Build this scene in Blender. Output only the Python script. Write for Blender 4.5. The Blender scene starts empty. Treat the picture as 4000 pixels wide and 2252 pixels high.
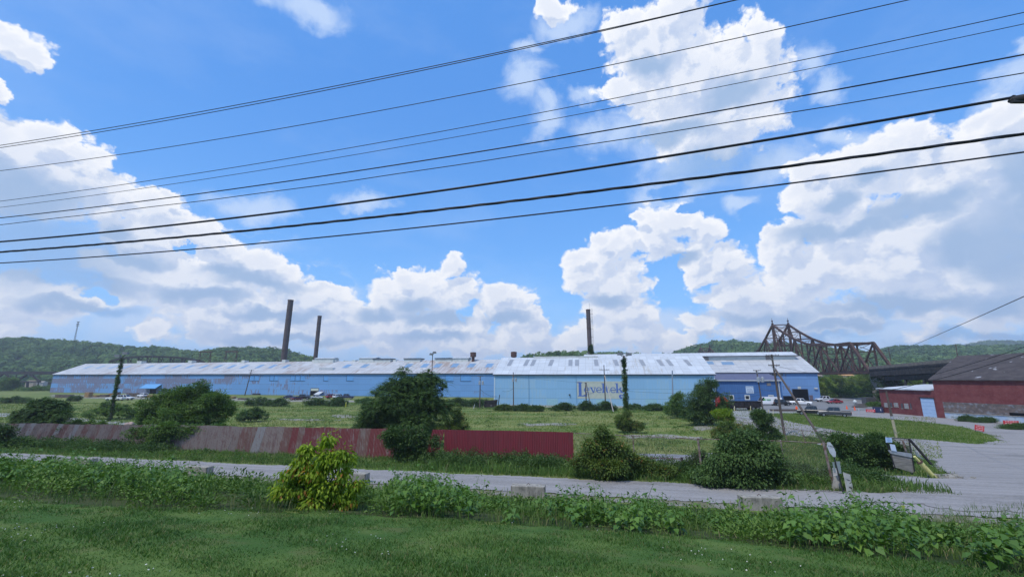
import bpy, bmesh, math, random
import numpy as np
from mathutils import Vector, Matrix
R = math.radians
random.seed(7)
RNG = np.random.default_rng(7)
C = bpy.context.scene.collection
SC = bpy.context.scene

# ------------------------------------------------------------------ camera, sky, sun, exposure
F = 1671.0; CX, CY = 2000.0, 1126.0      # focal length and centre in photo pixels
PITCH = R(11.8); EYE = 8.2
cam = bpy.data.cameras.new('camera'); cam_o = bpy.data.objects.new('camera', cam); C.objects.link(cam_o)
cam_o.location = (0, 0, EYE); cam_o.rotation_euler = (R(90) + PITCH, 0, 0)
cam.sensor_width = 36; cam.lens = 36 * F / 4000; cam.clip_start = .1; cam.clip_end = 8000
SC.camera = cam_o
SC.view_settings.view_transform = 'Standard'; SC.view_settings.look = 'None'
SC.view_settings.gamma = 1; SC.view_settings.exposure = 0.18
SC.cycles.max_bounces = 6; SC.cycles.transparent_max_bounces = 8; SC.cycles.volume_bounces = 0
SUN_EL, SUN_AZ = 58.0, 225.0             # azimuth clockwise from +Y
sd = Vector((math.sin(R(SUN_AZ)) * math.cos(R(SUN_EL)), math.cos(R(SUN_AZ)) * math.cos(R(SUN_EL)), math.sin(R(SUN_EL))))
sl = bpy.data.lights.new('sun', 'SUN'); sl.energy = 2.6; sl.angle = R(.6); sl.color = (1, .95, .87)
so = bpy.data.objects.new('sun', sl); C.objects.link(so)
so.rotation_euler = sd.to_track_quat('Z', 'Y').to_euler()

def ray(px, py):
    cx, v = (px - CX) / F, (py - CY) / F
    f = math.cos(PITCH) + v * math.sin(PITCH); u = math.sin(PITCH) - v * math.cos(PITCH)
    return cx, f, u
def atY(px, py, Y):
    x, f, u = ray(px, py); return Vector((x / f * Y, Y, EYE + u / f * Y))
def atZ(px, py, z=0.):
    x, f, u = ray(px, py); k = (z - EYE) / u; return Vector((x * k, f * k, z))
def onplane(px, py, p0, n):
    d = Vector(ray(px, py)); o = Vector((0, 0, EYE)); return o + d * ((Vector(p0) - o).dot(n) / d.dot(n))
def azel(px, py):
    x, f, u = ray(px, py); return math.atan2(x, f), math.atan2(u, math.hypot(x, f))

W = bpy.data.worlds.new('World'); SC.world = W; W.use_nodes = True
W.cycles.sampling_method = 'MANUAL'; W.cycles.sample_map_resolution = 512
class NT:
    dim = '3D'
    def __init__(s, t): s.t = t
    def n(s, typ, **kw):
        nd = s.t.nodes.new(typ)
        for k, v in kw.items(): setattr(nd, k, v)
        return nd
    def put(s, nd, i, v):
        if v is None: return
        if isinstance(v, bpy.types.NodeSocket): s.t.links.new(v, nd.inputs[i])
        else:
            sk = nd.inputs[i]
            if hasattr(sk.default_value, '__len__') and not hasattr(v, '__len__'): v = (v,) * len(sk.default_value)
            if sk.type == 'RGBA' and len(v) == 3: v = (*v, 1)
            sk.default_value = v
    def m(s, op, a, b=None, c=None, clamp=False):
        nd = s.n('ShaderNodeMath', operation=op, use_clamp=clamp)
        for i, v in enumerate((a, b, c)): s.put(nd, i, v)
        return nd.outputs[0]
    def v(s, op, a, b=None, c=None, out=0):
        nd = s.n('ShaderNodeVectorMath', operation=op)
        for i, v in enumerate((a, b, c)): s.put(nd, i, v)
        return nd.outputs[out]
    def noise(s, vec, scale, detail=4, rough=.55, dist=0., out=0, lac=2.):
        nd = s.n('ShaderNodeTexNoise', noise_dimensions=s.dim); s.put(nd, 'Vector', vec); s.put(nd, 'Scale', scale); s.put(nd, 'Detail', detail)
        s.put(nd, 'Roughness', rough); s.put(nd, 'Distortion', dist); s.put(nd, 'Lacunarity', lac); return nd.outputs[out]
    def mix(s, f, a, b, blend='MIX'):
        nd = s.n('ShaderNodeMix', data_type='RGBA', blend_type=blend, clamp_factor=True)
        s.put(nd, 0, f); s.put(nd, 6, a); s.put(nd, 7, b); return nd.outputs[2]
    def ss(s, x, lo, hi, a=0., b=1.):
        nd = s.n('ShaderNodeMapRange', interpolation_type='SMOOTHSTEP')
        for i, v in enumerate((x, lo, hi, a, b)): s.put(nd, i, v)
        return nd.outputs[0]
# clouds: (x, y, rx, ry) in the 2575-wide reading of the sky, turned into azimuth/elevation ellipses
S = 4000 / 2575
HARD = [(980,858,170,34),(1180,868,140,28),(1380,872,120,24),(1590,850,110,30),(560,800,120,40),(2330,400,120,60),(2450,400,110,80),(2120,560,120,80),(2300,600,200,120),(1880,810,110,40),(500,600,110,50),(760,760,100,44),(880,800,80,40),(1500,850,110,34),(15,95,45,35),(55,135,72,50),(100,165,35,24),(0,220,38,22),(60,400,150,100),(-10,320,120,70),(100,470,150,70),(200,450,90,50),(130,330,75,50),(195,385,52,34),(150,420,80,40),(275,488,74,48),(300,530,60,40),
 (420,545,85,50),(380,600,120,45),(560,640,120,45),(470,700,180,70),(650,665,90,48),(330,690,100,70),(430,500,26,18),
 (1050,745,110,70),(1127,668,26,26),(1010,700,36,26),(1165,720,46,36),(970,770,50,40),(1000,830,190,55),(1262,762,60,46),(1250,735,34,26),(1200,822,44,36),(1190,785,20,18),(1330,835,70,50),(1310,795,36,28),(1400,860,60,26),
 (1530,630,58,44),(1500,600,26,20),(1575,600,30,22),(1440,655,50,26),(1480,690,70,36),(1560,720,78,70),(1600,790,82,56),(1520,800,60,50),
 (1690,560,80,46),(1650,600,60,44),(1760,590,40,40),(1620,545,24,16),(1740,640,44,46),
 (1560,65,64,48),(1640,120,130,110),(1740,200,190,120),(1905,110,60,84),(1880,180,110,90),(1700,20,80,60),(1800,300,170,90),(1570,230,70,40),(1390,14,46,28),
 (2060,480,100,80),(2010,440,56,40),(2130,420,80,54),(2200,410,130,84),(2300,370,60,44),(2400,480,200,160),(2540,450,150,160),(2560,300,90,50),(2480,310,60,36),
 (1965,610,60,56),(1990,575,44,28),(1830,660,76,54),(1800,635,40,28),(1770,700,44,44),(1900,740,130,70),(2050,690,140,90),(2250,660,230,140),(2450,700,250,140),(1760,830,40,30),(2150,600,90,60),
 (1700,866,44,22),(1735,850,24,18),(2050,800,200,40),(120,770,120,50),(40,740,90,60),(60,820,70,40),(400,830,60,26),(540,760,150,60),(740,720,110,50),(820,790,120,60),(640,820,160,50)]
SOFT = [(60,560,230,150),(180,660,260,120),(90,780,260,110),(420,760,260,110),(700,780,220,100),(640,520,100,34),(600,600,130,30),(920,510,66,26),(850,850,260,60),(1330,200,60,60),(1370,290,50,60),(1385,240,34,30),(1330,120,40,30),
 (1480,240,40,20),(1560,330,120,50),(1750,400,150,80),(1720,470,120,50),(1950,400,110,50),(2040,150,50,50),(2080,220,40,50),(2110,350,50,30),(2540,190,90,60),(2480,260,60,40),(2560,110,30,20),(1860,520,40,20),
 (2300,800,340,70),(2500,860,260,50),(1700,820,120,40),(1500,850,220,40),(2000,850,260,40),(1180,860,300,40),(780,20,110,40),(1420,60,60,40),(2560,420,120,160),(1700,300,120,140)]
DARK = [(90,620,240,110),(30,520,110,60),(1100,850,100,12),(720,850,160,14),(1640,160,60,24),(1800,420,140,50),(1930,800,160,20),(2300,520,140,30),(500,740,120,18),(100,480,90,40),(300,590,50,16),(560,690,80,16),(150,700,210,34),(110,640,190,40),(60,590,120,60),(640,710,120,18),(700,790,120,16),(200,775,150,20),(2530,620,120,120),(2560,480,80,120),(2250,770,240,22),(2480,845,260,14),(2120,815,130,16),(1262,800,56,16),(2120,492,56,26),(2180,440,50,18),
 (2420,600,100,60),(1050,775,50,24),(1100,810,80,18),(950,800,60,20),(2500,760,120,30),(60,480,170,60),(1710,640,40,20),(1540,760,50,22),(1850,230,80,40),(1700,330,110,30),(2060,580,120,26),(2200,560,100,22),(330,640,80,22),(1960,850,220,12)]
BLUE = [(470,625,60,12),(820,700,60,26),(230,740,60,10),(640,590,90,16),(1000,660,46,18),(1380,740,28,60),(1690,700,30,60),(1690,480,60,24),(1470,160,30,60),(1020,590,200,60),(1740,530,40,22),(2050,300,60,30),(1900,560,60,40)]
def cloudgroup():
    g = bpy.data.node_groups.new('cloud_field', 'ShaderNodeTree')
    g.interface.new_socket('Vector', in_out='INPUT', socket_type='NodeSocketVector')
    g.interface.new_socket('Shift', in_out='INPUT', socket_type='NodeSocketVector')
    for o in ('Hard', 'Soft', 'Dark'): g.interface.new_socket(o, in_out='OUTPUT', socket_type='NodeSocketFloat')
    N = NT(g); N.dim = '2D'; gi = N.n('NodeGroupInput'); go = N.n('NodeGroupOutput')
    d = gi.outputs[0]
    sx = N.n('ShaderNodeSeparateXYZ'); N.put(sx, 0, d)
    az = N.m('ARCTAN2', sx.outputs[0], sx.outputs[1]); el = N.m('ARCSINE', sx.outputs[2])
    cb = N.n('ShaderNodeCombineXYZ'); N.put(cb, 0, az); N.put(cb, 1, el)
    p = N.v('ADD', cb.outputs[0], gi.outputs[1])
    q = N.v('MULTIPLY', p, (1, 1.25, 1))
    warp = N.v('MULTIPLY', N.v('SUBTRACT', N.noise(q, 7, 3, .55, out=1), (.5, .5, .5)), (.10, .07, 0))
    warp2 = N.v('MULTIPLY', N.v('SUBTRACT', N.noise(q, 26, 4, .6, out=1), (.5, .5, .5)), (.035, .03, 0))
    pw = N.v('ADD', N.v('ADD', p, warp), warp2)
    def field(lst, pp):
        cur = None
        for (x, y, rx, ry) in lst:
            a, e = azel(x * S, y * S)
            a1, _ = azel((x + rx) * S, y * S); _, e1 = azel(x * S, (y - ry) * S)
            ra, re = max(abs(a1 - a), .006), max(abs(e1 - e), .006)
            nd = N.v('MULTIPLY_ADD', pp, (1 / ra, 1 / re, 0), (-a / ra, -e / re, 0))
            ln = N.v('LENGTH', nd, out=1)
            cur = ln if cur is None else N.m('MINIMUM', cur, ln)
        return cur
    # billow noise
    vo = N.n('ShaderNodeTexVoronoi', feature='F1', voronoi_dimensions='2D'); N.put(vo, 'Vector', N.v('ADD', q, N.v('MULTIPLY', warp2, (1.2, 1.2, 0)))); N.put(vo, 'Scale', 21.)
    try: N.put(vo, 'Detail', 2.); N.put(vo, 'Roughness', .6); N.put(vo, 'Lacunarity', 2.2)
    except Exception: pass
    bil = N.m('SUBTRACT', .55, vo.outputs['Distance'])
    fb = N.m('SUBTRACT', N.noise(q, 16, 8, .6), .5)
    hard = N.m('SUBTRACT', 1.30, field(HARD, pw))
    hard = N.m('ADD', hard, N.m('ADD', N.m('MULTIPLY', bil, .42), N.m('MULTIPLY', fb, .7)))
    fb2 = N.m('SUBTRACT', N.noise(N.v('ADD', N.v('MULTIPLY', p, (1, 1.6, 1)), (3, 1, 2)), 9, 8, .62, .4), .5)
    soft = N.m('ADD', N.m('SUBTRACT', 1.1, field(SOFT, pw)), N.m('MULTIPLY', fb2, 1.8))
    blue = N.m('SUBTRACT', 1.0, field(BLUE, pw))
    bl = N.ss(blue, -.1, .5)
    # nothing is known of the sky behind the camera: broken cloud from noise alone
    back = N.ss(N.m('ABSOLUTE', az), .95, 1.35)
    N.dim = '3D'
    bk = N.m('MULTIPLY', N.m('SUBTRACT', N.noise(N.v('MULTIPLY', d, (1, 1, 1.8)), 3.2, 4, .6), .52), 4)
    up = N.ss(el, .80, 1.05)
    ob = N.m('MAXIMUM', back, up)
    hb = N.n('ShaderNodeMix', data_type='FLOAT'); N.put(hb, 0, ob); N.put(hb, 2, N.m('SUBTRACT', hard, N.m('MULTIPLY', bl, .6))); N.put(hb, 3, bk)
    dark = N.m('SUBTRACT', 1.0, field(DARK, pw))
    N.put(go, 0, hb.outputs[0]); N.put(go, 1, N.m('MULTIPLY', N.m('SUBTRACT', soft, bl), N.m('SUBTRACT', 1., ob))); N.put(go, 2, dark)
    return g
def build_world():
    N = NT(W.node_tree); W.node_tree.nodes.clear()
    out = N.n('ShaderNodeOutputWorld'); bg = N.n('ShaderNodeBackground'); W.node_tree.links.new(bg.outputs[0], out.inputs[0])
    STR = .09; bg.inputs[1].default_value = STR
    sky = N.n('ShaderNodeTexSky', sky_type='NISHITA', sun_disc=False, sun_elevation=R(SUN_EL), sun_rotation=R(SUN_AZ), altitude=200, air_density=1.0, dust_density=.4, ozone_density=2.0)
    tc = N.n('ShaderNodeTexCoord'); d = N.v('NORMALIZE', tc.outputs['Generated'])
    g = cloudgroup()
    def ev(shift):
        nd = N.n('ShaderNodeGroup'); nd.node_tree = g; N.put(nd, 0, d); nd.inputs[1].default_value = shift; return nd.outputs
    A = ev((0, 0, 0)); B = ev((-.016, .030, 0))
    hard, soft, dark = A
    relief = N.m('SUBTRACT', hard, B[0])
    ah = N.m('POWER', N.ss(hard, -.04, .30), .85); asf = N.m('MULTIPLY', N.ss(soft, -.35, .85), .8)
    alpha = N.m('SUBTRACT', 1., N.m('MULTIPLY', N.m('SUBTRACT', 1., ah), N.m('SUBTRACT', 1., asf)))
    lit = N.ss(relief, -.24, .36)
    thin = N.ss(hard, 1.0, .1)                      # bright rims, greyer cores
    br = N.m('ADD', N.m('MULTIPLY', lit, .62), N.m('MULTIPLY', thin, .38), clamp=True)
    dk = N.m('MULTIPLY', N.ss(dark, -.5, .6), .92)
    br = N.m('MULTIPLY', br, N.m('SUBTRACT', 1., N.m('MULTIPLY', dk, .7)))
    k = 1 / STR
    def col(r, gg, b): return (r * k, gg * k, b * k)
    cc = N.mix(br, col(.47, .57, .77), col(.90, .91, .94))
    cc = N.mix(N.m('MULTIPLY', dk, .9), cc, col(.30, .44, .67))
    cc = N.mix(N.m('SUBTRACT', 1., ah), cc, N.mix(dk, col(.55, .68, .90), col(.26, .43, .72)))
    hs = N.n('ShaderNodeHueSaturation'); N.put(hs, 'Saturation', 1.05); N.put(hs, 'Value', 1.15); N.put(hs, 'Color', sky.outputs[0])
    skyc = N.mix(1., hs.outputs[0], (1.2, 1.65, 1.95), 'MULTIPLY')
    sz = N.n('ShaderNodeSeparateXYZ'); N.put(sz, 0, d)
    skyc = N.mix(.75, skyc, N.mix(N.ss(sz.outputs[2], .62, .0), col(.088, .30, .80), col(.18, .46, .95)))
    skyc = N.mix(N.ss(sz.outputs[2], .30, .0, 0., .6), skyc, col(.34, .58, .92))
    thinveil = N.ss(N.noise(N.v('MULTIPLY', d, (2, 2, 5)), 1.6, 6, .6), .45, .75, 0., .10)
    skyc = N.mix(thinveil, skyc, col(.7, .8, .95))
    N.put(bg, 0, N.mix(alpha, skyc, cc))
build_world()

# ------------------------------------------------------------------ helpers
def tag(o, label=None, cat=None, group=None, kind=None):
    if label: o['label'] = label
    if cat: o['category'] = cat
    if group: o['group'] = group
    if kind: o['kind'] = kind
    return o
def empty(name, loc=(0, 0, 0), rz=0., label=None, cat=None, group=None):
    o = bpy.data.objects.new(name, None); C.objects.link(o); o.location = loc; o.rotation_euler = (0, 0, rz)
    o.empty_display_size = .3
    return tag(o, label, cat, group)
def copy_tree(o, parent=None):
    c = o.copy(); C.objects.link(c); c.parent = parent
    for ch in list(o.children): copy_tree(ch, c)
    return c
class MB:
    def __init__(s): s.v = []; s.f = []; s.mi = []; s.smooth = False; s.a = None
    def add(s, vs, fs, mi=0):
        b = len(s.v); s.v += [tuple(p) for p in vs]; s.f += [tuple(b + i for i in f) for f in fs]; s.mi += [mi] * len(fs); return s
    def box(s, c, d, rz=0., mi=0, taper=1.):
        hx, hy, hz = d[0] / 2, d[1] / 2, d[2] / 2; co, si = math.cos(rz), math.sin(rz); vs = []
        for z, t in ((-hz, 1), (hz, taper)):
            for x, y in ((-hx, -hy), (hx, -hy), (hx, hy), (-hx, hy)):
                x, y = x * t, y * t; vs.append((c[0] + x * co - y * si, c[1] + x * si + y * co, c[2] + z))
        return s.add(vs, [(0, 3, 2, 1), (4, 5, 6, 7), (0, 1, 5, 4), (1, 2, 6, 5), (2, 3, 7, 6), (3, 0, 4, 7)], mi)
    def b2(s, lo, hi, mi=0):
        return s.box([(a + b) / 2 for a, b in zip(lo, hi)], [b - a for a, b in zip(lo, hi)], 0, mi)
    def bar(s, a, b, w, h=None, mi=0, up=(0, 0, 1)):
        a, b = Vector(a), Vector(b); h = h or w; d = (b - a).normalized(); u = Vector(up)
        if abs(d.dot(u)) > .98: u = Vector((0, 1, 0))
        r = d.cross(u).normalized(); u = r.cross(d)
        vs = [p + r * (sx * w / 2) + u * (sy * h / 2) for p in (a, b) for sx, sy in ((-1, -1), (1, -1), (1, 1), (-1, 1))]
        return s.add(vs, [(0, 3, 2, 1), (4, 5, 6, 7), (0, 1, 5, 4), (1, 2, 6, 5), (2, 3, 7, 6), (3, 0, 4, 7)], mi)
    def tube(s, pts, rad, n=8, mi=0, caps=True):
        pts = [Vector(p) for p in pts]; rad = rad if hasattr(rad, '__len__') else [rad] * len(pts); vs = []
        d0 = (pts[1] - pts[0]).normalized(); ref = Vector((0, 0, 1)) if abs(d0.z) < .9 else Vector((1, 0, 0))
        for i, p in enumerate(pts):
            d = (pts[min(i + 1, len(pts) - 1)] - pts[max(i - 1, 0)]).normalized()
            r = d.cross(ref).normalized(); u = r.cross(d)
            for k in range(n):
                a = 2 * math.pi * k / n; vs.append(p + (r * math.cos(a) + u * math.sin(a)) * rad[i])
        fs = [(i * n + k, i * n + (k + 1) % n, (i + 1) * n + (k + 1) % n, (i + 1) * n + k) for i in range(len(pts) - 1) for k in range(n)]
        if caps: fs += [tuple(range(n))[::-1], tuple((len(pts) - 1) * n + k for k in range(n))]
        return s.add(vs, fs, mi)
    def lathe(s, prof, c=(0, 0, 0), n=20, mi=0):
        vs = [(c[0] + r * math.cos(2 * math.pi * k / n), c[1] + r * math.sin(2 * math.pi * k / n), c[2] + z) for r, z in prof for k in range(n)]
        fs = [(i * n + k, i * n + (k + 1) % n, (i + 1) * n + (k + 1) % n, (i + 1) * n + k) for i in range(len(prof) - 1) for k in range(n)]
        fs += [tuple(range(n))[::-1], tuple((len(prof) - 1) * n + k for k in range(n))]
        return s.add(vs, fs, mi)
    def prism(s, poly, z0, z1, mi=0, axis='z'):
        n = len(poly)
        if axis == 'z': vs = [(x, y, z0) for x, y in poly] + [(x, y, z1) for x, y in poly]
        else: vs = [(x, z0, y) for x, y in poly] + [(x, z1, y) for x, y in poly]
        return s.add(vs, [tuple(range(n))[::-1], tuple(range(n, 2 * n))] + [(i, (i + 1) % n, n + (i + 1) % n, n + i) for i in range(n)], mi)
    def build(s, name, mat, parent=None, smooth=False, label=None):
        me = bpy.data.meshes.new(name); me.from_pydata(s.v, [], s.f); mats = mat if isinstance(mat, (list, tuple)) else [mat]
        for m_ in mats: me.materials.append(m_)
        if len(mats) > 1: me.polygons.foreach_set('material_index', s.mi)
        if smooth: me.polygons.foreach_set('use_smooth', [True] * len(me.polygons))
        me.update()
        o = bpy.data.objects.new(name, me); C.objects.link(o); o.parent = parent
        if label: o['label'] = label
        return o
def bulk(name, V, Q, mat, parent=None, rnd=None, smooth=False, tri=False):
    """V (n,3), Q (m,4) or (m,3) -> one mesh object; rnd is one number per vertex"""
    k = Q.shape[1]; me = bpy.data.meshes.new(name)
    me.vertices.add(len(V)); me.vertices.foreach_set('co', V.astype(np.float32).ravel())
    me.loops.add(Q.size); me.loops.foreach_set('vertex_index', Q.astype(np.int32).ravel())
    me.polygons.add(len(Q)); me.polygons.foreach_set('loop_start', np.arange(0, Q.size, k, dtype=np.int32))
    me.polygons.foreach_set('loop_total', np.full(len(Q), k, dtype=np.int32))
    if smooth: me.polygons.foreach_set('use_smooth', np.ones(len(Q), dtype=bool))
    if rnd is not None:
        at = me.attributes.new('rnd', 'FLOAT', 'POINT'); at.data.foreach_set('value', rnd.astype(np.float32))
    me.materials.append(mat); me.update(calc_edges=True); me.validate()
    o = bpy.data.objects.new(name, me); C.objects.link(o); o.parent = parent
    return o
MATS = {}
def new_mat(name):
    m = bpy.data.materials.new(name); m.use_nodes = True; m.node_tree.nodes.clear()
    N = NT(m.node_tree); out = N.n('ShaderNodeOutputMaterial'); b = N.n('ShaderNodeBsdfPrincipled')
    m.node_tree.links.new(b.outputs[0], out.inputs[0]); MATS[name] = m
    return m, N, b, out
def mat(name, c1, c2=None, scale=1., lo=.4, hi=.62, rough=.8, metal=0., bump=0., bscale=None, stretch=(1, 1, 1), detail=6, spec=.3, c3=None, s3=8., f3=.35, coord='Object'):
    if name in MATS: return MATS[name]
    m, N, b, out = new_mat(name)
    tc = N.n('ShaderNodeTexCoord').outputs[coord]
    vec = N.v('MULTIPLY', tc, stretch)
    col = c1
    if c2: col = N.mix(N.ss(N.noise(vec, scale, detail, .6), lo, hi), c1, c2)
    if c3: col = N.mix(N.m('MULTIPLY', N.ss(N.noise(vec, s3, 5, .6), .5, .68), f3), col, c3)
    N.put(b, 'Base Color', col); N.put(b, 'Roughness', rough); N.put(b, 'Metallic', metal); N.put(b, 'Specular IOR Level', spec)
    if bump:
        bn = N.n('ShaderNodeBump'); N.put(bn, 'Strength', bump); N.put(bn, 'Distance', .05); N.put(bn, 'Height', N.noise(vec, bscale or scale * 6, 6, .65)); N.put(b, 'Normal', bn.outputs[0])
    return m
def leafmat(name, dark, mid, light, trans=.25, clump=.35, rough=.55, spec=.25, yellow=None, stretchy=False):
    if name in MATS: return MATS[name]
    m, N, b, out = new_mat(name)
    at = N.n('ShaderNodeAttribute', attribute_name='rnd').outputs['Fac']
    geo = N.n('ShaderNodeNewGeometry').outputs['Position']
    cl = N.noise(N.v('MULTIPLY', geo, (.35, 1.6, 1)) if stretchy else geo, clump, 4, .6)
    f = N.m('ADD', N.m('MULTIPLY', at, .6), N.m('MULTIPLY', N.m('SUBTRACT', cl, .35), 1.2), clamp=True)
    r = N.n('ShaderNodeValToRGB'); N.put(r, 0, f); e = r.color_ramp.elements
    e[0].position = .1; e[0].color = (*dark, 1); e[1].position = .9; e[1].color = (*light, 1); x = e.new(.5); x.color = (*mid, 1)
    col = r.outputs[0]
    if yellow: col = N.mix(N.ss(at, .9, .97), col, yellow)
    N.put(b, 'Base Color', col); N.put(b, 'Roughness', rough); N.put(b, 'Specular IOR Level', spec)
    tr = N.n('ShaderNodeBsdfTranslucent'); N.put(tr, 0, N.mix(1., col, (1.0, 1.15, .5), 'MULTIPLY'))
    mx = N.n('ShaderNodeMixShader'); mx.inputs[0].default_value = trans
    m.node_tree.links.new(b.outputs[0], mx.inputs[1]); m.node_tree.links.new(tr.outputs[0], mx.inputs[2]); m.node_tree.links.new(mx.outputs[0], out.inputs[0])
    return m
# ------------------------------------------------------------------ terrain
PT = np.array([-40, 0, 5, 8, 9.6, 11.5, 15, 19, 22, 25, 31, 37, 45, 55, 65, 9999.])
PZ = np.array([6.7, 6.6, 6.05, 5.65, 5.4, 4.9, 3.9, 2.95, 2.35, 1.9, 1.75, 1.4, .7, .2, 0, 0.])
def tz(x, y):
    x = np.asarray(x, float); y = np.asarray(y, float); t = y + .26 * x
    w = np.interp(t, [12, 20, 40, 62], [0, 1, 1, 0])
    z = np.interp(t, PT, PZ) + .012 * np.clip(x, -55, 40) * w
    z = z - np.interp(y, [118, 140, 163, 175], [0, 1.4, 1.6, 0]) * np.interp(x, [-22, -8, 55, 72], [0, 1, 1, 0])   # the dip along the pale hall
    return z
def hit(px, py):
    x, f, u = ray(px, py); k = 4.
    while k < 900:
        if EYE + u * k < float(tz(x * k, f * k)): break
        k *= 1.01
    a, b = k / 1.01, k
    for _ in range(18):
        m_ = (a + b) / 2
        if EYE + u * m_ < float(tz(x * m_, f * m_)): b = m_
        else: a = m_
    return Vector((x * b, f * b, float(tz(x * b, f * b))))
def g3(x, y, dz=0.): return Vector((x, y, float(tz(x, y)) + dz))
def sheet(name, polys, m_, dz, cell, holes=(), jit=.35, kind='structure', rag=0.):
    """terrain-following sheet over a world polygon, with a ragged edge"""
    def ragp(q):
        q = [(p[0], p[1]) for p in q]; o = []
        for i in range(len(q)):
            x1, y1 = q[i]; x2, y2 = q[(i + 1) % len(q)]; L = math.hypot(x2 - x1, y2 - y1); n = max(1, int(L / (cell * 2.2)))
            for k in range(n):
                a = rag * min(1, L / 4); o.append((x1 + (x2 - x1) * k / n + RNG.normal(0, a), y1 + (y2 - y1) * k / n + RNG.normal(0, a)))
        return o
    if rag: polys = [ragp(q) for q in polys]; holes = [ragp(q) for q in holes]
    P = [np.array([(p[0], p[1]) for p in q]) for q in polys]; H = [np.array([(p[0], p[1]) for p in q]) for q in holes]
    lo = np.min([p.min(0) for p in P], 0) - cell; hi = np.max([p.max(0) for p in P], 0) + cell
    nx, ny = int((hi[0] - lo[0]) / cell) + 2, int((hi[1] - lo[1]) / cell) + 2
    gx, gy = np.meshgrid(lo[0] + np.arange(nx) * cell, lo[1] + np.arange(ny) * cell, indexing='ij')
    gx = gx + RNG.uniform(-jit, jit, gx.shape) * cell; gy = gy + RNG.uniform(-jit, jit, gy.shape) * cell
    cx = (gx[:-1, :-1] + gx[1:, 1:]) / 2; cy = (gy[:-1, :-1] + gy[1:, 1:]) / 2
    def inside(poly):
        r = np.zeros(cx.shape, bool); n = len(poly)
        for i in range(n):
            x1, y1 = poly[i]; x2, y2 = poly[(i + 1) % n]
            if y1 == y2: continue
            c = ((y1 > cy) != (y2 > cy)) & (cx < (x2 - x1) * (cy - y1) / (y2 - y1) + x1); r ^= c
        return r
    msk = np.zeros(cx.shape, bool)
    for p in P: msk |= inside(p)
    for h in H: msk &= ~inside(h)
    idx = np.arange(nx * ny).reshape(nx, ny); i, j = np.nonzero(msk)
    Q = np.stack([idx[i, j], idx[i + 1, j], idx[i + 1, j + 1], idx[i, j + 1]], 1)
    V = np.stack([gx.ravel(), gy.ravel(), tz(gx, gy).ravel() + dz], 1)
    u, inv = np.unique(Q.ravel(), return_inverse=True)
    return tag(bulk(name, V[u], inv.reshape(-1, 4), m_, smooth=True), kind=kind)
HP = lambda pts: [hit(*p) for p in pts]

def fieldmat():
    m, N, b, out = new_mat('field_ground'); tc = N.n('ShaderNodeTexCoord').outputs['Object']
    a = N.noise(N.v('MULTIPLY', tc, (.035, .16, 0)), 1., 6, .62); f = N.noise(tc, 2.2, 6, .7); s = N.noise(N.v('MULTIPLY', tc, (.06, .45, 0)), 1., 6, .7)
    col = N.mix(N.ss(a, .36, .62), (.10, .165, .035), (.22, .23, .08)); col = N.mix(N.ss(f, .4, .7, 0, .6), col, (.05, .085, .02)); col = N.mix(N.ss(s, .60, .70, 0, .8), col, (.27, .25, .19))
    N.put(b, 'Base Color', col); N.put(b, 'Roughness', .95); N.put(b, 'Specular IOR Level', .1); bn = N.n('ShaderNodeBump'); N.put(bn, 'Strength', .6); N.put(bn, 'Height', f); N.put(b, 'Normal', bn.outputs[0]); return m
grass_g = fieldmat(); _unused = mat('yard_grass', (.12, .16, .045), (.19, .21, .075), .12, .35, .65, .95, 0, .6, 9, c3=(.22, .20, .11), s3=.6, f3=.5, spec=.1)
soil = mat('bank_soil', (.03, .05, .015), (.06, .075, .03), .8, .4, .6, .95, 0, .5, 12, spec=.1)
lawn_m = mat('lawn_soil', (.05, .11, .025), (.10, .16, .04), .9, .35, .65, .95, 0, .5, 20, c3=(.13, .12, .055), s3=1.6, f3=.4, spec=.1)
def gravelmat(name, light, dark, weed):
    m, N, b, out = new_mat(name); tc = N.n('ShaderNodeTexCoord').outputs['Object']
    u = N.v('ADD', N.v('MULTIPLY', tc, (.22, 1.5, 0)), N.v('MULTIPLY', N.n('ShaderNodeSeparateXYZ').outputs[0], 0)) if False else N.v('MULTIPLY', N.n('ShaderNodeVectorRotate').outputs[0], (1, 1, 1))
    vr = [n for n in m.node_tree.nodes if n.type == 'VECTOR_ROTATE'][0]; N.put(vr, 0, tc); vr.inputs['Angle'].default_value = .255; vr.inputs['Axis'].default_value = (0, 0, 1)
    tr = N.noise(N.v('MULTIPLY', u, (.035, 1.15, 0)), 1.0, 4, .6); big = N.noise(N.v('MULTIPLY', tc, (.12, .2, 0)), 1.0, 6, .65); fine = N.noise(tc, 7., 6, .75)
    col = N.mix(N.ss(tr, .38, .62), light, dark); col = N.mix(N.ss(big, .50, .70, 0, .7), col, tuple(c * .62 for c in dark)); col = N.mix(N.ss(fine, .35, .7, 0, .55), col, tuple(c * 1.35 for c in light))
    col = N.mix(N.ss(N.noise(N.v('MULTIPLY', tc, (.5, .8, 0)), 1., 7, .75), .60, .70, 0, .6), col, weed)
    N.put(b, 'Base Color', col); N.put(b, 'Roughness', .95); N.put(b, 'Specular IOR Level', .12)
    bn = N.n('ShaderNodeBump'); N.put(bn, 'Strength', .6); N.put(bn, 'Distance', .05); N.put(bn, 'Height', N.m('ADD', fine, N.m('MULTIPLY', tr, 1.5))); N.put(b, 'Normal', bn.outputs[0])
    return m
gravel = gravelmat('gravel', (.270, .262, .262), (.20, .194, .190), (.17, .175, .11))
gravel2 = mat('pale_gravel', (.27, .26, .24), (.20, .20, .15), .3, .4, .7, .95, 0, .5, 18, c3=(.20, .22, .12), s3=1.5, f3=.6, spec=.1)
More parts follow.
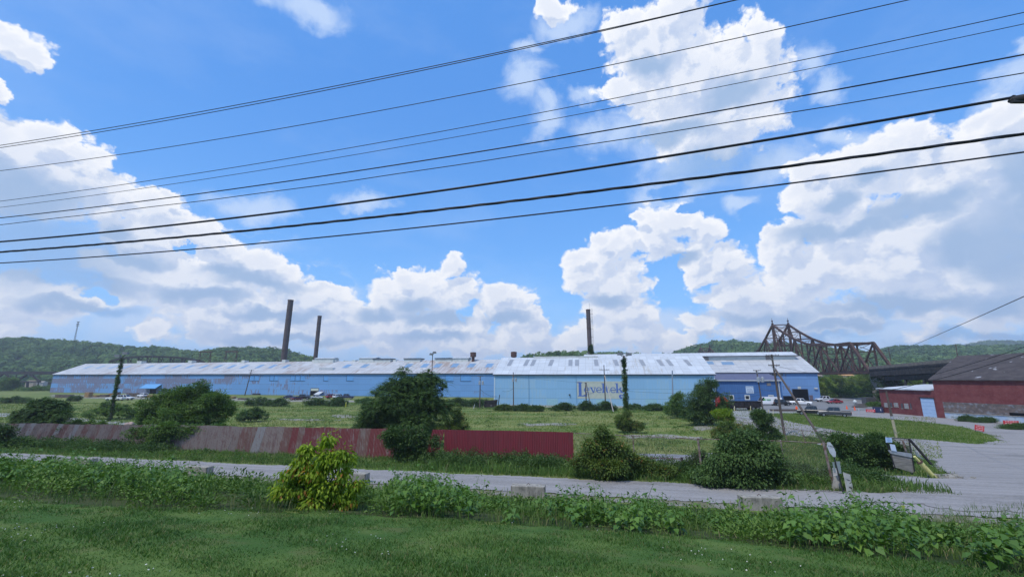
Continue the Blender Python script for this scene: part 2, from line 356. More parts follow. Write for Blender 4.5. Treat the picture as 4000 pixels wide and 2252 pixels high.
asphalt = mat('worn_asphalt', (.16, .165, .17), (.22, .22, .22), .25, .35, .65, .9, 0, .3, 15, spec=.2)
concrete_g = mat('slab_concrete', (.29, .295, .30), (.22, .225, .20), .4, .4, .65, .9, 0, .3, 14, spec=.2)

def grid_obj(name, xs, ys, m_):
    gx, gy = np.meshgrid(xs, ys, indexing='ij'); nx, ny = gx.shape; idx = np.arange(nx * ny).reshape(nx, ny)
    Q = np.stack([idx[:-1, :-1], idx[1:, :-1], idx[1:, 1:], idx[:-1, 1:]], -1).reshape(-1, 4)
    return bulk(name, np.stack([gx.ravel(), gy.ravel(), tz(gx, gy).ravel()], 1), Q, m_, smooth=True)
xs = np.unique(np.concatenate([np.linspace(-2600, -400, 12), np.linspace(-400, -80, 33), np.linspace(-80, 80, 161), np.linspace(80, 400, 41), np.linspace(400, 2600, 12)]))
ys = np.unique(np.concatenate([np.linspace(-300, -12, 10), np.linspace(-12, 70, 165), np.linspace(70, 200, 66), np.linspace(200, 2800, 30)]))
tag(grid_obj('ground', xs, ys, grass_g), kind='structure')
EDGE = HP([(-400, 1932), (0, 1953), (260, 1974), (533, 1994), (900, 1996), (1300, 2004), (1730, 2034), (2077, 2056), (2336, 2074), (2600, 2095), (2872, 2116), (3143, 2155), (3415, 2180), (3687, 2206), (4000, 2252), (4400, 2310)])
EX = [-60] + [p.x for p in EDGE] + [30]; EY = [EDGE[0].y + 9] + [p.y for p in EDGE] + [EDGE[-1].y - 5]
LAWN = [(-60, -8)] + list(zip(EX, EY)) + [(30, -8)]
OLD = [(-60, -8), (-60, 25), (-24, 14.9), (-16.5, 12.2), (-12, 10.9), (-8.5, 9.95), (-5, 9.75), (-1.5, 9.7), (0, 9.4), (2, 8.9), (4.5, 8.1), (6.3, 7.5), (7.9, 6.9), (11, 6.0), (30, 2), (30, -8)]
sheet('lawn', [LAWN], lawn_m, .012, .3)
def band(t0, t1, x0, x1, step=2.):
    X = np.arange(x0, x1 + .01, step); a = [(x, t0 + .12 * math.sin(x * .9) + .1 * math.sin(x * 2.3) - .26 * x) for x in X]; b = [(x, t1 + .15 * math.sin(x * .7 + 1) + .1 * math.sin(x * 1.9) - .26 * x) for x in X]
    return a + b[::-1]
sheet('bank', [list(zip(EX, EY)) + [(p[0], p[1]) for p in band(24.6, 24.7, -70, 36)[:54]][::-1]], soil, .006, .4)
sheet('road', [band(26.1, 30.5, -110, 24)], gravel, .045, .2, rag=.10)
sheet('road_verge', [band(25.0, 26.1, -110, 26)], mat('verge', (.24, .23, .21), (.15, .15, .09), 1.2, .35, .6, .95, 0, .6, 20, spec=.1), .02, .22)
ISLAND = HP([(2990, 1614), (3120, 1611), (3250, 1622), (3480, 1637), (3620, 1650), (3760, 1668), (3870, 1700), (3905, 1722), (3820, 1735), (3700, 1725), (3450, 1706), (3300, 1688), (3150, 1660), (3060, 1640)])
WEEDY = HP([(3080, 1700), (3200, 1712), (3330, 1735), (3560, 1775), (3640, 1800), (3700, 1850), (3660, 1872), (3450, 1855), (3070, 1822), (2960, 1800), (2960, 1690)])
VERGE = HP([(3070, 1848), (3300, 1882), (3420, 1905), (3520, 1925), (3440, 1930), (3250, 1921), (2900, 1912), (2700, 1880), (2800, 1840)])
tag(sheet('gravel_yard', [HP([(2860, 1600), (3060, 1600), (3200, 1560), (3440, 1562), (3445, 1605), (3670, 1632), (4120, 1655), (4500, 1750), (4500, 2000), (4050, 2000), (3800, 2010), (3640, 1975), (3400, 1970), (3290, 1925), (2900, 1905), (2600, 1860), (2560, 1800), (2860, 1760), (2960, 1700), (2880, 1650)])], gravel, .07, .4, holes=[ISLAND, WEEDY, VERGE], rag=.35), 'wide gravel yard and drive looping round the grass island')
sheet('parking_lot', [HP([(2800, 1566), (3200, 1547), (3440, 1552), (3440, 1566), (3420, 1600), (3300, 1606), (3120, 1609), (2790, 1602)])], asphalt, .10, .7, rag=.5)
sheet('concrete_drive', [HP([(2780, 1604), (3000, 1606), (3200, 1608), (3200, 1612), (3000, 1618), (2950, 1640), (2850, 1625), (2780, 1616)])], concrete_g, .13, .5, rag=.2)
sheet('dirt_path', [HP([(2420, 1700), (2560, 1696), (2740, 1706), (2740, 1716), (2560, 1712), (2440, 1712)]), HP([(2030, 1655), (2200, 1651), (2260, 1656), (2200, 1661), (2060, 1663)]), HP([(1290, 1622), (1320, 1618), (1370, 1620), (1400, 1626), (1380, 1631), (1300, 1630)]), HP([(1090, 1634), (1200, 1636), (1320, 1641), (1200, 1643), (1100, 1640)]), HP([(2720, 1664), (2820, 1658), (2840, 1666), (2760, 1680), (2700, 1682)])], gravel2, .05, .4, rag=.45)
sheet('path', [HP([(2430, 1770), (2560, 1772), (2760, 1778), (2780, 1806), (2600, 1802), (2440, 1798)])], mat('old_path', (.22, .225, .25), (.16, .165, .17), .6, .4, .65, .9, 0, .3, 14), .024, .3)
sheet('yard_path', [HP([(-200, 1600), (0, 1612), (110, 1618), (260, 1630), (390, 1640), (560, 1652), (560, 1662), (380, 1652), (200, 1642), (60, 1628), (-200, 1618)])], concrete_g, .05, .5, rag=.25)
sheet('loading_strip', [HP([(200, 1541), (700, 1547), (1450, 1565), (1450, 1570), (1000, 1566), (640, 1561), (200, 1551)])], gravel2, .05, 1.2, rag=.6)
tag(sheet('river', [[(-900, 330), (900, 330), (1400, 460), (-1400, 460)]], mat('river_water', (.06, .09, .09), rough=.12, spec=.5), .03, 40, jit=0), kind='structure')

# ------------------------------------------------------------------ vegetation
leaf_dark = leafmat('leaf_dark', (.036, .078, .02), (.065, .125, .034), (.115, .195, .055))
leaf_mid = leafmat('leaf_mid', (.055, .115, .024), (.092, .175, .035), (.155, .255, .052))
leaf_knot = leafmat('leaf_knotweed', (.045, .11, .018), (.085, .18, .028), (.16, .28, .055), clump=.9, rough=.42, spec=.4, yellow=(.20, .24, .03))
leaf_lime = leafmat('leaf_lime', (.11, .20, .014), (.21, .32, .022), (.33, .43, .04), clump=2.5, trans=.4, yellow=(.32, .14, .03))
leaf_olive = leafmat('leaf_olive', (.055, .10, .02), (.10, .16, .032), (.16, .22, .045), clump=.8, yellow=(.30, .16, .05))
leaf_far = leafmat('leaf_far', (.04, .09, .03), (.09, .165, .05), (.18, .27, .09), trans=.25, clump=.022, rough=.8, spec=.1)
leaf_grass = leafmat('leaf_grass', (.032, .085, .016), (.07, .155, .028), (.14, .23, .055), trans=.3, clump=.9, rough=.5, spec=.3, yellow=(.20, .19, .08))
leaf_weed = leafmat('leaf_weed', (.055, .12, .028), (.10, .17, .04), (.17, .23, .07), trans=.25, clump=.5, rough=.7, spec=.2, yellow=(.26, .22, .12))
leaf_yard = leafmat('leaf_yard', (.09, .155, .03), (.175, .225, .06), (.29, .30, .11), trans=.25, clump=.10, rough=.8, spec=.1, yellow=(.34, .30, .18), stretchy=True)
bark = mat('bark', (.10, .085, .065), (.06, .05, .04), 4, rough=.95, bump=.6)
def unit(n):
    v = RNG.normal(size=(n, 3)); return v / np.linalg.norm(v, axis=1, keepdims=True)
def leafquads(P, D, Nn, L, Wd, fold=.25):
    """leaf at base P growing along D with face normal Nn: four corners, folded on the midrib"""
    D = D / (np.linalg.norm(D, axis=1, keepdims=True) + 1e-9); S_ = np.cross(D, Nn); S_ /= (np.linalg.norm(S_, axis=1, keepdims=True) + 1e-9); U = np.cross(S_, D)
    L = L[:, None]; Wd = Wd[:, None]; m_ = P + D * L * .42
    V = np.stack([P, m_ + S_ * Wd / 2 + U * Wd * fold, P + D * L - U * L * .12, m_ - S_ * Wd / 2 + U * Wd * fold], 1)
    return V.reshape(-1, 3)
def quads(n): return np.arange(n * 4).reshape(n, 4)
def blobpoints(blobs, n, shell=.55):
    """points through a set of ellipsoids (cx,cy,cz,rx,ry,rz), denser to the outside"""
    vol = np.array([b[3] * b[4] + b[3] * b[5] for b in blobs]); k = RNG.choice(len(blobs), n, p=vol / vol.sum()); B = np.array(blobs)[k]
    d = unit(n); r = shell + (1 - shell) * RNG.random(n) ** .6; return B[:, :3] + d * B[:, 3:] * r[:, None], d
DENS = 2.0
def lobes(blobs, k=4):
    out = []
    for (x, y, z, rx, ry, rz) in blobs:
        out.append((x, y, z, rx * .8, ry * .8, rz * .8))
        for d, s in zip(unit(k), RNG.uniform(.28, .55, k)):
            out.append((x + d[0] * rx * .78, y + d[1] * ry * .78, z + abs(d[2]) * rz * .85 - .15 * rz, rx * s, ry * s, rz * s * 1.1))
    return out
def crown(name, blobs, n, L, m_, parent, ntuft=None, tuft=.35, droop=.25, aspect=.5, shell=.55):
    n = int(n * DENS); L = L * 1.25; ntuft = ntuft or max(12, n // 34); c, d = blobpoints(blobs, ntuft, shell); size = RNG.uniform(.6, 1.4, ntuft) * tuft; tone = RNG.random(ntuft)
    k = RNG.integers(0, ntuft, n); o = unit(n) * (RNG.random(n) ** .5 * size[k])[:, None]; o[:, 2] *= .7
    P = c[k] + o; D = o + d[k] * size[k][:, None] * .6 + unit(n) * .25 * tuft; D[:, 2] -= droop * tuft
    Nn = unit(n) * .7 + np.array([0, 0, 1.]); LL = L * RNG.uniform(.65, 1.25, n)
    rnd = np.repeat(np.clip(tone[k] ** 1.3 * .8 + RNG.random(n) * .3, 0, 1), 4)
    return bulk(name, leafquads(P, D, Nn, LL, LL * aspect), quads(n), m_, parent, rnd)
def fronds(name, blobs, nf, Lf, m_, parent, pairs=8, leaf=.16, shell=.6, droop=.5):
    """compound leaves: a drooping stalk carrying leaflets in pairs"""
    c, d = blobpoints(blobs, nf, shell); d[:, 2] = d[:, 2] * .5 + .25; d /= np.linalg.norm(d, axis=1, keepdims=True)
    side = np.cross(d, np.array([0, 0, 1.])); side /= np.linalg.norm(side, axis=1, keepdims=True) + 1e-9
    Ps, Ds, Ns, Ls, Rs = [], [], [], [], []; L = Lf * RNG.uniform(.7, 1.25, nf); tone = RNG.random(nf)
    for i in range(pairs):
        s = (i + 1) / pairs; p = c + d * (L * s)[:, None]; p[:, 2] -= droop * L * s * s
        for sg in (-1, 1):
            Ps.append(p); Ds.append(side * sg + d * .45 + np.array([0, 0, -.35]) + unit(nf) * .12); Ns.append(np.tile([0, 0, 1.], (nf, 1)) + d * .4)
            Ls.append(leaf * RNG.uniform(.8, 1.2, nf) * (1.15 - .5 * abs(s - .4))); Rs.append(tone)
    P, D, Nn, LL, T = map(np.concatenate, (Ps, Ds, Ns, Ls, Rs))
    return bulk(name, leafquads(P, D, Nn, LL, LL * .36, .1), quads(len(P)), m_, parent, np.repeat(T, 4))
def limbs(base, blobs, r, parent, n=None, name='trunk'):
    mb = MB(); base = Vector(base); bl = sorted(blobs, key=lambda b: -b[3] * b[5])
    top = Vector(bl[0][:3]); fork = base.lerp(top, .45) + Vector((random.uniform(-.1, .1), 0, 0))
    mb.tube([base, base.lerp(fork, .5) + Vector((r * .5, 0, 0)), fork], [r, r * .8, r * .65], 8)
    for b in bl[:n or 9]:
        e = Vector(b[:3]); mid = fork.lerp(e, .5) + Vector((random.uniform(-.2, .2), random.uniform(-.2, .2), .2)) * r * 4
        mb.tube([fork, mid, e], [r * .5, r * .3, r * .12], 6)
        for _ in range(4):
            q = e + Vector((random.uniform(-1, 1) * b[3], random.uniform(-1, 1) * b[4], random.uniform(-.3, 1) * b[5])) * .75
            mb.tube([mid.lerp(e, random.random()), q], [r * .14, r * .05], 5, caps=False)
    return mb.build(name, bark, parent, smooth=True)
def plant(name, cat, label, base, blobs, n, L, m_, tr=.12, group=None, frond=None, extra=None, **kw):
    """blobs in metres relative to the base: (x, y, z, rx, ry, rz)"""
    root = empty(name, base, 0, label, cat, group)
    limbs((0, 0, -.1), blobs, tr, root); blobs = lobes(blobs)
    if frond: fronds('crown', blobs, *frond, root); 
    if n:
        crown('crown' if not frond else 'foliage', blobs, n, L, m_, root, **kw)
    return root
def pxblobs(base, lst, depth=.8):
    """ellipses read off the photograph, given real size at the plant's own distance"""
    s = base.y / 1707.; out = []
    for (x, y, rx, ry) in lst:
        p = atY(x, y, base.y); out.append((p.x - base.x, RNG.uniform(-.25, .25) * rx * s, p.z - base.z, rx * s, rx * s * depth, ry * s))
    return out
# ------------------------------------------------------------------ plants behind and beside the fence
def px_plant(name, cat, label, bpx, lst, n, L, m_, tr=.12, group=None, depth=.8, frond=None, back=0., **kw):
    b = hit(*bpx)
    if back: b = g3(b.x * (1 + back / b.y), b.y + back)
    bl = pxblobs(b, lst, depth)
    return plant(name, cat, label, b, bl, n, L, m_, tr, group, frond, **kw)
frd = lambda n, L, m_, **k: (n, L, m_)
px_plant('sumac_tree', 'tree', 'dark sumac with drooping compound leaves behind the far left end of the rusty fence', (165, 1712), [(165, 1610, 70, 45), (110, 1640, 50, 40), (215, 1640, 45, 45), (160, 1670, 80, 35), (90, 1680, 40, 25), (150, 1580, 35, 25)], 9000, .2, leaf_dark, .12, frond=(2200, .75, leaf_dark), back=-5)
px_plant('bush', 'bush', 'rounded green bush at the foot of the ivy covered lamp post', (437, 1635), [(440, 1600, 60, 22), (390, 1612, 50, 20), (490, 1610, 45, 20), (430, 1580, 30, 14), (345, 1620, 25, 10), (520, 1620, 25, 10)], 5500, .2, leaf_mid, .1)
px_plant('maple_tree', 'tree', 'large bushy maple leaning over the rusty fence left of centre', (745, 1708), [(720, 1560, 90, 50), (760, 1520, 50, 28), (830, 1570, 60, 45), (640, 1590, 80, 45), (600, 1640, 70, 38), (700, 1630, 110, 50), (830, 1630, 70, 40), (560, 1680, 50, 25), (720, 1680, 130, 30), (680, 1545, 50, 30), (880, 1600, 30, 40), (780, 1590, 90, 60)], 52000, .16, leaf_mid, .16, depth=.7, tuft=.5, back=-5.5)
px_plant('bush', 'bush', 'low dark bush standing alone in the field right of the large maple', (980, 1645), [(985, 1615, 50, 22), (950, 1625, 35, 16), (1025, 1625, 30, 15), (1000, 1602, 28, 12)], 4000, .18, leaf_dark, .08)
px_plant('sapling', 'sapling', 'thin tree of heaven sapling sticking up behind the fence, taller of the pair', (1222, 1705), [(1222, 1650, 30, 24), (1235, 1675, 40, 22), (1205, 1630, 16, 10), (1240, 1625, 14, 10)], 0, .15, leaf_mid, .05, frond=(90, .6, leaf_mid), group='saplings behind the fence')
px_plant('sapling', 'sapling', 'short tree of heaven sapling just right of the taller sapling behind the fence', (1288, 1700), [(1288, 1640, 20, 14), (1280, 1668, 14, 16)], 0, .15, leaf_mid, .04, frond=(50, .5, leaf_mid), group='saplings behind the fence')
px_plant('tree_of_heaven', 'tree', 'tall broad tree of heaven with drooping fronds rising over the middle of the fence', (1585, 1730),
 [(1590, 1575, 110, 80), (1600, 1670, 110, 40), (1575, 1450, 26, 20), (1570, 1500, 70, 34), (1650, 1485, 70, 30), (1710, 1500, 40, 28), (1510, 1530, 60, 30), (1560, 1570, 90, 50), (1470, 1600, 70, 40), (1430, 1640, 40, 32), (1660, 1560, 70, 45), (1600, 1640, 120, 50), (1500, 1670, 90, 30), (1700, 1600, 50, 50), (1640, 1690, 70, 30), (1400, 1670, 20, 14)], 26000, .17, leaf_dark, .2, depth=.75, frond=(5200, .9, leaf_dark), back=-4.5)
px_plant('shrub', 'shrub', 'yellowish green shrub at the right foot of the tall tree of heaven', (1765, 1712), [(1760, 1620, 50, 40), (1800, 1650, 35, 30), (1730, 1590, 35, 30), (1760, 1670, 70, 22)], 6500, .16, leaf_olive, .1)
px_plant('vine_mass', 'climbing vine', 'dark climbing vine hanging over the fence below the tree of heaven', (1590, 1815), [(1585, 1695, 90, 26), (1580, 1740, 70, 40), (1620, 1720, 60, 40), (1545, 1720, 50, 30), (1600, 1780, 60, 30), (1700, 1720, 24, 30), (1640, 1770, 24, 40)], 9500, .13, leaf_dark, .05, depth=.3, back=1.4)
px_plant('vine_mass', 'climbing vine', 'green creeper hanging down the rusty fence under the large maple', (610, 1765), [(700, 1690, 80, 26), (780, 1682, 70, 22), (640, 1675, 60, 24), (840, 1675, 40, 16), (540, 1690, 40, 26), (610, 1720, 34, 36), (640, 1690, 50, 22), (580, 1750, 30, 14)], 7500, .14, leaf_mid, .04, depth=.3, back=1.6)
px_plant('vine_mass', 'climbing vine', 'green creeper beside the concrete post on the left of the fence', (260, 1745), [(255, 1690, 30, 30), (240, 1720, 26, 26), (300, 1660, 26, 16)], 2600, .14, leaf_dark, .04, depth=.3, back=1.6)
px_plant('vine_mass', 'climbing vine', 'bright green creeper right of the concrete post on the fence', (345, 1740), [(345, 1695, 24, 30), (395, 1668, 20, 22), (350, 1655, 22, 10)], 2600, .14, leaf_mid, .04, depth=.3, back=1.6)
px_plant('bramble', 'bramble', 'dark bramble smothering the far left end of the fence', (-30, 1755), [(0, 1690, 50, 30), (-70, 1690, 60, 40), (40, 1735, 70, 20), (130, 1745, 70, 14)], 6500, .16, leaf_dark, .05, depth=.5, back=.4)
px_plant('box_elder', 'tree', 'small yellow green box elder growing on the bank beside the gravel road', (1230, 1985),
 [(1280, 1730, 16, 36), (1292, 1790, 34, 30), (1205, 1765, 20, 30), (1185, 1815, 36, 30), (1345, 1790, 26, 34), (1350, 1850, 34, 30), (1250, 1840, 50, 34), (1130, 1850, 34, 22), (1390, 1905, 24, 22), (1180, 1900, 60, 30), (1290, 1910, 60, 34), (1110, 1920, 36, 22), (1240, 1960, 80, 26), (1350, 1955, 40, 22)], 4600, .078, leaf_lime, .05, depth=.8, tuft=.16, droop=1.1, aspect=.42, shell=.3)
px_plant('wild_tree', 'tree', 'untidy olive green tree covered in vines at the right end of the red fence', (2365, 1868), [(2380, 1740, 60, 46), (2350, 1690, 30, 26), (2410, 1780, 60, 46), (2300, 1790, 50, 40), (2380, 1830, 80, 40), (2260, 1810, 36, 26), (2440, 1840, 30, 26), (2320, 1740, 40, 20)], 9000, .13, leaf_olive, .1, tuft=.42, shell=.35)
px_plant('shrub', 'shrub', 'sprawling yellowing shrub under the chain link fence beside the red fence', (2560, 1868), [(2520, 1815, 60, 20), (2590, 1840, 50, 20), (2480, 1800, 40, 18), (2610, 1860, 40, 14)], 5500, .10, leaf_olive, .05, depth=.6)
px_plant('tree', 'tree', 'dark dense tree in front of the pale hall beside the black dump trailer', (2790, 1662), [(2760, 1520, 46, 34), (2775, 1500, 24, 20), (2730, 1560, 60, 46), (2790, 1570, 60, 50), (2760, 1620, 90, 36), (2820, 1610, 36, 36), (2700, 1600, 40, 40), (2720, 1535, 30, 24)], 15000, .2, leaf_dark, .18, tuft=.6)
px_plant('small_tree', 'tree', 'lighter green small tree on the left side of the dark dense tree', (2645, 1632), [(2640, 1575, 36, 32), (2620, 1600, 30, 26), (2665, 1610, 36, 22), (2650, 1550, 20, 16)], 4500, .22, leaf_mid, .1, tuft=.6)
px_plant('bush', 'bush', 'bright yellow green bush at the right foot of the dark dense tree', (2830, 1660), [(2825, 1620, 36, 22), (2800, 1612, 20, 12), (2850, 1640, 22, 16)], 2500, .16, leaf_lime, .06, back=-6)
px_plant('vine_bush', 'bush', 'big round vine covered bush standing between chain link posts', (2900, 1902), [(2900, 1790, 100, 56), (2870, 1740, 56, 30), (2960, 1750, 46, 34), (2815, 1800, 44, 44), (3000, 1815, 50, 50), (2900, 1860, 140, 30), (3045, 1850, 36, 30), (2775, 1862, 36, 26), (2900, 1705, 34, 20)], 19000, .13, leaf_dark, .14, depth=.7, tuft=.55, droop=.6)
px_plant('small_tree', 'tree', 'small upright tree behind the round vine covered bush', (2985, 1765), [(2980, 1640, 36, 34), (2960, 1620, 24, 20), (2990, 1690, 46, 36), (2960, 1720, 40, 30)], 7500, .14, leaf_dark, .09)
px_plant('shrub', 'shrub', 'dusty olive shrub showing over the top left of the round vine covered bush', (2880, 1740), [(2850, 1668, 44, 26), (2905, 1680, 50, 28), (2815, 1695, 40, 22), (2880, 1710, 70, 26), (2940, 1700, 40, 20)], 5500, .14, leaf_olive, .07)
px_plant('shrub', 'shrub', 'grey green shrub between the chain link post and the round bush', (2735, 1858), [(2730, 1800, 36, 30), (2700, 1830, 40, 24), (2750, 1840, 40, 20)], 4200, .10, leaf_dark, .06)
px_plant('thicket', 'thicket', 'dark leafy thicket behind the gate between the two sign posts', (3400, 1838), [(3380, 1730, 60, 34), (3440, 1750, 50, 36), (3320, 1760, 50, 36), (3300, 1720, 30, 22), (3400, 1790, 100, 36), (3480, 1800, 50, 30), (3270, 1715, 26, 14), (3510, 1760, 36, 26)], 24000, .13, leaf_dark, .1, depth=.7, tuft=.4)
px_plant('sapling', 'sapling', 'tree of heaven sapling beside the stop sign, left of the thicket', (3235, 1760), [(3200, 1685, 26, 16), (3230, 1700, 26, 16)], 0, .15, leaf_mid, .04, frond=(60, .6, leaf_dark))
px_plant('ivy_mound', 'bush', 'weedy bush round the foot of the ivy covered lamp post in the field', (2449, 1690), [(2450, 1660, 50, 22), (2425, 1640, 30, 20), (2490, 1665, 30, 18), (2450, 1625, 16, 24)], 5500, .15, leaf_olive, .06)
i = 0
for (x, y, w, h, lab) in [(-60, 1570, 90, 18, 'far left edge of the field by the bridge'), (60, 1570, 90, 16, 'left edge of the field, left of the timber stacks'), (290, 1562, 36, 14, 'in front of the leftmost timber stack'), (1010, 1580, 70, 22, 'in front of the dark cars'), (1090, 1582, 60, 20, 'between the dark cars and the loading door'), (1235, 1580, 60, 20, 'below the big loading door'), (1320, 1582, 50, 22, 'beside the yellow marker post'), (1430, 1570, 50, 12, 'left of the tree of heaven below the blue wall'), (1790, 1582, 60, 22, 'right of the tree of heaven'), (1850, 1585, 40, 22, 'at the foot of the transformer pole'), (1860, 1575, 60, 14, 'against the blue wall by the hall corner'),
    (1970, 1600, 40, 16, 'right of the black tank'), (2040, 1600, 50, 16, 'below the left part of the pale hall'), (2090, 1602, 40, 14, 'reddish one below the pale hall'), (2200, 1600, 60, 20, 'left of the painted sign'), (2290, 1600, 40, 26, 'at the foot of the twin brace poles'), (2360, 1600, 46, 26, 'under the painted sign'), (2480, 1596, 50, 14, 'right of the ivy lamp post'), (2560, 1600, 70, 16, 'below the right part of the pale hall'), (3040, 1668, 1, 1, ''), (3420, 1584, 50, 10, 'beside the blue dumpster'), (3780, 1642, 40, 14, 'at the foot of the red brick warehouse'), (3840, 1646, 50, 12, 'along the brick warehouse wall'), (3975, 1672, 70, 12, 'at the right edge below the brick warehouse'), (3585, 1612, 26, 20, 'left of the pale blue garage door')]:
    if w < 5: continue
    b = hit(x, y + 4); ml = [(x, y - h * .5, w * .6, h * .6), (x - w * .5, y - h * .3, w * .4, h * .45), (x + w * .5, y - h * .35, w * .4, h * .5), (x + w * .1, y - h * .9, w * .3, h * .35)]
    bl = pxblobs(b, ml, .5); plant('hedge_bush', 'bush', 'dark wild bush ' + lab, b, bl, int(26 * w + 900), .26 if y < 1610 else .16, (leaf_dark, leaf_mid, leaf_olive)[(i * 7) % 3 if i % 4 == 3 else 0], .06, 'wild bushes along the walls', tuft=.6); i += 1

# ------------------------------------------------------------------ bank growth, lawn blades, weeds (uncountable)
TOPX = np.array([-2200, -300, 0, 300, 600, 760, 860, 1000, 1080, 1400, 1500, 1560, 1700, 1780, 1900, 2050, 2200, 2350, 2460, 2520, 2620, 2700, 2860, 2960, 3060, 3200, 3360, 3440, 3520, 3620, 3720, 3850, 4000, 4600])
TOPY = np.array([1790, 1790, 1798, 1812, 1822, 1850, 1915, 1940, 1950, 1975, 1915, 1858, 1852, 1890, 1945, 1955, 1945, 1955, 1975, 1930, 1965, 2005, 2020, 2035, 1965, 1985, 1935, 1985, 1975, 2035, 2075, 2060, 2020, 1930])
def sample_region(n, x0, x1, t0, t1):
    X = RNG.uniform(x0, x1, n); T = RNG.uniform(t0, t1, n); return X, T - .26 * X
def knotweed():
    n = 11000; X, Y = sample_region(n, -36, 17, 8.0, 20.5); keep = Y > 6; X, Y = X[keep], Y[keep]; Z = tz(X, Y)
    edge = np.interp(X, EX, EY)
    pxl = 2000 + X / Y * 1790; topy = np.interp(pxl, TOPX, TOPY) + np.where(RNG.random(len(X)) < .04, RNG.uniform(-75, -15, len(X)), RNG.uniform(-8, 60, len(X)) + 22 * np.sin(X * 1.9 + 2 * np.sin(Y * .8)))
    v = (topy - CY) / F; slope = (math.sin(PITCH) - v * math.cos(PITCH)) / (math.cos(PITCH) + v * math.sin(PITCH))
    Hh = np.minimum(EYE + slope * Y - Z, RNG.uniform(1.2, 2.0, len(X))); lim = (Y - edge); Hh = np.minimum(Hh, .3 + lim * 1.3)
    gap = (np.abs(pxl - 1040) < 110) | ((pxl > 1380) & (pxl < 1470)); thin = RNG.random(len(X)) < np.interp(pxl, [0, 700, 1500, 2200, 2700, 3900], [.0, .2, .15, .35, .5, .55]) * (.5 + .5 * np.sin(X * 2.3 + 1.5 * np.sin(Y * 1.4))) * 1.5; keep = (Hh > .3) & (lim > .12) & ~thin & ~(gap & (Y - edge > 3.) ) & ~((pxl > 700) & (pxl < 1060) & (RNG.random(len(X)) < .5) & (lim > 4))
    X, Y, Z, Hh = X[keep], Y[keep], Z[keep], Hh[keep]; n = len(X); print('knotweed', n)
    Ps, Ds, Ls, Rs = [], [], [], []; stems = MB()
    lean = unit(n) * .35; lean[:, 2] = 0; tone = RNG.random(n); per = 13
    base = np.stack([X, Y, Z], 1)
    for k in range(per):
        s = .25 + .75 * (k + RNG.random(n)) / per; p = base + lean * (s * s * Hh)[:, None]; p[:, 2] += s * Hh
        a = RNG.random(n) * 6.28; o = np.stack([np.cos(a), np.sin(a), -.25 - .2 * RNG.random(n)], 1); Ps.append(p + o * .05); Ds.append(o); Ls.append(.15 * RNG.uniform(.6, 1.25, n) * (1.1 - .35 * s)); Rs.append(np.clip(tone * .5 + .5 * RNG.random(n), 0, 1))
    P, D, LL, T = map(np.concatenate, (Ps, Ds, Ls, Rs)); Nn = unit(len(P)) * .45 + np.array([0, 0, 1.])
    V1 = leafquads(P, D, Nn, LL, LL * .72, .18)
    top = base + lean * Hh[:, None]; top[:, 2] += Hh; w = np.array([.007, 0, 0])
    mid = base + lean * (.3 * Hh)[:, None]; mid[:, 2] += .55 * Hh
    V2 = np.stack([base - w, base + w, mid + w, mid - w], 1).reshape(-1, 3); V3 = np.stack([mid - w, mid + w, top + w * .5, top - w * .5], 1).reshape(-1, 3)
    V = np.concatenate([V1, V2, V3]); r = np.concatenate([np.repeat(T, 4), np.full(len(V2) + len(V3), .75)])
    o = bulk('knotweed_thicket', V, quads(len(V) // 4), leaf_knot, None, r)
    tag(o, 'leafy knotweed thicket covering the bank between the lawn and the gravel road', 'ground cover', kind='stuff')
knotweed()
def blades(name, X, Y, h, w, m_, label, cat, lean=.5, rep=1, zoff=0.):
    X = np.repeat(X, rep) + RNG.normal(0, .02, len(X) * rep) * (rep > 1); Y = np.repeat(Y, rep) + RNG.normal(0, .02, len(Y) * rep) * (rep > 1); h = np.repeat(h, rep) * RNG.uniform(.6, 1.2, len(X))
    n = len(X); P = np.stack([X, Y, tz(X, Y) + zoff], 1); a = RNG.random(n) * 6.28; s = np.stack([np.cos(a), np.sin(a), 0 * a], 1) * (w / 2 if np.isscalar(w) else np.repeat(w, rep)[:, None] / 2)
    l = unit(n) * lean; l[:, 2] = 0; m1 = P + l * (h * .35)[:, None]; m1[:, 2] += h * .6; tp = P + l * h[:, None]; tp[:, 2] += h * .95
    V = np.stack([P - s, P + s, m1 + s * .8, tp, m1 - s * .8], 1).reshape(-1, 3); Q5 = np.arange(n) * 5
    Q = np.concatenate([np.stack([Q5, Q5 + 1, Q5 + 2, Q5 + 4], 1)]); T = np.stack([Q5 + 4, Q5 + 2, Q5 + 3, Q5 + 3], 1)
    # the tip is a very narrow quad
    tips = V.reshape(-1, 5, 3); V4 = np.concatenate([np.stack([tips[:, 0], tips[:, 1], tips[:, 2], tips[:, 4]], 1), np.stack([tips[:, 4], tips[:, 2], tips[:, 3] + s * .08, tips[:, 3] - s * .08], 1)]).reshape(-1, 3)
    r = np.repeat(np.tile(RNG.random(n), 2), 4)
    return tag(bulk(name, V4, quads(len(V4) // 4), m_, None, r), label, cat, kind='stuff')
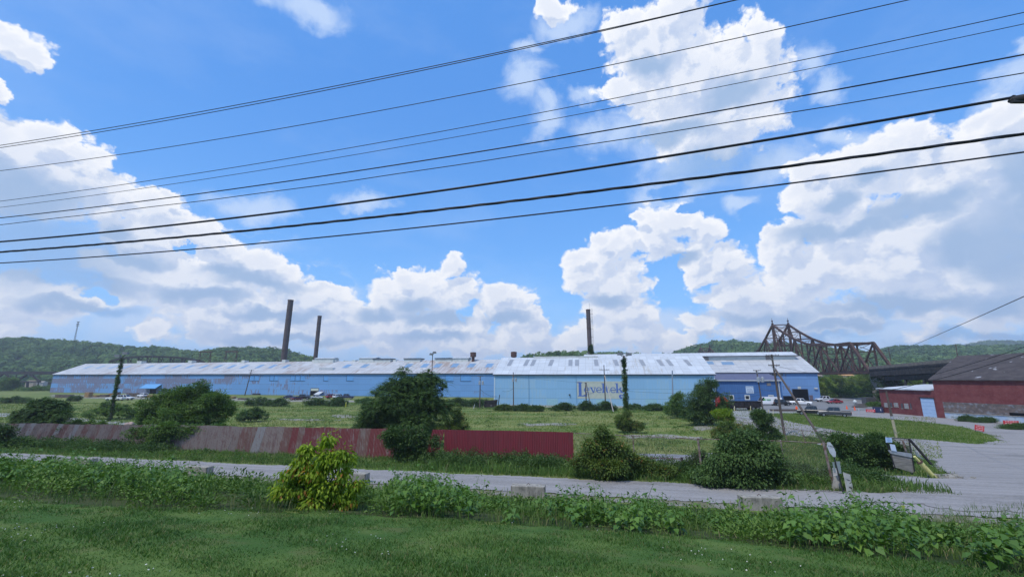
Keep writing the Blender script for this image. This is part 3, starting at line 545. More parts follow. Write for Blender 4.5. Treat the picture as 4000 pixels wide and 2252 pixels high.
def lawn_blades():
    n = 230000; Y = 4.2 + 9.5 * RNG.random(n) ** 1.35; X = RNG.uniform(-1.35, 1.3, n) * Y; n2 = 26000; Y = np.r_[Y, RNG.uniform(10, 16, n2)]; X = np.r_[X, -RNG.uniform(.9, 1.5, n2) * Y[-n2:]]
    edge = np.interp(X, EX, EY); k = Y < edge + .15; X, Y = X[k], Y[k]
    pn = np.sin(X * 1.7 + 2 * np.sin(Y * 1.1)) * np.sin(Y * 2.1 + X * .6) + .5 * np.sin(X * 5 + Y * 3) * np.sin(Y * 6 - X); h = .052 + .024 * pn; k = RNG.random(len(X)) < .8 + .3 * pn; X, Y, h, pn = X[k], Y[k], h[k], pn[k]
    blades('lawn_grass', X, Y, h, .0095, leaf_grass, 'mown lawn grass sloping down in front of the bank', 'grass', .8)
    k = (RNG.random(len(X)) < .012 * np.clip(np.sin(X * 1.3 + 1) * np.sin(Y * 1.7) - .1, 0, 1)); P = np.stack([X[k], Y[k], tz(X[k], Y[k]) + .06], 1); m_ = len(P); d = unit(m_ * 5); d[:, 2] = np.abs(d[:, 2])
    V = leafquads(np.repeat(P, 5, 0), d, unit(m_ * 5), np.full(m_ * 5, .012), np.full(m_ * 5, .011))
    tag(bulk('clover_blossom', V, quads(m_ * 5), mat('clover_white', (.72, .72, .66), rough=.8), None, np.zeros(len(V))), 'small white clover flowers scattered over the lawn', 'clover', kind='stuff')
lawn_blades()
leaf_isle = leafmat('leaf_island', (.075, .15, .025), (.14, .22, .045), (.25, .30, .11), trans=.3, clump=.22, rough=.8, spec=.1, yellow=(.36, .36, .22))
def weeds():
    X, Y = sample_region(80000, -34, 16, 6.5, 13.5); k = (Y > 3.5); X, Y = X[k], Y[k]; edge = np.interp(X, EX, EY); k = (Y > edge - .05) & (Y < edge + 2.8 + np.sin(X * 1.3)) & (RNG.random(len(X)) < np.interp(X, [-12, -4], [.6, .9]) * (.35 + .65 * (np.sin(X * 2.7 + 1) > -.2))); X, Y, edge = X[k], Y[k], edge[k]
    pt = np.sin(X * 2.2 + np.sin(Y)) * .5 + .5; h = (.12 + .30 * pt * RNG.random(len(X)) ** 1.5) * np.clip((Y - edge) * 1.6 + .3, .3, 1)
    blades('tall_grass', X, Y, h, .012, leaf_weed, 'long uncut grass along the top edge of the bank', 'grass', .5)
    X, Y = sample_region(36000, -70, 24, 30.6, 37.0); blades('verge_weeds', X, Y, .16 + .34 * RNG.random(len(X)) ** 2 * (1 + (X > -6) * .5), .03, leaf_weed, 'weeds and rough grass between the road and the fences', 'grass', .5)
    k1 = sample_region(9000, -6.5, 24, 31.2, 37.2); blades('fence_weeds', k1[0], k1[1], .25 + .5 * RNG.random(9000) ** 1.5, .05, leaf_mid, 'dark tall weeds growing against the foot of the red fence', 'weeds', .45)
    X, Y = sample_region(14000, -60, 26, 20.5, 26.3); k = RNG.random(len(X)) < .25 + .75 * (np.sin(X * 1.4 + Y) > .3); blades('road_weeds', X[k], Y[k], .08 + .3 * RNG.random(k.sum()) ** 3, .02, leaf_weed, 'sparse weeds in the gravel on the near side of the road', 'grass', .6)
    n = 150000; Y = 39 + 110 * RNG.random(n) ** 1.3; X = RNG.uniform(-1.3, .95, n) * Y; k = (Y + .26 * X > 38.5)
    for q in (ISLAND,): pass
    X, Y = X[k], Y[k]; u = 2000 + X / Y * 1725
    gr = (u > 2960) & ~((u > 2990) & (u < 3900) & (Y > 45) & (Y < 94)); k = ~gr & ~((u > 2430) & (u < 2760) & (Y < 47)); X, Y = X[k], Y[k]
    pn = np.sin(X * .21 + np.sin(Y * .13) * 2) * np.sin(Y * .17 + 1); k = RNG.random(len(X)) < .75 + .25 * pn; X, Y, pn = X[k], Y[k], pn[k]
    blades('field_grass', X, Y, .10 + .22 * RNG.random(len(X)) + .08 * pn, .05 + .05 * Y / 100, leaf_yard, 'sunlit rough grass over the empty field', 'grass', .6)
    def poly(pts, n):
        lo = [min(p[i] for p in pts) for i in (0, 1)]; hi = [max(p[i] for p in pts) for i in (0, 1)]; X = RNG.uniform(lo[0], hi[0], n); Y = RNG.uniform(lo[1], hi[1], n); r = np.zeros(n, bool)
        for i in range(len(pts)):
            x1, y1 = pts[i][:2]; x2, y2 = pts[(i + 1) % len(pts)][:2]
            if y1 != y2: r ^= ((y1 > Y) != (y2 > Y)) & (X < (x2 - x1) * (Y - y1) / (y2 - y1) + x1)
        return X[r], Y[r]
    for q, n, h, w, nm, lab in ((ISLAND, 70000, .3, .06, 'island_grass', 'bright rough grass of the island inside the gravel drive'), (WEEDY, 26000, .4, .05, 'gate_weeds', 'rough weeds around the thicket and the gate'), (VERGE, 26000, .4, .035, 'barrier_weeds', 'rough weeds behind the concrete barrier by the road')):
        cxy = np.mean([(p[0], p[1]) for p in q], 0); q2 = [(cxy[0] + (p[0] - cxy[0]) * 1.06, cxy[1] + (p[1] - cxy[1]) * 1.07) for p in q]
        X, Y = poly(q, n); X2, Y2 = poly(q2, n // 4); k = np.sin(X2 * .9 + np.sin(Y2)) * np.sin(Y2 * 1.1) > .1; X, Y = np.r_[X, X2[k]], np.r_[Y, Y2[k]]; blades(nm, X, Y, h * (.3 + .7 * RNG.random(len(X))), w, leaf_weed if q is not ISLAND else leaf_isle, lab, 'grass', .5)
    X, Y = poly(HP([(3600, 2000), (3800, 1985), (4300, 1950), (4400, 2250), (3900, 2230), (3700, 2120)]), 30000)
    k = RNG.random(len(X)) < .5; X, Y = X[k], Y[k]; blades('corner_grass', X, Y, .15 + .35 * RNG.random(len(X)) ** 2, .02, leaf_weed, 'tall grass on the bank at the lower right corner', 'grass', .5)
weeds()
def clumps(name, X, Y, R_, H_, per, L, m_, label, cat='weeds'):
    n = len(X); Z = tz(X, Y); d = unit(n * per); d[:, 2] = np.abs(d[:, 2]); r = RNG.random(n * per)[:, None] ** .4; Rr = np.repeat(R_, per)[:, None]; Hh = np.repeat(H_, per)
    P = np.repeat(np.stack([X, Y, Z], 1), per, 0) + d * r * np.concatenate([Rr, Rr, 0 * Rr], 1); P[:, 2] += d[:, 2] * r[:, 0] * Hh; D = d + unit(n * per) * .5; D[:, 2] += .1; LL = L * RNG.uniform(.6, 1.3, n * per)
    tag(bulk(name, leafquads(P, D, unit(n * per) * .6 + np.array([0, 0, 1.]), LL, LL * .5), quads(n * per), m_, None, np.repeat(np.clip(np.repeat(RNG.random(n), per) * .75 + RNG.random(n * per) * .3, 0, 1), 4)), label, cat, kind='stuff')
def fenceclumps():
    X, Y = sample_region(420, -8, 23, 33.0, 37.3); k = (np.sin(X * 1.1) > -.5) | (RNG.random(len(X)) < .4); X, Y = X[k], Y[k]; clumps('broadleaf_weeds', X, Y, RNG.uniform(.35, 1.0, len(X)), RNG.uniform(.35, 1.25, len(X)), 300, .13, leaf_dark, 'broad leaved dark weeds piled against the foot of the red fence')
    X, Y = sample_region(260, -60, 24, 31.0, 36.8); clumps('roadside_weeds', X, Y, RNG.uniform(.3, .8, len(X)), RNG.uniform(.15, .5, len(X)), 150, .11, leaf_mid, 'low leafy weeds along the far side of the gravel road')
    X, Y = sample_region(130, -64, -34, 33.5, 37.6); clumps('creeping_weeds', X, Y, RNG.uniform(.6, 1.3, len(X)), RNG.uniform(.4, 1.3, len(X)), 380, .15, leaf_dark, 'dark creeping growth half burying the far left end of the fence')
    n = 700; Y = 40 + 110 * RNG.random(n); X = RNG.uniform(-1.25, .5, n) * Y; clumps('field_weeds', X, Y, RNG.uniform(.3, 1.1, n) * (1 + Y / 150), RNG.uniform(.15, .5, n), 60, .22, leaf_mid, 'scattered darker weed clumps in the empty field')
    X, Y = sample_region(620, -34, 15, 7.0, 18); edge = np.interp(X, EX, EY); k = (Y > edge + .3); X, Y = X[k], Y[k]; clumps('bank_weeds', X, Y, RNG.uniform(.25, .6, len(X)), RNG.uniform(.2, .65, len(X)), 220, .075, leaf_mid, 'small leaved weeds mixed into the bank growth')
    for q, nn, nm, lab in ((WEEDY, 90, 'gate_growth', 'leafy growth around the thicket by the gate'), (VERGE, 50, 'barrier_growth', 'low leafy growth around the concrete barrier')):
        P_ = np.array([(p[0], p[1]) for p in q]); w = RNG.dirichlet(np.ones(len(P_)), nn); XY = w @ P_; clumps(nm, XY[:, 0], XY[:, 1], RNG.uniform(.3, .9, nn), RNG.uniform(.2, .8, nn), 170, .11, leaf_mid, lab)
fenceclumps()

# ------------------------------------------------------------------ hills with forest
def forest(name, crest, Yc, Y0, n, cr, lab, z0=0., power=1.):
    px = [c[0] for c in crest]; us = np.array([ray(x, y)[0] / ray(x, y)[1] for x, y in crest]); zs = np.array([EYE + ray(x, y)[2] / ray(x, y)[1] * Yc for x, y in crest])
    # ground of the hill
    ug = np.linspace(us[0], us[-1], 60); ts = np.linspace(0, 1, 12); U, T = np.meshgrid(ug, ts, indexing='ij')
    top = np.interp(U, us, zs) - cr * .9; Yg = Y0 + (Yc - Y0) * T; Zg = z0 - 1 + (top - z0 + 1) * T ** power
    V = np.stack([U * Yc, Yg, Zg], -1); b_ = V[:, -1:].copy(); b_[..., 1] += 200; b_[..., 2] = z0 - 5; V = np.concatenate([V, b_], 1); nx, ny = V.shape[:2]
    idx = np.arange(nx * ny).reshape(nx, ny); Q = np.stack([idx[:-1, :-1], idx[1:, :-1], idx[1:, 1:], idx[:-1, 1:]], -1).reshape(-1, 4)
    tag(bulk(name, V.reshape(-1, 3), Q, mat('forest_floor', (.03, .045, .015), rough=.95, spec=.1), smooth=True), kind='structure')
    t = RNG.random(n) ** .7; t[: n // 9] = RNG.uniform(.96, 1, n // 9); u = RNG.uniform(us[0], us[-1], n)
    c = np.stack([u * Yc, Y0 + (Yc - Y0) * t, z0 - 1 + (np.interp(u, us, zs) - cr * .9 - z0 + 1) * t ** power + cr * .35], 1)
    k = 70; s = cr * RNG.uniform(.55, 1.15, n); d = unit(n * k); d[:, 2] = np.abs(d[:, 2]) * 1.1 - .25; P = np.repeat(c, k, 0) + d * np.repeat(s, k)[:, None] * RNG.uniform(.75, 1.05, n * k)[:, None]
    L = np.repeat(s, k) * RNG.uniform(.25, .5, n * k); rn = np.clip(np.repeat(RNG.random(n), k) * .75 + RNG.random(n * k) * .25, 0, 1)
    Dd = np.cross(d, unit(n * k)); V = leafquads(P - Dd * L[:, None] * .4, Dd, d + unit(n * k) * .35, L, L * .8, 0)
    tag(bulk(name.replace('hill', 'forest') if 'hill' in name else name + '_forest', V, quads(n * k), leaf_far, None, np.repeat(rn, 4)), lab, 'forest', kind='stuff')
forest('hill', [(-500, 1330), (0, 1322), (120, 1318), (200, 1326), (300, 1330), (450, 1345), (560, 1360), (620, 1352), (700, 1368), (780, 1372), (900, 1358), (1000, 1356), (1100, 1362), (1180, 1382), (1240, 1400), (1320, 1412), (1500, 1420), (1900, 1430)], 640, 420, 2900, 7.5, 'wooded hill filling the left background behind the blue mill', power=.9)
forest('low_hill', [(1980, 1412), (2040, 1395), (2100, 1377), (2200, 1372), (2320, 1378), (2400, 1376), (2500, 1378), (2600, 1388), (2700, 1400), (2900, 1410)], 430, 330, 520, 6.0, 'low wooded rise behind the pale hall and the ladder chimney')
forest('right_hill', [(2540, 1392), (2620, 1378), (2700, 1352), (2780, 1334), (2870, 1330), (2960, 1345), (3050, 1338), (3180, 1360), (3300, 1380), (3410, 1370), (3500, 1352), (3600, 1352), (3700, 1350), (3800, 1352), (3900, 1350), (4300, 1345)], 760, 420, 2600, 8.5, 'wooded hill behind the rusty truss bridge', power=.8)
forest('far_hill', [(3600, 1365), (3700, 1348), (3780, 1338), (3850, 1331), (4000, 1329), (4300, 1325)], 1500, 1200, 700, 13, 'distant bluish wooded ridge at the far right')
# ------------------------------------------------------------------ the mill
MA = math.atan2(-95., 378.); M0 = Vector((-267., 254., 0)); MLEN = 390.
MU = Vector((math.cos(MA), math.sin(MA), 0)); MN = Vector((-MU.y, MU.x, 0))      # along the wall / into the building
def mill_x(px, py, depth=0.):
    """distance along the mill wall of the point the photograph shows at depth metres behind the wall"""
    q = onplane(px, py, M0 + MN * depth, MN) - M0; return q.dot(MU), q.z
def wallmat(name, blue, worn, rust, amount, panel=(5.6, 2.6), x0=0, x1=390, seams=True, fade=None):
    m, N, b, out = new_mat(name); tc = N.n('ShaderNodeTexCoord').outputs['Object']
    sp = N.n('ShaderNodeSeparateXYZ'); N.put(sp, 0, tc); x, z = sp.outputs[0], sp.outputs[2]
    cell = N.n('ShaderNodeCombineXYZ'); N.put(cell, 0, N.m('FLOOR', N.m('DIVIDE', x, panel[0]))); N.put(cell, 1, N.m('FLOOR', N.m('DIVIDE', z, panel[1])))
    wn = N.n('ShaderNodeTexWhiteNoise', noise_dimensions='2D'); N.put(wn, 'Vector', cell.outputs[0]); rnd = wn.outputs[0]
    st = N.noise(N.v('MULTIPLY', tc, (1.4, 1, .25)), 1.0, 7, .65); st2 = N.noise(N.v('MULTIPLY', tc, (.05, 1, .12)), 1.0, 4, .6)
    rowf = N.m('MULTIPLY', N.m('COMPARE', N.m('FLOOR', N.m('DIVIDE', z, panel[1])), 2., .3), N.ss(x, 170, 60, 0, .16 if fade else 0.))
    k = N.m('ADD', N.m('ADD', rowf, N.m('MULTIPLY', N.m('SUBTRACT', rnd, .5), .34)), N.m('ADD', st, N.m('MULTIPLY', N.m('SUBTRACT', st2, .5), .7)))
    if fade: k = N.m('ADD', k, N.ss(x, fade[0], fade[1], fade[2], fade[3]))
    f = N.ss(k, .62 - amount, .72 - amount)
    fine = N.noise(N.v('MULTIPLY', tc, (2.5, 1, .8)), 2.0, 7, .7)
    col = N.mix(N.m('MULTIPLY', f, .85), N.mix(N.m('MULTIPLY', rnd, .6), blue, tuple(c * 1.16 for c in blue)), N.mix(N.ss(fine, .42, .6), worn, rust))
    drip = N.ss(N.noise(N.v('MULTIPLY', tc, (3.2, 1, .35)), 1., 5, .7), .66, .74); col = N.mix(N.m('MULTIPLY', drip, .75 if amount > -.2 else .12), col, rust)
    if seams:
        fr = N.m('FRACT', N.m('DIVIDE', x, .92)); ln = N.m('LESS_THAN', fr, .06); col = N.mix(N.m('MULTIPLY', ln, .22), col, tuple(c * .5 for c in blue))
        fz = N.m('FRACT', N.m('DIVIDE', z, panel[1])); lz = N.m('LESS_THAN', fz, .045); col = N.mix(N.m('MULTIPLY', lz, .45), col, tuple(c * .4 for c in worn))
    N.put(b, 'Base Color', col); N.put(b, 'Roughness', .75); N.put(b, 'Specular IOR Level', .2)
    bn = N.n('ShaderNodeBump'); N.put(bn, 'Strength', .35); N.put(bn, 'Distance', .06); N.put(bn, 'Height', N.m('ADD', N.m('SINE', N.m('MULTIPLY', x, 22.)), fine)); N.put(b, 'Normal', bn.outputs[0])
    return m
BLUE = (.155, .325, .61); PALE = (.245, .45, .68)
m_wall = wallmat('weathered_blue_sheeting', BLUE, (.20, .235, .36), (.17, .105, .10), .0, fade=(60, 250, .16, -.09))
m_wall_r = wallmat('mid_blue_sheeting', (.145, .28, .53), (.2, .25, .42), (.17, .11, .11), -.07)
m_pale = wallmat('pale_blue_sheeting', PALE, (.28, .48, .68), (.32, .49, .65), .1, panel=(3.6, 3.1), seams=True)
m_office = mat('office_blue', (.045, .125, .31), (.055, .15, .35), .5, .4, .65, .6, 0, .15, 20, stretch=(6, 1, .3))
def roofmat(name, base, dirt, rust, amt):
    m, N, b, out = new_mat(name); tc = N.n('ShaderNodeTexCoord').outputs['Object']
    sp = N.n('ShaderNodeSeparateXYZ'); N.put(sp, 0, tc); x, y = sp.outputs[0], sp.outputs[1]
    big = N.noise(N.v('MULTIPLY', tc, (.035, .03, 0)), 1., 4, .6); st = N.noise(N.v('MULTIPLY', tc, (1.1, .13, 0)), 1., 7, .68); st2 = N.noise(N.v('MULTIPLY', tc, (.16, 1.6, 0)), 1., 6, .65)
    col = N.mix(N.ss(st2, .42, .66), base, dirt); col = N.mix(N.m('MULTIPLY', N.ss(N.m('SUBTRACT', N.m('ADD', st, N.m('MULTIPLY', N.m('SUBTRACT', big, .5), .8)), N.ss(x, 285, 305, 0, .2)), .56 - amt, .72 - amt), .8), col, rust)
    cell = N.n('ShaderNodeCombineXYZ'); N.put(cell, 0, N.m('FLOOR', N.m('DIVIDE', x, 2.4))); N.put(cell, 1, N.m('FLOOR', N.m('DIVIDE', y, 3.1)))
    wn = N.n('ShaderNodeTexWhiteNoise', noise_dimensions='2D'); N.put(wn, 'Vector', cell.outputs[0]); col = N.mix(N.ss(wn.outputs[0], .6, 1., 0, .35), col, tuple(min(1, c * 1.25) for c in base))
    for c_, w_, p in ((x, .10, 2.4), (y, .08, 3.1)):
        col = N.mix(N.m('MULTIPLY', N.m('LESS_THAN', N.m('FRACT', N.m('DIVIDE', c_, p)), w_), .3), col, tuple(c * .55 for c in base))
    N.put(b, 'Base Color', col); N.put(b, 'Roughness', .6); N.put(b, 'Specular IOR Level', .3)
    bn = N.n('ShaderNodeBump'); N.put(bn, 'Strength', .3); N.put(bn, 'Distance', .05); N.put(bn, 'Height', N.m('SINE', N.m('MULTIPLY', x, 20.))); N.put(b, 'Normal', bn.outputs[0])
    return m
m_roof = roofmat('whitewashed_roof', (.47, .485, .50), (.35, .36, .38), (.27, .19, .15), .06)
m_roof2 = roofmat('cleaner_white_roof', (.52, .56, .60), (.42, .45, .48), (.36, .34, .30), .02)
m_white = mat('white_sheet', (.56, .59, .58), (.47, .50, .49), .6, .45, .65, .6)
m_trim = mat('dark_trim', (.03, .04, .07), rough=.6)
m_glassb = mat('skylight_blue', (.16, .27, .42), (.20, .32, .47), 3, rough=.3, spec=.5)
m_glassg = mat('skylight_grey', (.23, .25, .28), (.29, .31, .34), 3, rough=.4)
m_black = mat('painted_dark_opening', (.006, .007, .01), rough=.9, spec=.05)  # flat black stands in for the darkness inside openings
m_rust = mat('rusty_steel', (.075, .042, .038), (.12, .06, .045), 1.5, .4, .65, .85, .2, .3, 6, c3=(.17, .12, .10), s3=4, f3=.5)
m_stack = mat('sooty_stack', (.075, .062, .065), (.11, .085, .08), 1.5, .4, .7, .9, 0, .5, 8, stretch=(2, 2, .6))
m_dark = mat('dark_steel', (.022, .024, .028), (.04, .038, .038), 2, rough=.7)
m_wood = mat('pole_wood', (.13, .105, .09), (.075, .06, .055), 3, .4, .6, .95, 0, .6, 12, stretch=(6, 6, .6))
m_galv = mat('galvanised', (.42, .45, .48), (.34, .36, .40), 4, rough=.5, metal=.4)
m_conc = mat('old_concrete', (.36, .34, .30), (.24, .225, .20), 2.2, .35, .65, .95, 0, .6, 18, c3=(.10, .10, .08), s3=3.5, f3=.7, stretch=(2, 2, .8))
mill = empty('steel_mill', M0, MA, 'very long weathered blue steel mill with a patchy whitewashed roof', 'factory')
def M_(mb, name, m_, parent=None, **k): return mb.build(name, m_, parent or mill, **k)
EV, RG, HW = 10.2, 16.5, 15.
w = MB()
w.add([(0, 0, 0), (MLEN, 0, 0), (MLEN, 0, EV), (0, 0, EV)], [(0, 1, 2, 3)])
w.add([(0, 2 * HW, 0), (MLEN, 2 * HW, 0), (MLEN, 2 * HW, EV), (0, 2 * HW, EV)], [(3, 2, 1, 0)])
for x, s in ((0, 1), (MLEN, -1)): w.add([(x, 0, 0), (x, 0, EV), (x, HW, RG - .1), (x, 2 * HW, EV), (x, 2 * HW, 0)], [(0, 1, 2, 3, 4)[::s]])
# the wall is uncut: openings are flat panels painted black as unlit interiors
M_(w, 'wall', m_wall)
xr0 = mill_x(2795, 1500)[0]
w = MB().add([(xr0, -.02, 0), (MLEN + .02, -.02, 0), (MLEN + .02, -.02, EV - .02), (xr0, -.02, EV - .02)], [(0, 1, 2, 3)]); w.add([(MLEN + .02, -.02, 0), (MLEN + .02, 2 * HW, 0), (MLEN + .02, 2 * HW, EV), (MLEN + .02, HW, RG - .15), (MLEN + .02, -.02, EV - .02)], [(0, 1, 2, 3, 4)])
M_(w, 'end_bay_wall', m_wall_r, label='brighter mid blue wall of the right end bay')
r_ = MB(); o_ = .5; rs = (RG - EV) / HW
for y0, y1, z0, z1 in ((-o_, HW, EV - o_ * rs + .25, RG + .25), (2 * HW + o_, HW, EV - o_ * rs + .25, RG + .25)):
    a = [(-.6, y0, z0), (MLEN + .6, y0, z0), (MLEN + .6, y1, z1), (-.6, y1, z1)]; lo = [(p[0], p[1], p[2] - .18) for p in a]
    r_.add(a + lo, [(0, 1, 2, 3) if y0 < y1 else (3, 2, 1, 0), (7, 6, 5, 4), (0, 4, 5, 1), (1, 5, 6, 2), (3, 2, 6, 7), (0, 3, 7, 4)])
roof = M_(r_, 'roof', m_roof)
M_(MB().b2((-.3, -.62, EV - .32), (MLEN + .3, -.5, EV - .02)), 'gutter', m_trim)
def rz_(y): return EV + .25 + rs * y
def on_roof(px, py): 
    """x, y on the front slope of the roof"""
    n = (MN * (-rs) + Vector((0, 0, 1))).normalized(); q = onplane(px, py, M0 + Vector((0, 0, EV + .25)), n) - M0; return q.dot(MU), q.dot(MN)
for k, (px, py) in enumerate([(345, 1433), (393, 1433), (442, 1433), (495, 1433), (585, 1432), (640, 1432), (690, 1431), (742, 1431), (797, 1431), (851, 1431), (905, 1431), (955, 1431), (1015, 1430), (1065, 1430), (1118, 1430), (1356, 1429), (1426, 1428), (1596, 1427), (1660, 1427), (1710, 1427), (1777, 1426), (1842, 1426), (1912, 1426)]):
    x, y = on_roof(px, py); L = 3.2 if px > 1300 else 2.6
    M_(MB().add([(x - L / 2, y - 2.2, rz_(y - 2.2) + .04), (x + L / 2, y - 2.2, rz_(y - 2.2) + .04), (x + L / 2, y + 2.2, rz_(y + 2.2) + .04), (x - L / 2, y + 2.2, rz_(y + 2.2) + .04)], [(0, 1, 2, 3)]), 'skylight', m_glassb)
for px, py in ((2764, 1416), (2842, 1418)):
    x, y = on_roof(px, py); M_(MB().add([(x - 2.2, y - 1.5, rz_(y - 1.5) + .04), (x + 2.2, y - 1.5, rz_(y - 1.5) + .04), (x + 2.2, y + 1.5, rz_(y + 1.5) + .04), (x - 2.2, y + 1.5, rz_(y + 1.5) + .04)], [(0, 1, 2, 3)]), 'skylight', m_glassb)
# ridge monitors
for (x0, x1, yt, kind) in [(1234, 1308, 1399, 'g'), (1407, 1472, 1398, 'g'), (1463, 1530, 1402, 'f'), (1583, 1645, 1401, 'f'), (1704, 1768, 1400, 'f'), (1770, 1832, 1398, 'g'), (1103, 1117, 1404, 's'), (1221, 1234, 1405, 's'), (1378, 1390, 1405, 's'), (1537, 1548, 1404, 's'), (1696, 1706, 1404, 's'), (538, 556, 1409, 's'), (738, 752, 1407, 's'), (945, 958, 1406, 's'), (1306, 1314, 1404, 's')]:
    a, _ = mill_x(x0, 1410, HW - 1); b_, zt = mill_x(x1, yt, HW - 1); d = 1.4 if kind == 's' else 2.2; mb = MB()
    mb.b2((a, HW - d, RG - 1.2), (b_, HW + d, zt)); mo = M_(mb, 'ridge_vent' if kind == 's' else 'roof_monitor', m_white)
    if kind != 's':
        t = MB()
        if kind == 'g': t.add([(a - .3, HW - d - .4, zt), (b_ + .3, HW - d - .4, zt), (b_ + .3, HW, zt + .55), (a - .3, HW, zt + .55), (b_ + .3, HW + d + .4, zt), (a - .3, HW + d + .4, zt)], [(0, 1, 2, 3), (3, 2, 4, 5), (0, 3, 5), (1, 4, 2), (0, 5, 4, 1)])
        else: t.b2((a - .3, HW - d - .4, zt), (b_ + .3, HW + d + .4, zt + .35))
        t.build('monitor_roof', m_roof2 if kind == 'g' else m_trim, mo)
# high monitor over the right end
xa = mill_x(2284, 1390, 12)[0]; xb = mill_x(3103, 1390, 12)[0]
zt = mill_x(2700, 1391, 12)[1]
mo = M_(MB().b2((xa, 11.5, 14.8), (xb, 21, zt)), 'high_monitor', m_white)
t = MB(); t.add([(xa - .6, 10.7, zt), (xb + .8, 10.7, zt), (xb + .8, 16.2, zt + 1.6), (xa - .6, 16.2, zt + 1.6), (xb + .8, 21.8, zt), (xa - .6, 21.8, zt)], [(0, 1, 2, 3), (3, 2, 4, 5), (0, 3, 5), (1, 4, 2), (0, 5, 4, 1)]); t.build('monitor_roof', m_roof2, mo)
MB().b2((xa - .6, 10.62, zt - .22), (xb + .8, 10.75, zt)).build('gutter', m_trim, mo)
for px in (2755, 3005):
    x, z = mill_x(px, 1399, 11.5); MB().b2((x - 1.3, 11.44, z - 1.2), (x + 1.3, 11.52, z + 1.0)).build('louvre', mat('dull_louvre', (.26, .23, .22), (.2, .18, .17), 2), mo)
# pent roof patch on the roof, openings, awnings
x, y = on_roof(1278, 1441); M_(MB().b2((x - 4, y - 1, rz_(y - 1) - .1), (x + 4, y + 1, rz_(y + 1) + .25)), 'roof_patch', m_roof2)
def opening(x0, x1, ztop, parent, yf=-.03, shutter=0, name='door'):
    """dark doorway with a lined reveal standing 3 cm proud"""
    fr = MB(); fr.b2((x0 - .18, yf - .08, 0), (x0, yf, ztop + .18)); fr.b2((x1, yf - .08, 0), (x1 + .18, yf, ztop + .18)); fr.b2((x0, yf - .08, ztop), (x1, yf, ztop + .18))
    d = MB().b2((x0, yf - .02, 0), (x1, yf - .005, ztop)).build(name, m_black, parent)  # black panel paints the dark inside, no recess behind it
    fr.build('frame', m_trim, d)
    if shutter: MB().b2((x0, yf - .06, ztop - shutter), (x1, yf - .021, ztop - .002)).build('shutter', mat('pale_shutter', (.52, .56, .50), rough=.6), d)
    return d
a, _ = mill_x(586, 1530); b_, zt_ = mill_x(612, 1516); opening(a, b_, zt_, mill)
a1, z1 = mill_x(569, 1514); b1, z2 = mill_x(633, 1499)
aw = MB(); aw.add([(a1, -3.2, z1), (b1, -3.2, z1), (b1, -.05, z2), (a1, -.05, z2), (a1, -3.2, z1 - .25), (b1, -3.2, z1 - .25), (b1, -.05, z2 - .25), (a1, -.05, z2 - .25)], [(0, 1, 2, 3), (7, 6, 5, 4), (0, 4, 5, 1), (1, 5, 6, 2), (3, 7, 4, 0)]); M_(aw, 'awning', mat('awning_blue', (.12, .33, .62), rough=.6))
a, _ = mill_x(1213, 1540); b_, zt_ = mill_x(1245, 1516); opening(a, b_, zt_, mill, shutter=1.1)
a, _ = mill_x(1244, 1540); b_, zt_ = mill_x(1262, 1532); z2 = mill_x(1250, 1538)[1]
sh = MB(); sh.b2((a, -2.4, 0), (b_, -.05, z2)); s_ = M_(sh, 'porch', mat('porch_blue', (.10, .25, .5), rough=.7)); MB().add([(a - .3, -3.2, z2 - .1), (b_ + .3, -3.2, z2 - .1), (b_ + .3, -.05, zt_ + .4), (a - .3, -.05, zt_ + .4)], [(0, 1, 2, 3)]).build('porch_roof', m_roof2, s_)
MB().b2((a + .5, -2.46, 0), (b_ - .5, -2.41, z2 - .3)).build('door', m_black, s_)
for px, py, wd in ((1005, 1530, 4), (2000, 1530, 0)):
    if wd: x, z = mill_x(px, 1536); M_(MB().b2((x - 2, -1.0, z - .8), (x + 2, -.05, z + .1)), 'canopy', m_trim)
# paler window bands under the eave
for px0, px1, n in ((975, 1015, 2), (1055, 1090, 2), (1135, 1195, 3), (1265, 1285, 1), (1355, 1385, 1), (1740, 1775, 1), (1800, 1845, 1)):
    x0 = mill_x(px0, 1470)[0]; x1 = mill_x(px1, 1470)[0]
    for i in range(n):
        u0 = x0 + (x1 - x0) * i / n; u1 = x0 + (x1 - x0) * (i + .9) / n; p = M_(MB().b2((u0, -.07, 6.9), (u1, -.02, 9.4)), 'boarded_window', mat('boarded_blue', (.13, .34, .68), (.11, .30, .62), 1))
        f = MB(); f.b2((u0 - .1, -.12, 6.75), (u1 + .1, -.02, 6.9)); f.b2((u0 - .12, -.12, 6.9), (u0, -.02, 9.4)); f.build('frame', m_trim, p)
# right end bay door, small door, lamp
a, _ = mill_x(3098, 1540); b_, zt_ = mill_x(3153, 1520); opening(a, b_, zt_, mill, -.06)
a, _ = mill_x(3063, 1570); b_, zt_ = mill_x(3097, 1547); opening(a, b_, zt_, mill, -.06)
a, _ = mill_x(3163, 1560); b_, zt_ = mill_x(3174, 1542); M_(MB().b2((a, -.12, 0), (b_, -.05, zt_)), 'side_door', mat('brown_door', (.13, .11, .14)))
x, z = mill_x(3122, 1514); M_(MB().b2((x - .5, -.1, z - .5), (x + .5, -.04, z + .5)), 'door_sign', m_white)
x, z = mill_x(3184, 1515); M_(MB().b2((x - .4, -.5, z - .3), (x + .6, -.05, z + .2)), 'wall_lamp', m_white)

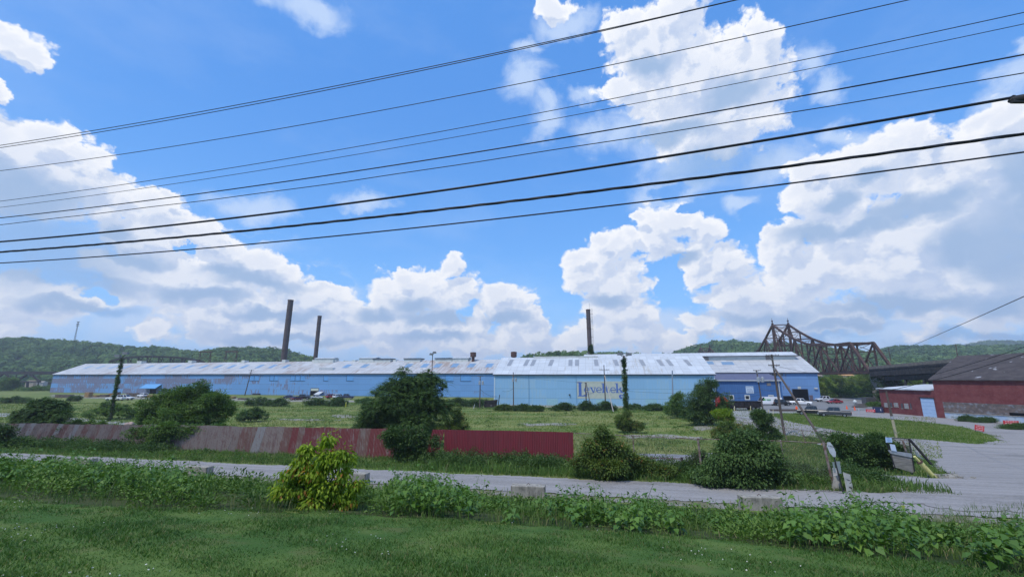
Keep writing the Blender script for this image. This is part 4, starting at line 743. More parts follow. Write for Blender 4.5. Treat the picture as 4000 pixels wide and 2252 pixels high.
xk0, zk0 = mill_x(2800, 1463); xk1, _ = mill_x(3058, 1463); M_(MB().b2((xk0, -.12, EV - 1.25), (xk1, -.03, EV - .45)), 'clerestory', mat('clerestory_glass', (.05, .05, .06), (.24, .24, .24), 1.1, .45, .6, stretch=(.6, 1, .2)))
for i in range(24): M_(MB().b2((xk0 + (xk1 - xk0) * i / 24, -.16, EV - 1.25), (xk0 + (xk1 - xk0) * i / 24 + .12, -.121, EV - .45)), 'mullion', m_white)
# pale blue hall with the painted name
HA = math.atan2(-12.7, 70.); H0 = Vector((-6.2, 151.4, -1.6)); HUu = Vector((math.cos(HA), math.sin(HA), 0)); HNn = Vector((-HUu.y, HUu.x, 0)); HL = 71.8
def hall_x(px, py, d=0.):
    q = onplane(px, py, H0 + HNn * d, HNn) - H0; return q.dot(HUu), q.z
HL = hall_x(2794, 1500)[0]; HE = hall_x(2350, 1461)[1]; hall = empty('pale_hall', H0, HA, 'pale blue sheeted hall with the painted name and grey roof lights', 'factory')
HR = HE + 6.2; HD = 15.; hs_ = (HR - HE) / HD
w = MB(); w.add([(0, 0, .9), (HL, 0, .9), (HL, 0, HE), (0, 0, HE), (0, 2 * HD, .9), (HL, 2 * HD, .9), (HL, 2 * HD, HE), (0, 2 * HD, HE), (0, HD, HR - .1), (HL, HD, HR - .1)], [(0, 1, 2, 3), (5, 4, 7, 6), (4, 0, 3, 8, 7), (1, 5, 6, 9, 2)]); w.build('wall', m_pale, hall)
MB().b2((-.05, -.06, -1), (HL + .05, 2 * HD, .9)).build('plinth', mat('white_plinth', (.48, .48, .44), (.30, .30, .27), 1.5, c3=(.14, .16, .10), s3=3, f3=.6), hall)
r_ = MB()
for y0, y1 in ((-.4, HD), (2 * HD + .4, HD)):
    z0, z1 = HE + .2 - .4 * hs_, HR + .2; a = [(-.4, y0, z0), (HL + .4, y0, z0), (HL + .4, y1, z1), (-.4, y1, z1)]; lo = [(p[0], p[1], p[2] - .15) for p in a]; r_.add(a + lo, [(0, 1, 2, 3) if y0 < y1 else (3, 2, 1, 0), (7, 6, 5, 4), (0, 4, 5, 1), (1, 5, 6, 2), (3, 2, 6, 7), (0, 3, 7, 4)])
r_.build('roof', m_roof2, hall)
MB().b2((-.3, -.52, HE - .3), (HL + .3, -.4, HE)).build('gutter', m_trim, hall)
hn = (HNn * (-hs_) + Vector((0, 0, 1))).normalized()
def hroof(px, py): q = onplane(px, py, H0 + Vector((0, 0, HE + .2)), hn) - H0; return q.dot(HUu), q.dot(HNn)
for xt, xb_, yb in ((2000, 1987, 0), (2063, 2050, 0), (2089, 2077, 0), (2158, 2148, 0), (2229, 2228, 0), (2254, 2254, 0), (2327, 2331, 0), (2402, 2411, 0), (2429, 2438, 0), (2502, 2516, 0), (2570, 2589, 0), (2606, 2625, 0), (2676, 2698, 0)):
    x1, y1 = hroof(xb_, 1428); x0, y0 = hroof(xt, 1404); y0 = min(y0, HD - .8)
    MB().add([(x1 - .72, y1, HE + .24 + hs_ * y1), (x1 + .72, y1, HE + .24 + hs_ * y1), (x0 + .72, y0, HE + .24 + hs_ * y0), (x0 - .72, y0, HE + .24 + hs_ * y0)], [(0, 1, 2, 3)]).build('roof_light', m_glassg, hall)
MB().b2((hall_x(2085, 1400, HD)[0], HD - .6, HR + .1), (HL * .5, HD + .6, HR + .55)).build('ridge_cap', m_white, hall)
for px in (2066, 2251): x, _ = hall_x(px, 1500); MB().b2((x - .06, -.1, .9), (x + .06, -.02, HE)).build('downpipe', mat('seam_blue', (.10, .25, .42)), hall)
MB().b2((0, -.12, .9), (.35, -.01, HE)).build('corner_trim', mat('corner_white', (.5, .62, .72)), hall); MB().b2((HL - .3, -.12, .9), (HL, -.01, HE)).build('corner_trim', MATS['corner_white'], hall)
for x0, x1, yt in ((2136, 2179, 1557), (2327, 2359, 1558), (2521, 2565, 1558)):
    a, zt_ = hall_x(x0, yt); b_, _ = hall_x(x1, yt); MB().b2((a, -.05, .9), (b_, -.01, zt_)).build('blocked_door', mat('blocked_door', (.26, .46, .56), (.3, .5, .6), 2), hall)
x, z = hall_x(2225, 1542); MB().lathe([(.01, 0), (.28, 0), (.28, .3), (.01, .3)], (x, -.3, z), 10).build('wall_lamp', m_dark, hall)
# sign board and letters (all flat work stands just proud of the sheeting)
sx0, sz1 = hall_x(2253, 1488); sx1, sz0 = hall_x(2434, 1556.5)
MB().b2((sx0, -.045, sz0), (sx1, -.01, sz1)).build('sign_panel', mat('sign_cream', (.47, .50, .45), (.42, .46, .42), 1.), hall)
LB = mat('sign_letter_blue', (.06, .13, .42), (.08, .17, .48), 2)
KX = (sx1 - sx0) / 1560.     # 1560 x 600 units of the enlarged photograph
def SP(x, y): return (sx0 + (x - 285) * KX, sz1 - (y - 150) * KX * .985)
def glyph(polys, name):
    mb = MB()
    for k, pl in enumerate(polys):
        q = [SP(*p) for p in pl]; mb.prism(q[::-1], -.07 - .001 * k, -.046, axis='y')
    return mb.build(name, LB, hall)
def ringpoly(cx, cy, rx, ry, wx, wy, a0, a1, n=20):
    o = [(cx + rx * math.cos(a0 + (a1 - a0) * i / n), cy - ry * math.sin(a0 + (a1 - a0) * i / n)) for i in range(n + 1)]
    return [(o[i], o[i + 1], (cx + (rx - wx(i / n)) * math.cos(a0 + (a1 - a0) * (i + 1) / n), cy - (ry - wy) * math.sin(a0 + (a1 - a0) * (i + 1) / n)), (cx + (rx - wx(i / n)) * math.cos(a0 + (a1 - a0) * i / n), cy - (ry - wy) * math.sin(a0 + (a1 - a0) * i / n))) for i in range(n)]
glyph([[(290, 182), (480, 182), (480, 212), (290, 212)], [(345, 212), (440, 212), (440, 645), (345, 645)], [(308, 645), (625, 645), (625, 672), (308, 672)], [(440, 645), (600, 645), (600, 560), (625, 560), (625, 645), (560, 640), (520, 628)]], 'letter_l')
def small_e(cx): return ringpoly(cx, 450, 95, 98, lambda s: 34 if .25 < s < .8 else 26, 22, R(-2), R(318)) + [[(cx - 62, 438), (cx + 95, 438), (cx + 95, 462), (cx - 62, 462)]]
glyph(small_e(622), 'letter_e')
glyph([[(722, 355), (822, 355), (822, 378), (722, 378)], [(752, 378), (810, 378), (868, 545), (832, 545)], [(870, 355), (942, 355), (942, 378), (870, 378)], [(900, 378), (922, 378), (868, 545), (852, 500)]], 'letter_v')
glyph(small_e(1040), 'letter_e')
glyph([[(1130, 220), (1225, 220), (1225, 242), (1130, 242)], [(1165, 242), (1222, 242), (1222, 520), (1165, 520)], [(1140, 520), (1255, 520), (1255, 545), (1140, 545)]], 'letter_l')
glyph([[(1312, 245), (1330, 245), (1330, 360), (1290, 360)], [(1262, 360), (1385, 360), (1385, 378), (1262, 378)], [(1285, 378), (1335, 378), (1335, 510), (1285, 500)], [(1285, 500), (1335, 510), (1365, 530), (1418, 470), (1410, 510), (1370, 548), (1320, 545)]], 'letter_t')
glyph(small_e(1520), 'letter_e')
glyph([[(1592, 215), (1690, 215), (1690, 238), (1592, 238)], [(1630, 238), (1690, 238), (1690, 520), (1630, 520)], [(1610, 520), (1732, 520), (1732, 545), (1610, 545)], [(1745, 358), (1825, 358), (1825, 378), (1745, 378)], [(1762, 378), (1798, 378), (1690, 455), (1690, 425)], [(1722, 428), (1775, 400), (1835, 520), (1780, 520)], [(1752, 520), (1850, 520), (1850, 545), (1752, 545)]], 'letter_k')
glyph(ringpoly(1782, 668, 74, 74, lambda s: 34, 34, R(20), R(330)) + [[(1735, 640), (1770, 640), (1800, 700), (1770, 720)]], 'round_emblem')
glyph([[(690 + 45 * i, 560), (702 + 45 * i, 560), (722 + 45 * i, 590), (710 + 45 * i, 590)] for i in range(4)], 'tag_line')

# dark blue office lean-to
OA = MA; q0 = atZ(2803, 1567, 0); q0 = Vector((q0.x * 150 / q0.y, 150, 0)); OU, ON = MU, MN
def off_x(px, py, d=0.): q = onplane(px, py, q0 + ON * d, ON) - q0; return q.dot(OU), q.z
OL, OH = off_x(3052, 1500)[0], off_x(2900, 1486)[1]
off = empty('office_building', q0, OA, 'dark blue office lean-to with three small white framed windows and the main office board', 'office')
w = MB(); w.add([(0, 0, 0), (OL, 0, 0), (OL, 0, OH), (0, 0, OH), (0, 12, 0), (OL, 12, 0), (OL, 12, OH + 2), (0, 12, OH + 2)], [(0, 1, 2, 3), (4, 0, 3, 7), (1, 5, 6, 2), (5, 4, 7, 6)]); w.build('wall', m_office, off)
r_ = MB(); a = [(-.4, -.5, OH + .02), (OL + .4, -.5, OH + .02), (OL + .2, 12, OH + 2.2), (-.2, 12, OH + 2.2)]; r_.add(a + [(p[0], p[1], p[2] + .2) for p in a], [(3, 2, 1, 0), (4, 5, 6, 7), (0, 1, 5, 4), (1, 2, 6, 5), (3, 0, 4, 7)]); r_.build('roof', mat('slate_purple_roof', (.085, .095, .17), (.11, .12, .19), .8, rough=.6), off)
MB().b2((-.45, -.62, OH - .05), (OL + .45, -.502, OH + .24)).build('fascia', m_white, off)
x = OL - .9; MB().b2((x, -.18, 0), (x + .22, -.02, OH - .1)).build('downpipe', m_white, off)
for px, dark in ((2857, 1), (2919, 1), (3012, 0)):
    x, z = off_x(px, 1551); f = MB(); 
    for lo, hi in (((x - .8, -.1, z - .8), (x - .5, -.01, z + .8)), ((x + .5, -.1, z - .8), (x + .8, -.01, z + .8)), ((x - .5, -.1, z + .5), (x + .5, -.01, z + .8)), ((x - .5, -.1, z - .8), (x + .5, -.01, z - .5))): f.b2(lo, hi)
    wo = f.build('window', m_white, off); MB().b2((x - .5, -.06, z - .5), (x + .5, -.012, z + .5)).build('pane', m_black if dark else mat('pale_blind', (.24, .24, .25)), wo)
x, z = off_x(3003, 1499); MB().b2((x - .6, -.1, z - .5), (x + .6, -.01, z + .5)).build('vent', mat('dull_louvre', (.26, .23, .22)), off)
def text(txt, size, loc, rot, m_, parent=None, name='lettering', ext=.004, align='CENTER'):
    c = bpy.data.curves.new(name, 'FONT'); c.body = txt; c.size = size; c.extrude = ext; c.align_x = align; c.align_y = 'CENTER'; c.resolution_u = 2
    t_ = bpy.data.objects.new(name, c); dg = None; C.objects.link(t_); bpy.context.view_layer.update()
    me = bpy.data.meshes.new_from_object(t_.evaluated_get(bpy.context.evaluated_depsgraph_get())); bpy.data.objects.remove(t_); me.materials.clear(); me.materials.append(m_)
    o = bpy.data.objects.new(name, me); C.objects.link(o); o.location = loc; o.rotation_euler = rot; o.parent = parent; return o
a, z1 = off_x(2912, 1507); b_, z0 = off_x(2945, 1535.5)
bd = MB().b2((a, -.09, z0), (b_, -.01, z1)).build('office_board', mat('board_pale_blue', (.50, .62, .74)), off); mx = (a + b_) / 2; hz = (z1 - z0)
ink = mat('board_ink', (.09, .12, .26))
text('LEVELTEK', .52, (mx, -.095, z1 - hz * .14), (R(90), 0, 0), ink, bd); text('ENTRY', .50, (mx, -.095, z1 - hz * .40), (R(90), 0, 0), ink, bd)
text('MAIN', .72, (mx, -.095, z1 - hz * .64), (R(90), 0, 0), ink, bd); text('OFFICE', .56, (mx, -.095, z1 - hz * .87), (R(90), 0, 0), ink, bd)

# ------------------------------------------------------------------ stacks and vents
def stack(bpx, tpx, wpx, Y, name, label, ladder=False, cat='chimney'):
    t = atY(*tpx, Y); b = atY(*bpx, Y); r = wpx * Y / 1707 / 2; root = empty(name, (b.x, Y, 0), 0, label, cat); tl = Vector((t.x - b.x, 0, 0)); H = t.z
    mb = MB(); seg = 14; pts = [Vector((tl.x * max(0, (i / seg * H - b.z)) / (H - b.z), 0, i / seg * H)) for i in range(seg + 1)]
    mb.tube(pts, [r * 1.06 - r * .06 * i / seg for i in range(seg + 1)], 20); mb.build('shaft', m_stack, root)
    rg = MB()
    for i in range(1, 9): p = Vector((tl.x * max(0, (i / 9 * H - b.z)) / (H - b.z), 0, i / 9 * H)); rg.lathe([(r * 1.08, -.09), (r * 1.1, -.09), (r * 1.1, .09), (r * 1.08, .09)], p, 20)
    rg.lathe([(r * 1.02, 0), (r * 1.09, 0), (r * 1.09, .35), (r * .8, .35)], (tl.x, 0, H - .36), 20); rg.build('band', m_rust, root)
    if ladder:
        ld = MB(); e = Vector((r + .35, -.2, 0)); a_, c_ = pts[2] + e, pts[-1] + e; ld.bar(a_, c_ + Vector((0, 0, .4)), .07); ld.bar(a_ + Vector((.5, 0, 0)), c_ + Vector((.5, 0, .4)), .07); n = int((c_ - a_).length / .7)
        for i in range(n): p = a_.lerp(c_, i / n); ld.bar(p, p + Vector((.5, 0, 0)), .05)
        for i in range(0, n, 5): p = a_.lerp(c_, i / n); ld.bar(p - Vector((.5, 0, 0)), p + Vector((.62, 0, 0)), .12)
        ld.build('ladder', m_dark, root); MB().bar(pts[-1] + Vector((r * .7, 0, 0)), pts[-1] + Vector((r * .7, 0, 3)), .06).build('lightning_rod', m_dark, root)
        crown('ivy', [(.3, -.6, b.z + 1, r * .9, r * .9, 3.2)], 2600, .4, leaf_dark, root)
    return root
stack((1108, 1405), (1136, 1171), 21, 246, 'brick_chimney', 'tallest dark chimney, left of the two standing together behind the mill roof')
stack((1231, 1408), (1249, 1233), 15, 240, 'steel_chimney', 'slimmer, shorter dark chimney right of the tallest one')
stack((2305, 1380), (2297, 1208), 17, 196, 'ladder_chimney', 'lone dark chimney with a ladder on its right side and ivy at its foot', True)
def capvent(px, yt, label):
    p = atY(px, 1408, 205 if px < 1900 else 178); k = p.y / 1707; zt = atY(px, yt, p.y).z; root = empty('roof_ventilator', (p.x, p.y, p.z - 1.2), 0, label, 'ventilator', 'rusty capped ventilators on the roof ridge'); H = zt - p.z + 1.2
    MB().lathe([(6 * k, 0), (6 * k, H - 1.6)], n=16).build('stem', m_rust, root); MB().lathe([(9 * k, H - 2.1), (11.6 * k, H - 2), (11.6 * k, H - .05), (11.9 * k, H), (10 * k, H + .1), (2 * k, H + .2)], n=18).build('cap', m_rust, root)
capvent(1848, 1376, 'rusty drum ventilator on the mill ridge beside a gabled monitor'); capvent(2007, 1374, 'rusty drum ventilator standing over the left end of the pale hall')

# ------------------------------------------------------------------ cantilever bridge, approach deck, far rail bridge
m_br = mat('bridge_rust', (.085, .05, .045), (.055, .04, .042), .35, .4, .65, .85, .1, c3=(.20, .11, .07), s3=.8, f3=.5)
T1 = Vector((ray(3075, 1475)[0] / ray(3075, 1475)[1] * 230, 230, 0)); EN = Vector((131., 154., 0)); BD = (T1 - EN).normalized(); BS = Vector((BD.y, -BD.x, 0)); TL = (T1 - EN).length
br = empty('truss_bridge', T1, 0, 'huge rusty cantilever truss bridge rising behind the right end of the mill', 'bridge')
HWb = 3.9; deckz = EYE + 1.9
def BP(s, side, z): return BD * s + BS * side * HWb + Vector((0, 0, z))
# s: metres from the tower towards the far bank; negative = towards the camera. top chord heights are above the ground
top = {-77: None, -68: 21.2, -57.5: 21.3, -46: 21.8, -34.5: 23.4, -23: 26.6, -11.5: 31, 0: 36.2, 11.5: 30, 23: 24.4, 34.5: 21.6, 46: 19.9, 57.5: 19, 69: 18.6, 80: 18.6, 91: 18.8, 103: 19.4, 114: 21, 125: 23.4, 137: 26.4, 148: 30, 160: 34.4, 172: 29, 184: 25, 196: 22, 210: 21}
ss_ = sorted(top)
for sd_ in (-1, 1):
    ch = MB(); wb = MB(); lo = MB()
    for a, b_ in zip(ss_[:-1], ss_[1:]):
        ta = deckz if top[a] is None else top[a]; ch.bar(BP(a, sd_, ta), BP(b_, sd_, top[b_]), .8, .9)
        lo.bar(BP(a, sd_, deckz), BP(b_, sd_, deckz), .6, .9); wb.bar(BP(b_, sd_, deckz), BP(b_, sd_, top[b_]), .95 if b_ in (0, 160) else .5)
        if top[a] is not None:
            up = (ss_.index(a) % 2 == 0) ^ (b_ > 0)
            A, B_ = (BP(a, sd_, deckz), BP(b_, sd_, top[b_])) if up else (BP(a, sd_, ta), BP(b_, sd_, deckz)); wb.bar(A, B_, .5)
            m1 = (A + B_) / 2; wb.bar(m1, BP((a + b_) / 2, sd_, deckz), .26); wb.bar(m1, BP(b_ if up else a, sd_, deckz), .26) 
            hz_ = (ta + deckz) / 2; wb.bar(BP(a, sd_, hz_), BP(b_, sd_, (top[b_] + deckz) / 2), .22)
    ch.build('top_chord', m_br, br); wb.build('web', m_br, br); lo.build('bottom_chord', m_br, br)
    for s0 in (0, 160):
        MB().lathe([(.3, 0), (.75, .35), (.3, .7), (.2, 1.3), (.55, 1.8), (.12, 2.3), (.05, 3.4)], BP(s0, sd_, top[s0] + .3), 8).build('finial', m_br, br)
sw = MB()
for a in ss_[1:]:
    sw.bar(BP(a, -1, top[a]), BP(a, 1, top[a]), .4, .5); h2 = max(top[a] - 3.5, deckz + 5.5); sw.bar(BP(a, -1, h2), BP(a, 1, h2), .3); sw.bar(BP(a, -1, top[a]), BP(a, 1, h2), .16); sw.bar(BP(a, 1, top[a]), BP(a, -1, h2), .16)
    if a in (0, 160):
        for h in (deckz + 8, deckz + 15): sw.bar(BP(a, -1, h), BP(a, 1, h), .6, .8); sw.bar(BP(a, -1, h), BP(a, 1, h + 7), .3); sw.bar(BP(a, 1, h), BP(a, -1, h + 7), .3)
for a, b_ in zip(ss_[1:-1], ss_[2:]): sw.bar(BP(a, -1, top[a]), BP(b_, 1, top[b_]), .14); sw.bar(BP(a, 1, top[a]), BP(b_, -1, top[b_]), .14)
sw.build('sway_bracing', m_br, br)
mb = MB(); L2 = 287
for a in range(-77, 210, 7): mb.bar(BP(a, -1, deckz), BP(a, 1, deckz), .4, .8)
mb.bar(BP(-77, 0, deckz + .5), BP(210, 0, deckz + .5), 7.0, .35); mb.build('deck', m_dark, br)
rl = MB()
for sd_ in (-.9, .9):
    for h in (.9, 1.5): rl.bar(BP(-77, sd_, deckz + h), BP(210, sd_, deckz + h), .1)
    for a in range(-77, 210, 3): rl.bar(BP(a, sd_, deckz + .5), BP(a, sd_, deckz + 1.6), .1)
rl.build('railing', m_br, br)
for s0 in (0, 160): MB().prism([(x * 1., y * 1.) for x, y in [(BP(s0 - 2, -1.2, 0).x, BP(s0 - 2, -1.2, 0).y), (BP(s0 + 2, -1.2, 0).x, BP(s0 + 2, -1.2, 0).y), (BP(s0 + 2, 1.2, 0).x, BP(s0 + 2, 1.2, 0).y), (BP(s0 - 2, 1.2, 0).x, BP(s0 - 2, 1.2, 0).y)]], -1, deckz - .4).build('pier', m_conc, br)
# approach viaduct
vi = empty('approach_viaduct', EN, 0, 'dark steel approach viaduct running from the truss bridge to behind the brick warehouse', 'viaduct')
def VP(s, side, z): return BD * (-s) + BS * side * HWb + Vector((0, 0, z + .030 * s))
mb = MB(); VL = 120
m_vi = mat('viaduct_black', (.02, .022, .026), (.045, .04, .04), 1.2, rough=.85, c3=(.12, .11, .10), s3=3, f3=.3)
mb.bar(VP(0, 0, deckz + .9), VP(VL, 0, deckz + .9), 8.6, .5)
for sd_ in (-1, 1): mb.bar(VP(0, sd_, deckz - .3), VP(VL, sd_, deckz - .3), .5, 2.2)
for s in np.arange(0, VL, 2.2): mb.bar(VP(s, -1.05, deckz - 1.3), VP(s, -1.05, deckz + .7), .16)
mb.build('girders', m_vi, vi)
mb = MB()
for sd_ in (-1, 1): mb.bar(VP(6, sd_ * .8, deckz - 2.3), VP(VL, sd_ * .8, deckz - 2.3), .5, 1.3)
mb.build('lower_girder', m_vi, vi)
mb = MB(); mb.bar(VP(0, -1.06, deckz + 1.6), VP(VL, -1.06, deckz + 1.6), .12, .9); mb.bar(VP(0, 1.06, deckz + 1.6), VP(VL, 1.06, deckz + 1.6), .12, .9); mb.build('parapet', mat('rusted_parapet', (.13, .12, .11), (.19, .17, .14), 1.2, rough=.9), vi)
for s in (16, 24, 44, 52):
    t = MB(); zb = -VP(s, 0, 0).z
    for sd_ in (-.8, .8): t.bar(BD * (-s) + BS * sd_ * HWb * 1.5, VP(s, sd_, deckz - 2.6), .6)
    t.bar(BD * (-s) + BS * HWb * 1.2, VP(s, -.8, deckz - 2.8), .2); t.bar(BD * (-s) - BS * HWb * 1.2, VP(s, .8, deckz - 2.8), .2)
    if s in (16, 44): t.bar(BD * (-s) + BS * HWb * 1.2, VP(s + 8, .8, deckz - 2.8), .25); t.bar(BD * (-s - 8) + BS * HWb * 1.2, VP(s, .8, deckz - 2.8), .25)
    t.build('trestle_leg', m_vi, vi)
for px, yt, Yd in ((3470, 1357, 146), (3733, 1343, 122)):
    p = atY(px + 9, 1405, Yd); q = atY(px, yt, Yd); root = empty('catenary_mast', p, 0, 'thin mast standing on the viaduct ' + ('near the end of the truss' if px < 3600 else 'near the brick warehouse roof'), 'mast', 'masts on the viaduct'); MB().tube([(0, 0, -.5), q - p], [.13, .09], 6).build('mast', m_wood, root); MB().bar(Vector(q - p) - Vector((.6, 0, .4)), Vector(q - p) + Vector((.6, 0, -.4)), .1).build('crossarm', m_wood, root)
pv = empty('bridge_pier', (0, 0, 0), 0, 'thick bridge pier completely covered in dark ivy', 'pier'); pc = EN + BD * 0 ; pv.location = pc
MB().box((0, 0, (deckz - 1.5) / 2), (6.5, 5, deckz - 1.5), math.atan2(BD.y, BD.x)).build('pier_shaft', m_conc, pv)
crown('ivy', [(0, 0, 4, 5.6, 5, 5.6), (2, -2, 2, 5.5, 4, 3)], 15000, .42, leaf_dark, pv, shell=.8)
# far rail bridge behind the mill
rb = empty('rail_bridge', (-300, 330, 0), 0, 'black railway truss bridge crossing behind the left end of the mill roof', 'bridge')
o0 = Vector((-300, 330, 0))
def RP(px, py, dy=0.): Yb = 330 + (px - 600) * -.02; return atY(px, py, Yb + dy) - o0
for dy in (0, 7):
    mb = MB(); mb.bar(RP(-500, 1452, dy), RP(240, 1456, dy), .8, 2.4)
    xs_ = list(range(-500, 200, 47)); 
    for i, x in enumerate(xs_[:-1]):
        mb.bar(RP(x, 1456 if i % 2 else 1489, dy), RP(x + 47, 1489 if i % 2 else 1456, dy), 1.0); mb.bar(RP(x, 1489, dy), RP(x + 47, 1489.5, dy), .8, 1.0)
        if i % 2 == 0: mb.bar(RP(x, 1458, dy), RP(x, 1489, dy), .35)
    for x in (-150, 75, 108, 150, 215): mb.bar(RP(x, 1489, dy), RP(x - 3, 1532, dy), 1.1 if x != 150 else .6)
    mb.build('deck_truss', m_vi, rb)
    arc = [(428, 1414), (440, 1407), (470, 1400), (500, 1396), (540, 1393), (575, 1391.5), (620, 1392.5), (665, 1394), (710, 1397), (745, 1402), (775, 1408), (800, 1413)]
    mb = MB()
    for a, b_ in zip(arc[:-1], arc[1:]): mb.bar(RP(*a, dy), RP(*b_, dy), 1.0, 1.3)
    for i, (x, y) in enumerate(arc[1:-1]):
        mb.bar(RP(x, y, dy), RP(x, 1424, dy), .55); mb.bar(RP(x, y, dy), RP(x + 20, 1424, dy), .4); mb.bar(RP(x + 18, y + 1, dy), RP(x, 1424, dy), .4)
    mb.bar(RP(240, 1456, dy), RP(420, 1424, dy), .7); mb.bar(RP(400, 1424, dy), RP(1500, 1411, dy), .8, 1.3); mb.build('arch_truss', m_vi, rb)
def pylon(px, yt, yb, Y, label):
    p = atY(px, yb, Y); root = empty('lattice_gantry', p - Vector((0, 0, 12)), 0, label, 'gantry', 'faint lattice gantries behind the mill roof'); k = Y / 1707; mb = MB(); H = atY(px, yt, Y).z - p.z
    for s in (-1, 1):
        for t in (-1, 1): mb.bar((s * 24 * k + t * 6 * k, t, 0), (s * 20 * k, 0, 12 + H), .22)
        for i in range(3): mb.bar((s * 24 * k - 5 * k, 0, 12 + H * i / 3), (s * 22 * k + 5 * k, 0, 12 + H * (i + 1) / 3), .16)
    mb.bar((-24 * k, 0, 12), (20 * k, 0, 12 + H), .14); mb.bar((24 * k, 0, 12), (-20 * k, 0, 12 + H), .14); mb.build('legs', m_rust, root); MB().bar((-26 * k, 0, 12 + H), (26 * k, 0, 12 + H), .6, .7).build('crossbeam', m_rust, root)
pylon(798, 1373, 1412, 300, 'left one of two faint lattice gantries behind the mill roof'); pylon(900, 1372, 1412, 300, 'right one of two faint lattice gantries behind the mill roof')
p = atY(292, 1325, 600); q = atY(306, 1256, 600); rm = empty('radio_mast', p, 0, 'tall thin radio mast leaning on top of the left wooded hill', 'mast'); d = q - p; mb = MB()
for s in (-.9, .9): mb.bar((s, 0, -3), d + Vector((s * .5, 0, 0)), .3)
for i in range(12): a_ = d * (i / 12); b_ = d * ((i + 1) / 12); mb.bar(a_ + Vector((-.8, 0, 0)), b_ + Vector((.8, 0, 0)), .18)
mb.build('lattice', m_dark, rm); mb = MB()
for f in (.78, .86, .99): c_ = d * f; mb.bar(c_ - Vector((1.9, 0, 0)), c_ + Vector((1.9, 0, 0)), .7, .8)
mb.build('antenna', m_dark, rm)

# ------------------------------------------------------------------ brick warehouse
m_brick = mat('painted_brick', (.14, .038, .042), (.18, .058, .058), .9, .35, .65, .9, 0, .5, 10, c3=(.20, .11, .11), s3=2.5, f3=.35, spec=.15)
A1 = atZ(3670, 1631, 0); A2 = atZ(4000, 1652, 0); RU = (A2 - A1).normalized(); A3 = A1 + RU * 60; RN = Vector((-RU.y, RU.x, 0)); ang = math.atan2(RU.y, RU.x)
wz = onplane(3648, 1484, A1, RN).z
bw = empty('brick_warehouse', A1, ang, 'big red painted brick warehouse with a dark patched roof at the right edge', 'warehouse')
w = MB(); Dp = 15.; w.add([(0, 0, 0), (60, 0, 0), (60, 0, wz), (0, 0, wz), (0, 2 * Dp, 0), (60, 2 * Dp, 0), (60, 2 * Dp, wz), (0, 2 * Dp, wz), (0, Dp, wz + 5.2), (60, Dp, wz + 5.2)], [(0, 1, 2, 3), (5, 4, 7, 6), (4, 0, 3, 8, 7), (1, 5, 6, 9, 2)]); w.build('wall', m_brick, bw)
m_dr = mat('dark_patched_roof', (.052, .045, .047), (.075, .065, .065), .8, .4, .6, .95, 0, .4, 12, c3=(.40, .40, .41), s3=.45, f3=.0)
def patchroof():
    m = m_dr; N = NT(m.node_tree); b = [n for n in m.node_tree.nodes if n.type == 'BSDF_PRINCIPLED'][0]; tc = N.n('ShaderNodeTexCoord').outputs['Object']; old = b.inputs['Base Color'].links[0].from_socket
    f = N.ss(N.noise(N.v('MULTIPLY', tc, (.8, .5, .3)), .85, 3, .5), .665, .70); N.put(b, 'Base Color', N.mix(N.m('MULTIPLY', f, .8), old, (.33, .34, .37)))
patchroof()
r_ = MB()
for y0, y1 in ((-.5, Dp), (2 * Dp + .5, Dp)):
    a = [(-.5, y0, wz - .05), (60.5, y0, wz - .05), (60.5, y1, wz + 5.35), (-.5, y1, wz + 5.35)]; lo = [(p_[0], p_[1], p_[2] + .18) for p_ in a]; r_.add(a + lo, [(0, 1, 2, 3)[::-1], (4, 5, 6, 7) if y0 < y1 else (7, 6, 5, 4), (0, 1, 5, 4), (1, 2, 6, 5), (3, 0, 4, 7)])
r_.build('roof', m_dr, bw)
zb2 = onplane(3800, 1573, A1, RN).z; zb1 = onplane(3800, 1614, A1, RN).z
MB().b2((1.0, -.03, zb1), (59.9, -.005, zb2)).build('bare_brick_band', mat('bare_brick', (.10, .085, .085), (.15, .12, .11), 1.4, .4, .6, .95, 0, .5, 10, c3=(.26, .30, .36), s3=1.1, f3=.6), bw)
MB().b2((1.0, -.10, 0), (59.9, -.01, zb1 - .12)).build('plinth', mat('blue_white_plinth', (.30, .40, .55), (.38, .45, .52), .8, .4, .6, .9, c3=(.12, .12, .10), s3=1.5, f3=.6), bw)
MB().b2((1.0, -.2, zb1 - .118), (59.9, -.012, zb1)).build('ledge', m_conc, bw)
x, z = (onplane(3945, 1622, A1, RN) - A1).dot(RU), onplane(3945, 1622, A1, RN).z; MB().b2((x, -.06, zb1 + .02), (x + 9, -.031, zb1 + .55)).build('dark_vent', m_black, bw)
